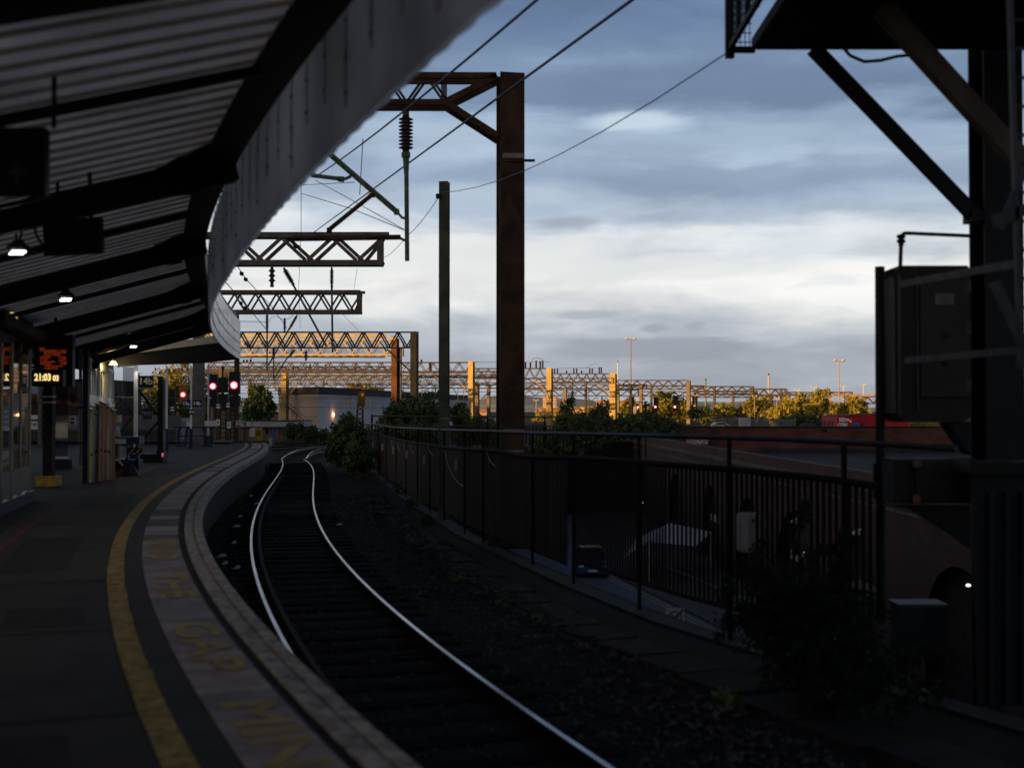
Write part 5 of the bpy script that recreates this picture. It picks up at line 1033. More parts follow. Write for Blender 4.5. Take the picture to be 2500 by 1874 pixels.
# glazed shelter at the left edge with tarnished posts
brass = mat('tarnished_yellow_metal', (.10, .07, .025), .45, .3, col2=(.20, .15, .06), scale=3)
clear = bpy.data.materials.new('shelter_glass'); clear.use_nodes = True; MATS['shelter_glass'] = clear
t = clear.node_tree; t.nodes.remove(t.nodes['Principled BSDF']); tb = t.nodes.new('ShaderNodeBsdfTransparent'); tb.inputs[0].default_value = (.62, .62, .62, 1); gb = t.nodes.new('ShaderNodeBsdfGlossy'); gb.inputs[1].default_value = .03
fr = t.nodes.new('ShaderNodeFresnel'); fr.inputs[0].default_value = 1.5; mx = t.nodes.new('ShaderNodeMixShader'); t.links.new(fr.outputs[0], mx.inputs[0]); t.links.new(tb.outputs[0], mx.inputs[1]); t.links.new(gb.outputs[0], mx.inputs[2]); t.links.new(mx.outputs[0], t.nodes['Material Output'].inputs[0])
sh = thing('waiting_shelter', 'glazed waiting shelter with tarnished yellow posts at the left edge of the platform', 'shelter', tuple(P(40, 1240, 20)))
pts_s = [(-30, 1262, 18.6), (2, 1250, 19.6), (28, 1238, 20.6), (50, 1226, 21.6), (72, 1215, 22.8)]
for i, (x, y, Y) in enumerate(pts_s):
    w = (11, 10, 9, 8, 8)[i]; a = P(x, 765 + i * 3, Y); MB().box((a.x, Y, a.z / 2 + .1), (w * Y / FPX, .08, a.z - .2)).obj('post', brass, sh)
    q = MB()
    for z in (.25, 1.55): q.tube((a.x, Y - .05, z), (a.x, Y - .08, z), .025, 6)
    q.obj('fixing', greyst, sh)
for (xa, ya, Ya), (xb, yb, Yb) in zip(pts_s[:-1], pts_s[1:]):
    a, b = P(xa, 800, Ya), P(xb, 800, Yb); z0, z1 = .32, P(xa, 820, Ya).z
    MB().add([(a.x, Ya + .03, z0), (b.x, Yb + .03, z0), (b.x, Yb + .03, z1), (a.x, Ya + .03, z1)], [(0, 1, 2, 3)]).obj('glass_pane', clear, sh)
    MB().bar((a.x, Ya + .02, z1 + .2), (b.x, Yb + .02, z1 + .2), .1, .5).obj('header', dsteel, sh); MB().bar((a.x, Ya + .02, 1.02), (b.x, Yb + .02, 1.02), .05, .04).obj('transom', dsteel, sh)
    MB().bar((a.x, Ya + .03, .45), (b.x, Yb + .03, .45), .012, .42).obj('lower_panel', mat('obscured_panel', (.10, .105, .11), .4, var=.2), sh)
a, b = P(-30, 1262, 18.6), P(84, 1210, 23.2); MB().prism([Vector((a.x, 18.5, 0)), Vector((b.x, 23.2, 0)), Vector((b.x - 1.6, 23.8, 0)), Vector((a.x - 2, 18.9, 0))], (0, 0, .19)).obj('plinth', navy, sh)
a = P(8, 790, 19.9); MB().lathe(a + Vector((0, .3, .2)), a + Vector((0, .3, 0)), [(0, .05), (1, .16)], 10).obj('lamp', mat('warm_lamp', (1, .75, .25), emit=.5), sh)
MB().prism([Vector((-7.3, 18.4, 2.9)), Vector((-8.2, 23.4, 2.75)), Vector((-13.5, 25, 2.75)), Vector((-13, 18.4, 2.9))], (0, 0, .14)).obj('roof', dsteel, sh)
# signs on the yellow based column
sg2 = thing('notice_plate', 'small white and red notice on the yellow based column', 'sign', tuple(P(177, 1027, 28.0)))
cY = edge(28.4, TT, 0).y - .115
quadbox(MB(), 169, 1015, 184, 1038, cY, .012).obj('plate', white, sg2); quadbox(quadbox(MB(), 172, 1019, 182, 1025, cY - .006, .006), 171, 1028, 182, 1036, cY - .006, .006).obj('red_panel', redp, sg2)
# wooden hut with white framed windows
hutm = mat('cream_boarding', (.34, .31, .25), .7, 0, col2=(.46, .42, .34), scale=1.2)
hut = thing('glazed_partition', 'cream boarded platform partition with tall white framed windows and a warm lamp under its eaves', 'partition', tuple(edge(34, 3.6, 0)))
HA, HB = P(206, 1178, 28.9), P(276, 1130, 39.8); HA = Vector((HA.x, HA.y, 0)); HB = Vector((HB.x, HB.y, 0)); hd = (HB - HA).normalized(); hn = Vector((-hd.y, hd.x, 0)); HL = (HB - HA).length
def hp_(s_, z, o_=0): return HA + hd * s_ + hn * o_ + Vector((0, 0, z))
MB().prism([hp_(0, 0), hp_(HL, 0), hp_(HL, 0, .07), hp_(0, 0, .07)], (0, 0, 1.74)).obj('wall', hutm, hut)
MB().prism([hp_(0, 2.9), hp_(HL, 2.9), hp_(HL, 2.9, .2), hp_(0, 2.9, .2)], (0, 0, .14)).obj('roof', dsteel, hut)
MB().prism([hp_(-.05, 1.74, -.04), hp_(HL + .05, 1.74, -.04), hp_(HL + .05, 1.74, .05), hp_(-.05, 1.74, .05)], (0, 0, .12)).obj('sill', white, hut)
bd_ = MB()
for i in range(27): bd_.prism([hp_(.2 + i * HL / 27, .05, -.03), hp_(.27 + i * HL / 27, .05, -.03), hp_(.27 + i * HL / 27, .05, .0), hp_(.2 + i * HL / 27, .05, 0)], (0, 0, 1.68))
bd_.obj('cover_strips', hutm, hut)
nw = 7
for i in range(nw):
    s0, s1 = i * HL / nw + .03, (i + 1) * HL / nw - .03; fr_ = MB()
    for sa, sb, za, zb_ in ((s0, s0 + .12, 1.87, 2.88), (s1 - .12, s1, 1.87, 2.88), (s0 + .12, s1 - .12, 1.87, 2.0), (s0 + .12, s1 - .12, 2.78, 2.88), ((s0 + s1) / 2 - .04, (s0 + s1) / 2 + .04, 2.0, 2.78)):
        fr_.prism([hp_(sa, za, -.02), hp_(sb, za, -.02), hp_(sb, za, .06), hp_(sa, za, .06)], (0, 0, zb_ - za))
    w_ = fr_.obj('window', white, hut); MB().add([hp_(s0 + .1, 1.98, .03), hp_(s1 - .1, 1.98, .03), hp_(s1 - .1, 2.8, .03), hp_(s0 + .1, 2.8, .03)], [(0, 1, 2, 3)]).obj('pane', glassm, w_)
lp = hp_(5.6, 2.86, -.30); MB().lathe(lp + Vector((0, 0, .1)), lp, [(0, .05), (1, .11)], 10).obj('eaves_lamp', mat('warm_lamp_bulb', (1, .72, .25), emit=4), hut)
MB().bar(lp + Vector((0, 0, .08)), lp + hn * .32 + Vector((0, 0, .12)), .03, .03).obj('lamp_arm', dsteel, hut)
li = bpy.data.lights.new('eaves_light', 'POINT'); li.energy = 16; li.color = (1, .74, .30); li.shadow_soft_size = .06; lo = bpy.data.objects.new('eaves_light', li); COL.objects.link(lo); lo.location = lp + Vector((0, 0, -.06)); lo.parent = hut; lo.matrix_parent_inverse = Matrix.Translation(Vector(hut['_loc'])).inverted()
sp_ = P(229, 886, 31); root = thing('loudspeaker', 'round black loudspeaker under the canopy before the partition windows', 'speaker', tuple(sp_)); MB().lathe(sp_ + Vector((0, -.12, 0)), sp_ + Vector((0, .12, 0)), [(0, .15), (.3, .17), (1, .1)], 14).obj('body', dsteel, root); MB().tube(sp_, sp_ + Vector((0, 0, .5)), .02).obj('hanger', dsteel, root)
# pipes on the dark post in front of the hut
dp_ = thing('drainpipes', 'dark post with a pale drainpipe standing at the near end of the partition', 'pipe', tuple(P(200, 1176, 29.3)))
quadbox(MB(), 203, 850, 213, 1180, 28.6, .12).obj('post', dsteel, dp_); q = MB(); a = P(197, 850, 28.7); q.tube((a.x, 28.7, .4), (a.x, 28.7, 3), .038); q.obj('pipe', greyst, dp_)
q = MB()
for z in (.9, 1.7, 2.3): q.box((a.x, 28.7, z), (.12, .1, .05))
q.obj('clips', dsteel, dp_)
# boarding ramps leaning on the partition
og_ = orange; RG = 'boarding ramps leaning on the partition'
for i, (xt, xb, yt, w, m_, lb) in enumerate([(214, 216, 1000, 7, yellow, 'yellow edged folded ramp leaning at the near end of the row'), (224, 226, 1008, 6, greyst, 'grey folded ramp, second from the near end of the row'), (236, 241, 990, 9, orange, 'broad orange folded ramp with a sloping grey cap'), (246, 251, 985, 8, orange, 'orange folded ramp in the middle of the row'), (255, 262, 993, 6, mat('tan_board', (.34, .17, .05), .65), 'tan edged folded ramp, second from the far end'), (264, 272, 1000, 7, mat('brown_board', (.15, .05, .015), .65), 'brown folded ramp at the far end of the row')]):
    Y = 29.0 + i * .28; a, b = P(xb, 1178 - i * 3, Y), P(xt, yt, Y); a.z = 0; k_ = Y / FPX; root = thing('boarding_ramp', lb, 'ramp', tuple(a), RG)
    lean = Vector((0, .22, 0)); MB().bar(a, b + lean, w * k_, .34, up=(.05, 1, 0)).obj('board', m_, root)
    MB().bar(a + Vector((w * k_ * .5 + .008, -.16, 0)), b + lean + Vector((w * k_ * .5 + .008, -.16, 0)), .012, .05).obj('edge_strip', greyst, root)
    MB().bar(b + lean + Vector((-.08, 0, .05)), b + lean + Vector((.10, 0, -.02)), .30, .03).obj('cap', greyst, root)
    MB().bar(a.lerp(b, .4) + Vector((-.05, -.18, .0)), a.lerp(b, .4) + Vector((.07, -.18, .0)), .03, .05).obj('handle', dsteel, root)
wd = thing('ramp_block', 'small orange yellow wedge block on the platform beside the blue trolley', 'block', tuple(P(287, 1158, 32.6)))
q = [P(x, y, 32.4) for x, y in ((275, 1160), (301, 1160), (301, 1136), (288, 1121), (275, 1127))]; MB().prism(q, (0, .5, 0)).obj('block', orange, wd); MB().prism([P(275, 1122, 32.38), P(287, 1118, 32.38), P(301, 1134, 32.38), P(299, 1138, 32.38), P(287, 1124, 32.38), P(275, 1128, 32.38)], (0, .54, 0)).obj('pale_edge', cream, wd)
# blue trolley
bl = mat('blue_trolley_paint', (.02, .045, .075), .4, 0, var=.3, scale=5)
tr = thing('luggage_trolley', 'dark blue platform trolley with black and yellow stripes and a bottle crate', 'trolley', tuple(P(312, 1160, 32.5)))
Yt = 32.4
quadbox(MB(), 278, 1066, 340, 1084, Yt, .45).obj('tray', bl, tr); quadbox(MB(), 272, 1071, 307, 1083, Yt - .03, .03).obj('label_panel', cream, tr)
q = MB(); quadbox(q, 280, 1084, 287, 1150, Yt, .1); quadbox(q, 330, 1084, 337, 1140, Yt, .1); quadbox(q, 284, 1122, 338, 1146, Yt, .42); quadbox(q, 305, 1084, 312, 1125, Yt, .1); q.obj('frame', bl, tr)
q = MB()
for x in (316, 331): q.prism([P(x, 1104, Yt - .02), P(x + 9, 1094, Yt - .02), P(x + 13, 1094, Yt - .02), P(x + 4, 1104, Yt - .02)], (0, .02, 0))
q.obj('yellow_stripes', yellow, tr); quadbox(MB(), 312, 1092, 346, 1106, Yt, .3).obj('bumper', dsteel, tr)
q = MB(); quadbox(q, 292, 1114, 308, 1118, Yt - .02, .3); [quadbox(q, 293 + i * 4, 1090, 295 + i * 4, 1114, Yt - .02, .02) for i in range(4)]; q.obj('crate', mat('pale_crate', (.4, .4, .38), .6), tr)
for x in (330, 305): a = P(x, 1152, Yt); MB().tube((a.x - .05, Yt + .1, .10), (a.x + .05, Yt + .1, .10), .10, 12).obj('wheel', dsteel, tr)
q = MB(); a = P(320, 1158, Yt - .2); q.lathe((a.x, Yt - .2, 0), (a.x, Yt - .2, .28), [(0, .22), (.2, .20), (1, .05)], 10); q.obj('cone_foot', dsteel, tr)
# box and horn on the hut end
bx_ = thing('wall_box', 'tan switch box and round dish fixed to the far corner of the partition', 'box', tuple(P(285, 1025, 33)))
quadbox(MB(), 277, 1012, 287, 1031, 33.0, .12).obj('casing', mat('tan_casing', (.30, .22, .12), .6), bx_); quadbox(MB(), 287, 1013, 293, 1030, 33.02, .1).obj('meter', cream, bx_)
a = P(286, 1060, 33); MB().lathe(a + Vector((-.05, 0, 0)), a + Vector((.06, 0, 0)), [(0, .22), (.6, .21), (1, .1)], 16).obj('dish', greyst, bx_)
for y in (977, 1003): quadbox(MB(), 276, y, 281, y + 8, 32.98, .02).obj('yellow_tag', mat('bright_tag', (.5, .5, .03), .6), bx_)
# white framed shelters
for i, (xs_, yt, yb, Y, lb) in enumerate([((116, 122, 165), 935, 1120, 35.8, 'white framed screen standing beside the clock on a navy plinth'), ((289, 327, 334), 886, 1108, 38.2, 'white framed screen with a mitred top right of the partition')]):
    root = thing('framed_screen', lb, 'screen', tuple(P(xs_[1], yb, Y))); q = MB()
    if i == 0: quadbox(q, 116, 925, 122, 1120, Y, .08); quadbox(q, 122, 1114, 167, 1120, Y, .08)
    else: quadbox(q, 327, 886, 334, 1125, Y, .08); q.prism([P(287, 894, Y), P(327, 887, Y), P(327, 892.5, Y), P(300, 896, Y)], (0, .08, 0)); q.bar(P(288, 894, Y), P(345, 868, Y + 1), .05, .07)
    q.obj('frame', white, root)
    q = MB(); quadbox(q, *( (122, 935, 165, 1114) if i == 0 else (300, 896, 327, 1115)), Y + .03, .01); q.obj('glass_pane', clear, root)
    q = MB(); quadbox(q, *((110, 1120, 167, 1146) if i == 0 else (298, 1108, 336, 1126)), Y - .05, .3); q.obj('plinth', navy, root)
# braced black trestle
ts = thing('braced_post', 'black steel post with crossing diagonal braces on a dark plinth, right of the partition', 'post', tuple(P(391, 1128, 40.5)))
Yp = 40.5; q = MB(); quadbox(q, 385, 918, 396, 1110, Yp, .14); q.obj('post', dsteel, ts)
q = MB(); quadbox(q, 396, 925, 403, 1105, Yp + .05, .05); q.obj('side_channel', greyst, ts)
MB().bar(P(338, 950, Yp), P(392, 1022, Yp), .07, .07).bar(P(392, 1022, Yp), P(345, 1078, Yp), .06, .06).obj('brace', dsteel, ts)
MB().bar(P(284, 960, Yp), P(327, 1014, Yp), .07, .07).bar(P(327, 1014, Yp), P(290, 1058, Yp), .06, .06).obj('brace', dsteel, ts)
q = MB(); quadbox(q, 338, 1108, 398, 1128, Yp - .2, .5); q.prism([P(380, 1108, Yp - .1), P(402, 1108, Yp - .1), P(396, 1096, Yp - .1), P(385, 1096, Yp - .1)], (0, .3, 0)); q.obj('plinth', dsteel, ts)
a = P(397, 1110, Yp - .25); MB().box(a, (.06, .02, .12)).obj('reflector', mat('pink_reflector', (.7, .12, .25), .3, emit=.4), ts)  # reflected light put in as a glow, no lamp here
MB().bar(P(283, 968, 36), P(327, 970, 36), .04, .03).obj('tie', mat('pale_blue_strip', (.12, .2, .28), .5), ts)
# platform number signs
def plate_sign(name, label, x0, y0_, x1, y1_, Y, txt, size_px, m, tm=pale, strip_=True, group='platform number signs', dx=0):
    root = thing(name, label, 'sign', tuple(P((x0 + x1) / 2, (y0_ + y1_) / 2, Y)), group); quadbox(MB(), x0, y0_, x1, y1_, Y, .04).obj('panel', m, root)
    if strip_: quadbox(MB(), x0, y1_ - (y1_ - y0_) * .12, x1, y1_, Y - .008, .008).obj('blue_strip', mat('light_blue_strip', (.13, .22, .30), .5), root)
    if txt: text(root, txt, size_px * Y / FPX, P((x0 + x1) / 2 + dx, (y0_ + y1_) / 2 - (y1_ - y0_) * .06 * strip_, Y - .012), tm, bold=.004)
    return root
plate_sign('platform_sign', 'large navy sign reading 14b hung under the canopy', 337, 917, 374, 949, 34.5, '14b', 23, navysign)
plate_sign('platform_sign', 'small navy sign reading 13a left of the white pole', 445, 976, 465, 996, 50.5, '13a', 12, navysign, dx=-.5)
plate_sign('platform_sign', 'small navy sign reading 14b right of the white pole', 469, 976, 492, 996, 50.5, '14b', 12.5, navysign)
plate_sign('stop_marker', 'square black sign with a white 3 on a white pole', 400.5, 996, 413.5, 1010, 49.2, '3', 12, blacks, strip_=False, group='train stop markers')
plate_sign('stop_marker', 'square black sign reading 4 / 11 on a white pole', 462, 999, 474.5, 1012, 50.3, '4/11', 7.5, blacks, strip_=False, group='train stop markers')
plate_sign('station_sign', 'dim navy notice board below the large 14b sign', 349, 996, 371, 1023, 46, 'Platforms\n13 & 14', 5.2, navysign, mat('dim_lettering', (.2, .2, .22), .6), False, 'station notices')
PG = 'white poles with navy bases'
for x, yt, ym, yb, w, lb in ((407.5, 897, 1046, 1106, 5.2, 'white pole with navy base carrying the number 3 sign'), (467, 893, 1045, 1095, 4.6, 'white pole with navy base between the two small platform signs'), (509, 888, 1076, 1080, 4.2, 'slim white pole left of the two red signals'), (396.5, 930, 1050, 1112, 2.5, 'thin white pole partly behind the black braced post')):
    Y = 1.62 * FPX / (yb - 1003); Y = min(max(Y, 38), 62); root = thing('white_pole', lb, 'pole', (P(x, yb, Y).x, Y, 0), PG); a = P(x, yt, Y); m_ = P(x, ym, Y)
    MB().tube((a.x, Y, m_.z), (a.x, Y, a.z), w / 2 * Y / FPX, 10).obj('pole', white, root); MB().lathe((a.x, Y, 0), (a.x, Y, m_.z), [(0, w * 1.0 * Y / FPX), (.93, w * .95 * Y / FPX), (1, w * .6 * Y / FPX)], 12).obj('base', navy, root)
# leaning rails / perch benches
def perch(x0, x1, Y, label):
    k_ = Y / FPX; root = thing('perch_bench', label, 'bench', tuple(P((x0 + x1) / 2, 1090, Y)), 'navy perch benches'); z1, z2 = P(0, 1042, Y).z, P(0, 1064, Y).z
    a, b = P(x0, 0, Y).x, P(x1, 0, Y).x
    MB().box(((a + b) / 2, Y, z1), (b - a, .3, .06)).obj('top_rail', navy, root); MB().box(((a + b) / 2, Y, z2), (b - a - .25, .18, .05)).obj('mid_rail', navy, root)
    for f_ in (.09, .27, .72, .90):
        x = a + (b - a) * f_; s_ = -1 if f_ < .5 else 1
        MB().path([Vector((x + s_ * -.12, Y, z1)), Vector((x + s_ * -.03, Y, z1 - .12)), Vector((x, Y, z2)), Vector((x + .0, Y, .05))], .05, 8).obj('leg', navy, root)
    for f_ in (.18, .81): x = a + (b - a) * f_; MB().box((x, Y, .08), ((b - a) * .24, .35, .08)).obj('foot_plate', navy, root)
    q = MB(); x = a + (b - a) * .81; q.box((x, Y + .03, z2 / 2 + .06), ((b - a) * .16, .02, z2 - .2)); q.obj('end_panel', mat('dark_smoked_panel', (.03, .035, .045), .3), root)
    return root
b1 = perch(432, 534, 58, 'curved leg navy perch bench in front of the grey column')
copy_thing(b1, (P(355, 1095, 46).x - b1.location.x, -12, 0), 'curved leg navy perch bench half hidden behind the black braced post')
# red signals at the platform end
redl = mat('red_signal_lamp', (1.0, .04, .07), emit=2.2); redc = mat('red_signal_core', (1.0, .55, .55), emit=2.2)
def signal(label, xl, yl, rpx, box, Y, lit=True, extra=None, post=None, face=blacks, grp='red railway signals'):
    root = thing('railway_signal', label, 'signal', tuple(P(xl, 1090 if Y < 100 else 1025, Y)), grp); k_ = Y / FPX
    quadbox(MB(), *box, Y, .25).obj('backboard', face, root)
    c = P(xl, yl, Y - .03); hd_ = MB().lathe(c + Vector((0, -.02, 0)), c + Vector((0, .02, 0)), [(0, rpx * k_ * 1.0), (1, rpx * k_ * 1.15)], 20).obj('lamp', redl, root)
    q = MB()
    for i in range(19):
        rr_ = 0 if i == 0 else (.36 if i < 7 else .66); th = i * 1.047 if i < 7 else (i - 7) * .5236
        cc = c + Vector((math.cos(th) * rr_ * rpx * k_, -.03, math.sin(th) * rr_ * rpx * k_)); q.lathe(cc, cc + Vector((0, .01, 0)), [(0, rpx * k_ * .17), (1, rpx * k_ * .17)], 8)
    q.obj('lamp_leds', redc, hd_)
    for e in extra or (): quadbox(MB(), *e, Y + .02, .22).obj('blank_panel', blacks, root)
    if post: q = MB(); quadbox(q, *post, Y + .1, .14); q.obj('post', dbrown, root)
    return root
s1 = signal('left red signal of the close pair beside the canopy end', 519.5, 942.5, 7.0, (511, 913, 530, 970), 76, extra=((512, 972, 530, 993),), post=(529, 985, 537, 1085))
s2 = signal('right and brighter red signal of the close pair beside the canopy end', 571, 940, 8.2, (559, 907, 585, 962), 74, extra=((531, 921, 556, 958), (533, 961, 556, 988), (560, 965, 585, 991)), post=(552, 990, 560, 1090))
MB().bar(P(560, 985, 74.1), P(584, 1003, 74.1), .08, .08).bar(P(516, 972, 74.1), P(585, 960, 74.1), .05, .05).obj('bracket', dsteel, s2)
quadbox(MB(), 573, 876, 583, 908, 74.2, .2).obj('head_post', rust, s2)
s3 = signal('pink red signal with a sunlit amber face among the golden leaves', 446.5, 963, 5.4, (437, 941, 455, 986), 95, extra=((411, 951, 428, 970), (411, 973, 428, 990)), post=(418, 990, 426, 1070), face=mat('sunlit_amber_face', (.26, .12, .03), .6, var=.2))  # sunlight on the signal face put into its amber colour
MB().bar(P(405, 990, 95), P(460, 985, 95), .06, .06).obj('bracket', dsteel, s3)
ID = 'signal number plates'
for x0, y0_, x1, y1_, Y, tx, lb in ((527.5, 985, 537.5, 1000, 73.6, 'MP\n382', 'black plate reading MP 382 on the left signal post'), (551.5, 982, 562, 998, 73.6, 'MP\n384', 'black plate reading MP 384 on the right signal post'), (416, 993, 425, 1005, 94, 'MP\n374', 'black plate reading MP 374 under the amber faced signal'), (346, 970, 353, 981, 60, 'MP\n370', 'dim small plate under the large 14b sign')):
    root = thing('number_plate', lb, 'sign', tuple(P((x0 + x1) / 2, y1_, Y)), ID); quadbox(MB(), x0, y0_, x1, y1_, Y, .02).obj('plate', blacks, root); text(root, tx, 6.2 * Y / FPX, P((x0 + x1) / 2, (y0_ + y1_) / 2 - 1.0, Y - .01), pale, bold=.006)
LG = 'ladders on the signal posts'
for x0, x1, yt, lb, Y in ((538, 551, 1000, 'cream backed ladder between the two signal posts', 75), (563, 571, 1000, 'cream backed ladder right of the brighter signal post', 75), (428, 438, 1003, 'cream backed ladder under the amber faced signal', 96)):
    root = thing('signal_ladder', lb, 'ladder', tuple(P((x0 + x1) / 2, 1085, Y)), LG); quadbox(MB(), x0 + 1, yt, x1 - 1, 1086, Y + .04, .03).obj('back_panel', mat('cream_panel', (.26, .20, .12), .7, var=.2), root)
    q = MB(); [quadbox(MB(), x0, yt + i * 11, x1, yt + i * 11 + 1.8, Y - .02, .05).obj('rung', dsteel, root) for i in range(8)]
    for x in (x0, x1): quadbox(MB(), x - .8, yt - 4, x + .8, 1087, Y, .05).obj('stile', dsteel, root)
for x, y, lb in ((531, 1031, 'white box on the left signal post'), (558, 1037, 'white box on the right signal post')):
    Y = 73.5; root = thing('telephone_box', lb, 'box', tuple(P(x, y, Y)), 'white boxes on the signal posts'); quadbox(MB(), x - 4, y - 8, x + 4, y + 8, Y, .2).obj('casing', white, root); quadbox(MB(), x - 2, y - 3, x + 2, y + 2, Y - .01, .01).obj('label_plate', greyst, root)
# trespass sign, green sign, notices and yellow board at the platform end
ns = thing('trespass_sign', 'white sign with a red circle and walking figure above a red band', 'sign', tuple(P(582, 1034, 66)), 'warning signs at the platform end'); Yn = 66.5; k_ = Yn / FPX
quadbox(MB(), 576, 1026, 588.5, 1043, Yn, .02).obj('plate', white, ns); quadbox(MB(), 576.6, 1037.5, 588, 1042.5, Yn - .006, .006).obj('red_band', redp, ns)
q = MB(); c = P(582.2, 1031.8, Yn - .008)
for i in range(20): t0, t1 = .314 * i, .314 * (i + 1); q.bar(c + Vector((math.cos(t0), 0, math.sin(t0))) * 4.7 * k_, c + Vector((math.cos(t1), 0, math.sin(t1))) * 4.7 * k_, 1.1 * k_, .006, up=(0, 1, 0))
q.bar(c + Vector((-3.2, 0, 3.2)) * k_, c + Vector((3.2, 0, -3.2)) * k_, 1.0 * k_, .005, up=(0, 1, 0)); q.obj('red_ring', redp, ns)
q = MB(); q.box(c + Vector((.3, .003, 3.0)) * k_ * 1, (1.5 * k_, .004, 1.4 * k_)).bar(c + Vector((0, .002, 2.2 * k_)), c + Vector((-.2 * k_, .002, -.8 * k_)), 1.6 * k_, .004, up=(0, 1, 0)).bar(c + Vector((-.2 * k_, .002, -.6 * k_)), c + Vector((-1.8 * k_, .002, -3.4 * k_)), .9 * k_, .004, up=(0, 1, 0)).bar(c + Vector((-.2 * k_, .002, -.6 * k_)), c + Vector((1.6 * k_, .002, -3.2 * k_)), .9 * k_, .004, up=(0, 1, 0)).bar(c + Vector((-.1 * k_, .002, 1.4 * k_)), c + Vector((2.2 * k_, .002, .2 * k_)), .8 * k_, .004, up=(0, 1, 0)); q.obj('walking_figure', blacks, ns)
quadbox(MB(), 577, 1043, 580, 1086, Yn + .03, .06).obj('post', dsteel, ns)
gs = thing('round_green_sign', 'round green sign beside the trespass sign', 'sign', tuple(P(594, 1029, 67)), 'warning signs at the platform end'); c = P(594, 1029, 67); MB().lathe(c, c + Vector((0, .03, 0)), [(0, 5.6 * 67 / FPX), (1, 5.6 * 67 / FPX)], 20).obj('disc', mat('green_sign', (.01, .12, .05), .5, var=.1), gs)
text(gs, 'WAIT\nHERE', 3.0 * 67 / FPX, c + Vector((0, -.01, 0)), pale); quadbox(MB(), 596.5, 1030, 599.5, 1086, 67.1, .06).obj('post', dbrown, gs)
wn = thing('notice_board', 'pair of white notice panels on a tan post at the platform end', 'sign', tuple(P(615, 1055, 66)), 'warning signs at the platform end')
quadbox(MB(), 609, 1046, 615, 1065, 66.3, .02).obj('plate', white, wn); quadbox(MB(), 616, 1045, 622.5, 1065, 66.3, .02).obj('plate', white, wn); quadbox(MB(), 613.5, 1020, 616.2, 1088, 66.4, .06).obj('post', mat('tan_post', (.20, .15, .10), .7), wn)
text(wn, 'LOOK\nOUT\nFOR\nTRAINS', 3.4 * 66 / FPX, P(612, 1055, 66.28), redp, sx=.6); text(wn, 'STOP\nLOOK\nLISTEN', 4.0 * 66 / FPX, P(619.3, 1055, 66.28), redp, sx=.6)
yb_ = thing('yellow_barrier', 'upright yellow plastic barrier with dark lettering beside the notices', 'barrier', tuple(P(631, 1072, 66))); q = MB(); quadbox(q, 625, 1046, 637, 1073, 66.6, .06); quadbox(q, 624, 1043, 626.5, 1074, 66.6, .08); quadbox(q, 635.5, 1043, 638, 1074, 66.6, .08); q.obj('frame', mat('bright_yellow_plastic', (.50, .34, .015), .45, var=.12), yb_)
quadbox(MB(), 628, 1049, 634, 1063, 66.58, .01).obj('dark_panel', mat('brown_panel', (.15, .09, .02), .6), yb_)
wp_ = thing('white_post', 'short pale concrete post at the very end of the platform', 'post', tuple(P(661, 1088, 67))); quadbox(MB(), 657, 1068, 663.5, 1088, 66.8, .15).obj('post', mat('pale_concrete_post', (.42, .37, .28), .8, var=.15), wp_); quadbox(MB(), 663.8, 1069, 667, 1087, 66.85, .1).obj('side_plate', greyst, wp_)
for x in (602, 648, 670, 682): tag(quadbox(MB(), x - .9, 1040, x + .9, 1090, 72 + x * .01, .06).obj('fence_post', dbrown), 'thin brown post in the line fence beyond the platform end', 'post', 'posts beyond the platform end')
tag(MB().tube(P(588, 1046, 78), P(700, 1047, 78), .02, 5).obj('fence_wire', wirem), 'level top wire of the fence beyond the platform end', 'wire')

# ------------------------------------------------------------------ buildings beyond the platform
lb_ = thing('low_office', 'low brown station office with a long pale fascia and a blue door', 'building', tuple(P(650, 1080, 118)))
Yo = 118; zf = P(0, 1083, Yo).z
q = MB(); quadbox(q, 572, 1042, 728, 1092, Yo, 6); q.obj('wall', mat('brown_render', (.12, .085, .062), .85, col2=(.17, .125, .09), scale=.6), lb_)
q = MB(); quadbox(q, 568, 1028, 733, 1041.5, Yo - .6, 7); q.obj('fascia', mat('pale_blue_fascia', (.36, .36, .40), .7, var=.08), lb_)
text(lb_, 'PICCADILLY', 5.0 * Yo / FPX, P(647, 1034.5, Yo - .62), greyst, sx=1.2); q = MB(); quadbox(q, 567, 1026.3, 734, 1028.2, Yo - .7, 7.2); q.obj('roof_edge', rust, lb_)
q = MB(); quadbox(q, 662.5, 1026 + 17, 669.5, 1088, Yo - .03, .05); q.obj('door', mat('bright_blue_door', (.03, .12, .30), .5), lb_)
for x0, x1 in ((647, 656), (684, 690), (719, 723), (610, 620)): q = MB(); quadbox(q, x0, 1044, x1, 1059, Yo - .02, .03); q.obj('window', glassm, lb_)
for x in (656, 590): quadbox(MB(), x, 1041, x + 3, 1090, Yo - .1, .2).obj('pilaster', pst, lb_)
lb2 = thing('low_office', 'second low office with pinkish fascia behind the grey column', 'building', tuple(P(500, 1080, 122))); q = MB(); quadbox(q, 440, 1042, 545, 1092, 122, 6); q.obj('wall', MATS['brown_render'], lb2); q = MB(); quadbox(q, 436, 1028, 531, 1041, 121.5, 7); q.obj('fascia', mat('pinkish_fascia', (.55, .44, .38), .7, var=.08), lb2)
for x0, x1 in ((450, 458), (476, 484), (512, 520)): q = MB(); quadbox(q, x0, 1050, x1, 1062, 121.98, .03); q.obj('window', mat('greenish_window', (.06, .09, .07), .3), lb2)
wk_ = thing('works_building', 'large pale grey works building with a dark roof band and small high windows', 'building', tuple(P(777, 1060, 165)))
cA, cB, cC = P(680, 960, 176), P(777, 962, 165), P(1150, 975, 262); zt = 4.35
for v in (cA, cB, cC): v.z = ZG
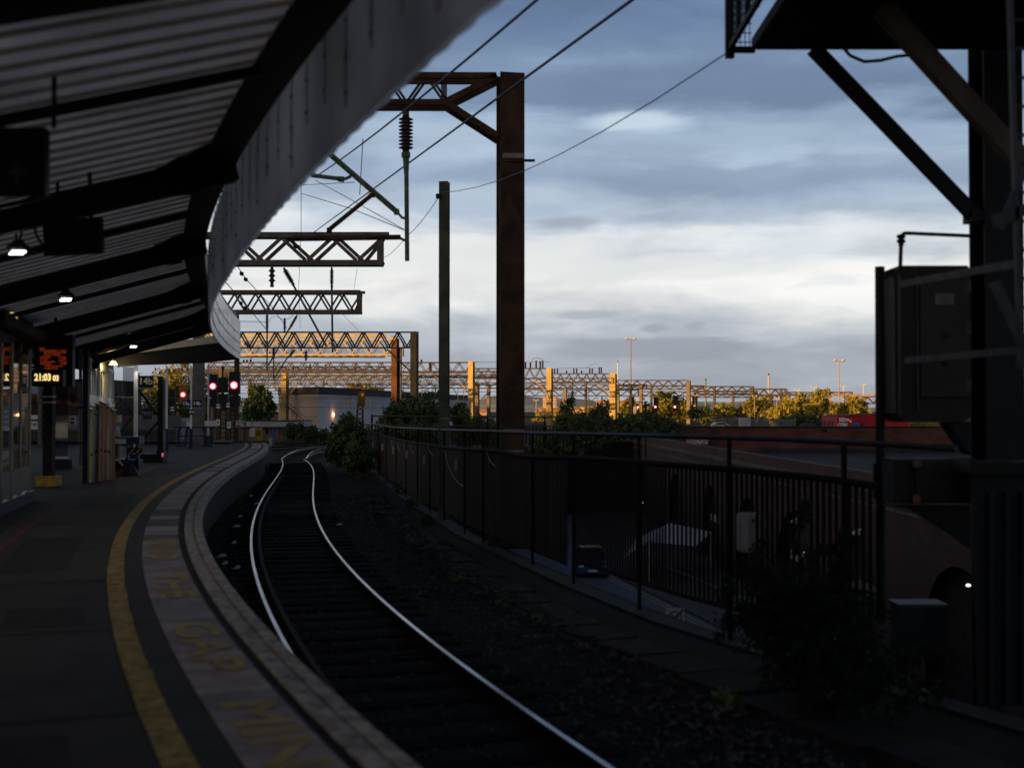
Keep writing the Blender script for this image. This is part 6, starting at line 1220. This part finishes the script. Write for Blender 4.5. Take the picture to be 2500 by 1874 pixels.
gw = mat('grey_cladding', (.56, .56, .58), .85, 0, col2=(.64, .64, .66), scale=.25, stretch=(1, 1, .1)); cw = mat('cream_render', (.42, .35, .28), .85, 0, col2=(.50, .42, .33), scale=.25)
MB().add([cB, cC, cC + Vector((0, 0, zt - ZG)), cB + Vector((0, 0, zt - ZG))], [(0, 1, 2, 3)]).obj('side_wall', gw, wk_); MB().add([cA, cB, cB + Vector((0, 0, zt - ZG)), cA + Vector((0, 0, zt - ZG))], [(0, 1, 2, 3)]).obj('end_wall', cw, wk_)
dA = (cB - cA).normalized(); dC = (cC - cB).normalized()
up1 = Vector((0, 0, zt - .55 - ZG)); dark_roof = mat('dark_slate_band', (.035, .035, .042), .7, var=.2)
MB().prism([cA + up1 - dC * .25, cB + up1 - dC * .25 + dA * .3, cC + up1 + dA * .3, cC + up1 - dA * 20, cA + up1 - dA * .3], (0, 0, .95)).obj('roof', dark_roof, wk_)
for x, w in ((843, 3.4), (854, 3.4), (893, 3.4), (902, 3.4), (1107, 1.6), (1114, 1.6), (1120, 1.6), (1129, 2.2)):
    lo_, hi_ = 0.0, 1.0
    for _ in range(40):
        m_ = (lo_ + hi_) / 2; v = cB.lerp(cC, m_)
        if v.x / v.y * FPX + 1250 < x: lo_ = m_
        else: hi_ = m_
    v = cB.lerp(cC, lo_); k_ = v.y / FPX; n_ = Vector((dC.y, -dC.x, 0)); zc = P(x, 981 if x < 1000 else 986, v.y).z
    fr_ = MB().bar(v + n_ * .04 + Vector((0, 0, zc)) - Vector((0, 0, ZG)) - dC * w * k_ * 1.8, v + n_ * .04 + Vector((0, 0, zc - ZG)) + dC * w * k_ * 1.8, .1, 1.35 if x < 1000 else 1.1).obj('window', white, wk_)
    MB().bar(v + n_ * .10 + Vector((0, 0, zc - ZG)) - dC * w * k_ * 1.4, v + n_ * .10 + Vector((0, 0, zc - ZG)) + dC * w * k_ * 1.4, .04, 1.1 if x < 1000 else .9).obj('pane', mat('sunset_tinted_glass', (.5, .35, .15), .1, .9, var=.3, scale=.5), fr_)  # orange sunset reflection put into the pane colour
orl = mat('orange_lamp', (1.0, .42, .12), emit=6)
for x, y, lb in ((806, 1012, 'glowing orange wall lamp on the works building near its corner'), (899, 1011, 'glowing orange wall lamp on the works building behind the lattice signal mast')):
    Y = 172 if x < 850 else 194; c = P(x, y, Y) + Vector((.5, -.6, 0)); root = thing('wall_lamp', lb, 'lamp', tuple(c), 'orange wall lamps'); MB().lathe(c + Vector((0, 0, .2)), c + Vector((0, 0, -.2)), [(0, .12), (.5, .2), (1, .1)], 8).obj('bulb', orl, root); MB().bar(c, c + Vector((-.6, .1, .1)), .08, .06).obj('arm', dsteel, root)
    li = bpy.data.lights.new('wall_lamp_light', 'POINT'); li.energy = 25; li.color = (1, .42, .14); li.shadow_soft_size = .2; lo = bpy.data.objects.new('wall_lamp_light', li); COL.objects.link(lo); lo.location = c + Vector((.25, -.35, 0)); lo.parent = root; lo.matrix_parent_inverse = Matrix.Translation(c).inverted()
for x, y0_, y1_, w, lb in ((887, 956, 1045, 5, 'dark leaning lattice signal mast in front of the works building'),):
    root = thing('lattice_mast', lb, 'mast', tuple(P(880, 1050, 140))); q = MB(); q.bar(P(868, 1050, 140), P(876, 958, 140), .16, .16).bar(P(886, 1050, 140), P(886, 958, 140), .16, .16)
    for i in range(7): q.bar(P(869 + i * 1.1, 1040 - i * 12, 140), P(886, 1028 - i * 12, 140), .08, .08); q.bar(P(886, 1040 - i * 12, 140), P(870 + i * 1.1, 1028 - i * 12, 140), .08, .08)
    q.obj('lattice', dsteel, root); q = MB(); quadbox(q, 874, 955, 890, 992, 139.7, .3); q.obj('signal_box', blacks, root); q = MB(); quadbox(q, 882, 960, 888, 967, 139.6, .05); q.obj('lamp', orange, root)
stair = thing('fire_stair', 'thin steel stair climbing the cream end wall of the works building', 'stairs', tuple(P(720, 1050, 160))); q = MB()
q.bar(P(700, 990, 162), P(760, 1042, 158), .12, .12).bar(P(700, 980, 162), P(760, 1032, 158), .06, .06).bar(P(676, 986, 164), P(702, 986, 162), .1, .1).bar(P(730, 1018, 160), P(775, 1018, 158), .06, .06)
for i in range(9): q.bar(P(676 + i * 9.5, 986 + max(0, i - 2) * 7, 161), P(676 + i * 9.5, 1000 + max(0, i - 2) * 8, 161), .06, .06)
q.obj('stair', dbrown, stair)
# far left: the other side of the island platform, fence and posters
fl_ = thing('far_platform_wall', 'pale grey palisade and hoarding beyond the left hand tracks', 'fence', tuple(P(100, 1080, 62)))
q = MB(); quadbox(q, -200, 1014, 440, 1074, 64, .2); q.obj('hoarding', mat('grey_hoarding', (.10, .10, .11), .8, col2=(.16, .16, .17), scale=.8), fl_); q = MB()
for i in range(150): quadbox(q, -20 + i * 3.0, 1048, -18.6 + i * 3.0, 1078, 62.5, .02)
quadbox(q, -20, 1056, 430, 1058, 62.52, .03); q.obj('palings', dsteel, fl_)
pb = thing('network_poster', 'pale poster board reading network with a grey arrow by the clock post', 'sign', tuple(P(84, 1030, 60))); q = MB(); quadbox(q, 70, 1012, 93, 1048, 61, .05); q.obj('panel', white, pb); text(pb, 'network', 7 * 61 / FPX, P(82, 1025, 60.97), navy, bold=.01); MB().prism([P(76, 1033, 60.98), P(92, 1033, 60.98), P(84, 1041, 60.98)], (0, .01, 0)).obj('arrow', greyst, pb); q = MB(); quadbox(q, 70, 1006, 93, 1012, 60.95, .05); q.obj('blue_header', navy, pb)
op = MB(); quadbox(op, -300, 1078, 560, 1086, 63, 3.0); struct(op.obj('far_platform', slabc)); op2 = MB(); quadbox(op2, -300, 1076.5, 560, 1078, 62.95, .5); struct(op2.obj('far_platform_edge', mat('pale_platform_edge', (.30, .26, .2), .8)))
for i, (x, Y, w, m_, lb) in enumerate(((97, 58, 8, rust2, 'brown lattice stanchion behind the clock'), (112, 59, 5, dbrown, 'thin brown stanchion just right of the clock'))):
    root = thing('stanchion', lb, 'post', tuple(P(x, 1085, Y)), 'stanchions beyond the left platform'); q = MB(); quadbox(q, x - w / 2, 930, x + w / 2, 1085, Y, .2); q.obj('post', m_, root)
    q = MB(); [q.bar(P(x + w / 2, 950 + j * 18, Y), P(x + w / 2 + 8, 968 + j * 18, Y), .04, .04) and q.bar(P(x + w / 2 + 8, 950 + j * 18, Y), P(x + w / 2, 968 + j * 18, Y), .04, .04) for j in range(7)]; quadbox(q, x + w / 2 + 8, 940, x + w / 2 + 10, 1085, Y, .1); q.obj('lattice', dsteel, root)
twn = thing('city_block', 'dim brick and grey buildings far beyond the left tracks', 'building', tuple(P(30, 1050, 180))); q = MB(); quadbox(q, -700, 925, 250, 1080, 190, 20); q.obj('wall', brick_dk, twn); q = MB(); quadbox(q, -700, 895, 70, 925, 192, 16); q.obj('upper_storey', greyst, twn)
for i in range(9): q = MB(); quadbox(q, 4 + i * 24, 960, 14 + i * 24, 985, 189.9, .15); q.obj('window', glassm, twn)
ob = thing('brick_warehouse', 'orange lit brick warehouse glimpsed through the shelter glass', 'building', tuple(P(40, 1000, 170))); q = MB(); quadbox(q, -40, 905, 62, 932, 178, 8); q.obj('wall', brick_red, ob); q = MB(); quadbox(q, -42, 932, 66, 936, 177.7, 8.6); q.obj('cornice', orange, ob); q = MB(); quadbox(q, -40, 936, 62, 960, 178.2, 8); q.obj('pale_storey', mat('pale_storey', (.35, .38, .42), .7), ob)
shd = thing('grey_shed', 'low grey shed with pale roof behind the left poles', 'building', tuple(P(380, 1060, 90))); q = MB(); quadbox(q, 330, 1028, 420, 1075, 92, 4); q.obj('wall', mat('blue_grey_shed', (.15, .17, .20), .75, var=.1), shd); q = MB(); quadbox(q, 325, 1021, 424, 1029, 91.6, 5); q.obj('roof', mat('pale_shed_roof', (.30, .31, .32), .7, var=.1), shd)
fence_g = foliage('hedge', 'dark bushes in front of the works building by the grey mast', 'bush', [px_lobe(720, 1055, 26, 18, 112), px_lobe(760, 1058, 22, 16, 114), px_lobe(790, 1062, 16, 12, 114)], 'leaves', 3600, .16, leaf_d, 70, (tuple(P(740, 1085, 112)), tuple(P(740, 1055, 112)), .1), BU)

# ------------------------------------------------------------------ the yard and the distance on the right
rc = thing('red_container', 'red open topped container with white lettering above the brick wall', 'container', tuple(P(2090, 1040, 124)))
q = MB(); quadbox(q, 2043, 1015, 2100, 1060, 124, 6); quadbox(q, 2080, 1012, 2220, 1060, 124.5, 7); q.obj('body', mat('red_container_paint', (.34, .012, .016), .45, col2=(.46, .02, .024), scale=.4), rc); q = MB(); quadbox(q, 2042, 1013.6, 2102, 1016, 123.9, 6.2); quadbox(q, 2079, 1010.8, 2222, 1012.6, 124.4, 7.2); q.obj('rim', redp, rc)
text(rc, 'RED\nCORE', 13 * 124 / FPX, P(2057, 1031, 123.96), pale, bold=.02, sx=.7); q = MB(); quadbox(q, 2066, 1022, 2073, 1027, 123.98, .02); q.obj('label_plate', pale, rc); c = P(2076.5, 1028, 123.97); MB().lathe(c, c + Vector((0, .02, 0)), [(0, .12), (1, .12)], 12).obj('badge', pale, rc)
ib = thing('white_tank', 'white caged liquid tank standing against the palisade fence', 'tank', tuple(P(1820, 1040, 121))); q = MB(); quadbox(q, 1808, 1018.5, 1833, 1041, 121, 1.0); q.obj('tank', mat('white_plastic', (.5, .5, .48), .5, var=.08), ib); q = MB()
for x in (1808, 1814, 1820, 1826, 1832.4): quadbox(q, x, 1018, x + .6, 1041, 120.94, .03)
for y in (1018, 1025, 1032): quadbox(q, 1807.5, y, 1833.5, y + .6, 120.92, .03)
q.obj('cage', greyst, ib)
pf_ = thing('palisade_fence', 'grey palisade fence along the yard above the brick wall', 'fence', tuple(P(1840, 1040, 123))); q = MB()
for i in range(62): quadbox(q, 1740 + i * 3.25, 1022, 1741.9 + i * 3.25, 1048, 123, .03)
q.obj('pales', greyst, pf_); q = MB(); quadbox(q, 1738, 1026, 1943, 1027, 123.04, .05); quadbox(q, 1738, 1041, 1943, 1042, 123.04, .05); q.obj('rails', greyst, pf_)
for x in (1740, 1800, 1852, 1900, 1942): quadbox(MB(), x - 1.4, 1019, x + 1.4, 1048, 123.1, .12).obj('post', greyst, pf_)
ycar = thing('parked_car', 'white and yellow patterned car parked by the palisade fence', 'car', tuple(P(1762, 1040, 119))); Yk = 119
pr_ = [(1741, 1046), (1741, 1037), (1746, 1033.5), (1750, 1031), (1770, 1031), (1777, 1035), (1782, 1038), (1782, 1046)]
MB().prism([P(x, y, Yk) for x, y in pr_], (0, 1.75, 0)).obj('body', mat('white_car_paint', (.4, .4, .38), .3), ycar); q = MB(); quadbox(q, 1743, 1037.5, 1768, 1042, Yk - .02, .02); q.obj('yellow_panels', mat('bright_yellow_panel', (.55, .48, .02), .4), ycar); MB().prism([P(x, y, Yk - .015) for x, y in ((1748, 1036), (1751, 1032.2), (1769, 1032.2), (1774, 1036))], (0, .015, 0)).obj('windows', glassm, ycar)
for x in (1748, 1774): a = P(x, 1045.5, Yk); MB().tube((a.x, Yk - .02, a.z), (a.x, Yk + .2, a.z), .3, 12).obj('wheel', dsteel, ycar)
wb = thing('wheelbarrow', 'blue wheelbarrow with raised handles before the red container', 'barrow', tuple(P(2095, 1040, 122))); MB().prism([P(2083, 1032, 122), P(2100, 1033, 122), P(2096, 1041, 122), P(2088, 1041, 122)], (0, .6, 0)).obj('tray', mat('bright_blue', (.02, .13, .32), .5), wb); MB().bar(P(2092, 1023, 122), P(2106, 1038, 122), .04, .04).obj('handle', dsteel, wb); a = P(2104, 1039, 122); MB().tube((a.x, 122, a.z), (a.x, 122.12, a.z), .18, 10).obj('wheel', dsteel, wb)
fr2 = thing('dark_trailer', 'low dark blue slatted trailer left of the red container', 'trailer', tuple(P(2010, 1040, 122))); q = MB(); [quadbox(q, 1992, 1028 + j * 3, 2036, 1029.4 + j * 3, 122, .1) for j in range(4)]; [quadbox(q, 1993 + j * 10, 1028, 1994.5 + j * 10, 1041, 122.05, .1) for j in range(5)]; q.obj('sides', navy, fr2); q = MB(); quadbox(q, 1958, 1035, 1990, 1041, 121.5, 1); q.obj('bed', bl, fr2)
def mast_light(x, yt, yb, Y, wpx, heads, label, m, kind='floodlight'):
    k_ = Y / FPX; root = thing('floodlight_mast', label, 'light', tuple(P(x, yb, Y)), 'floodlight masts'); a, b = P(x, yt, Y), P(x, yb, Y)
    MB().lathe(b, a, [(0, wpx * k_ * .6), (1, wpx * k_ * .38)], 8).obj('pole', m, root); MB().bar(a + Vector((-heads * k_, 0, 0)), a + Vector((heads * k_, 0, 0)), .12 if Y < 250 else .2, .12 if Y < 250 else .2).obj('crossarm', m, root)
    for s_ in (-1, 1):
        c = a + Vector((s_ * heads * k_, 0, 0)); q = MB().lathe(c + Vector((0, -.3 * k_ * 4, .05)), c + Vector((0, .25 * k_ * 4, .25)), [(0, heads * k_ * .36), (.5, heads * k_ * .42), (1, heads * k_ * .15)], 10)
        q.bar(c + Vector((-s_ * heads * .45 * k_, .2, -.02)), c + Vector((s_ * heads * .1 * k_, -.1, .2)), heads * k_ * .3, heads * k_ * .12); q.obj('lamp_head', mat('lamp_head_paint', (.6, .55, .45), .5, var=.1), root)
    return root
mast_light(1540, 829, 1020, 290, 3.2, 10, 'tallest floodlight mast with a double head against the grey clouds', mat('grey_mast_paint', (.26, .21, .17), .7, var=.1))
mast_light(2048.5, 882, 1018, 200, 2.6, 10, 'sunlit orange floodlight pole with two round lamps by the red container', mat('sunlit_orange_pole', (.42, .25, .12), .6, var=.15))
for x, yt, Y, lb in ((1948, 952, 420, 'white double lamp at the left of the far row'), (1988, 946, 420, 'white double lamp above the pale trunked tree'), (2059, 943, 420, 'white double lamp just right of the orange pole'), (2108, 939, 420, 'white double lamp at the right of the far row')): mast_light(x, yt, 1000, Y, 2.0, 6, lb, white)
for x, yt, Y, lb in ((1697, 965, 240, 'short yellow lit lamp left of the paired dark masts'), (1842, 968, 240, 'short yellow lit lamp right of the two masted dark portal'), (1897, 971, 240, 'short yellow lit lamp above the yellow bushes'), (1309, 977, 330, 'slim cream lamp post just right of the near mast'), (1482, 1003, 300, 'low cream lamp by the widest golden mast'), (1372, 977, 330, 'slim cream lamp post by the brown centre post')): mast_light(x, yt, 1026, Y, 1.8, 5, lb, gold2 if x > 1600 else cream)
for x, yt, w, Y, lb, m_ in ((1783.5, 916, 4.2, 520, 'slim white chimney with a dark tip above the dark portal', cream), (1723, 929, 4.0, 560, 'grey stub chimney above the brown portals', greyst), (1508, 884, 2.2, 600, 'thin white spire right of the widest golden mast', white)):
    k_ = Y / FPX; root = thing('chimney', lb, 'chimney', tuple(P(x if x != 1783.5 else 1876.5, 1010, Y))); x = x if x != 1783.5 else 1876.5; a, b = P(x, yt, Y), P(x, 1012, Y); MB().lathe(b, a, [(0, w * k_ * .6), (1, w * k_ * .42)], 12).obj('shaft', m_, root); MB().tube(a, a + Vector((0, 0, 5 * k_)), w * k_ * .46, 12).obj('tip', dbrown, root)
pinkb = mat('pinkish_brick', (.40, .24, .18), .85, 0, col2=(.50, .32, .24), scale=.08); palew = mat('pale_window_band', (.55, .48, .42), .6, var=.1)
tb_ = thing('tower_block', 'pink tower block with pale window bands between the golden masts', 'building', tuple(P(1344, 1010, 640))); q = MB(); quadbox(q, 1327, 966, 1359, 1012, 640, 14); q.obj('wall', pinkb, tb_)
for j in range(7):
    for i in range(3): q = MB(); quadbox(q, 1329 + i * 10.5, 968 + j * 6, 1335 + i * 10.5, 971 + j * 6, 639.8, .2); q.obj('window', palew, tb_)
for x0, y0_, x1, Y, lb in ((1318, 998, 1425, 600, 'low pink brick terrace under the tower block'), (1463, 980, 1552, 610, 'long pink brick building left of the golden trees'), (1425, 995, 1495, 560, 'low yellow lit building by the widest golden mast')):
    root = thing('far_building', lb, 'building', tuple(P((x0 + x1) / 2, 1012, Y)), 'far buildings'); q = MB(); quadbox(q, x0, y0_, x1, 1014, Y, 20); q.obj('wall', pinkb if Y != 560 else mat('yellow_brick', (.5, .38, .2), .8, var=.1), root); q = MB(); quadbox(q, x0 - 2, y0_ - 3, x1 + 2, y0_, Y - 1, 24); q.obj('roof', mat('orange_tile', (.34, .17, .10), .8, var=.15), root)
    for i in range(5): q = MB(); quadbox(q, x0 + 6 + i * (x1 - x0) / 5, y0_ + 5, x0 + 11 + i * (x1 - x0) / 5, y0_ + 9, Y - .2, .3); q.obj('window', dark_roof, root)
hs = thing('far_building', 'small gabled house with a sunlit orange roof just left of the near mast', 'building', tuple(P(1180, 1012, 420)), 'far buildings'); q = MB(); quadbox(q, 1170, 1003, 1192, 1014, 420, 8); q.obj('wall', pinkb, hs); MB().prism([P(1167, 1004, 419), P(1194, 1004, 419), P(1184, 997, 419), P(1178, 997, 419)], (0, 10, 0)).obj('roof', MATS['orange_tile'], hs)
wv = mat('white_van_paint', (.6, .58, .54), .4, var=.06)
for x0, y0_, x1, y1_, Y, lb in ((1462, 1026, 1487, 1038, 130, 'white van roof showing over the dark embankment'), (1168, 1016, 1215, 1024, 260, 'pale sunlit van roof left of the near mast'), (1384, 1029, 1400, 1040, 128, 'white car behind the ragged shrub'), (1625, 1022, 1652, 1030, 135, 'pale low roof behind the ivy mound')):
    root = thing('parked_van', lb, 'van', tuple(P((x0 + x1) / 2, y1_, Y)), 'vehicles beyond the embankment'); h = y1_ - y0_; w = x1 - x0
    MB().prism([P(x, y, Y) for x, y in ((x0, y1_ + 6), (x0, y0_ + h * .5), (x0 + w * .15, y0_ + h * .1), (x0 + w * .3, y0_), (x1 - w * .05, y0_), (x1, y0_ + h * .3), (x1, y1_ + 6))], (0, 2.0, 0)).obj('body', wv, root); MB().prism([P(x, y, Y - .02) for x, y in ((x0 + w * .1, y0_ + h * .55), (x0 + w * .3, y0_ + h * .15), (x0 + w * .5, y0_ + h * .15), (x0 + w * .5, y0_ + h * .55))], (0, .02, 0)).obj('window', glassm, root)
    for x in (x0 + w * .2, x1 - w * .2): a = P(x, y1_ + 6, Y); MB().tube((a.x, Y - .03, a.z), (a.x, Y + .2, a.z), .33, 10).obj('wheel', dsteel, root)
# far signals
for i, (x, y, bx, by0, by1) in enumerate([(1600, 993, 10, 970, 1000), (1647.5, 993, 11, 965, 1000), (1694.5, 992.5, 9, 968, 998), (1557, 994, 6, 985, 998)]):
    signal(['far pink red signal second from left of the row', 'far pink red signal third from left of the row', 'far pink red signal at the right of the row', 'smallest far signal beside the hanging white sheet'][i], x, y, 2.6, (x - 4, by0, x + bx - 2, by1), 240, post=(x + 1, by1, x + 4, 1026), grp='far red signals')
tag(quadbox(MB(), 1546, 992, 1556.5, 1011, 170, .04).obj('hanging_sheet', mat('pale_sheet', (.32, .31, .30), .8, var=.15)), 'pale rectangular sheet hanging beside the smallest far signal', 'sheet')
sp2 = thing('street_pole', 'dark pole with a short arm rising out of the ivy mound', 'pole', tuple(P(1576, 1110, 100))); q = MB(); quadbox(q, 1574, 979, 1578.5, 1115, 100, .14); q.obj('pole', dsteel, sp2); MB().bar(P(1545, 981, 100), P(1576, 982, 100), .1, .06).obj('arm', dsteel, sp2)
for x, y0_, w, Y in ((1545, 968, 7, 210), (1538, 965, 5, 212), (1470, 968, 4, 250), (1825, 985, 4, 280), (1872, 985, 8, 260)):
    tag(quadbox(MB(), x - w / 2, y0_, x + w / 2, 1028, Y, .3).obj('dark_post', dbrown), 'plain dark post standing among the far tracks', 'post', 'dark posts among the far tracks')
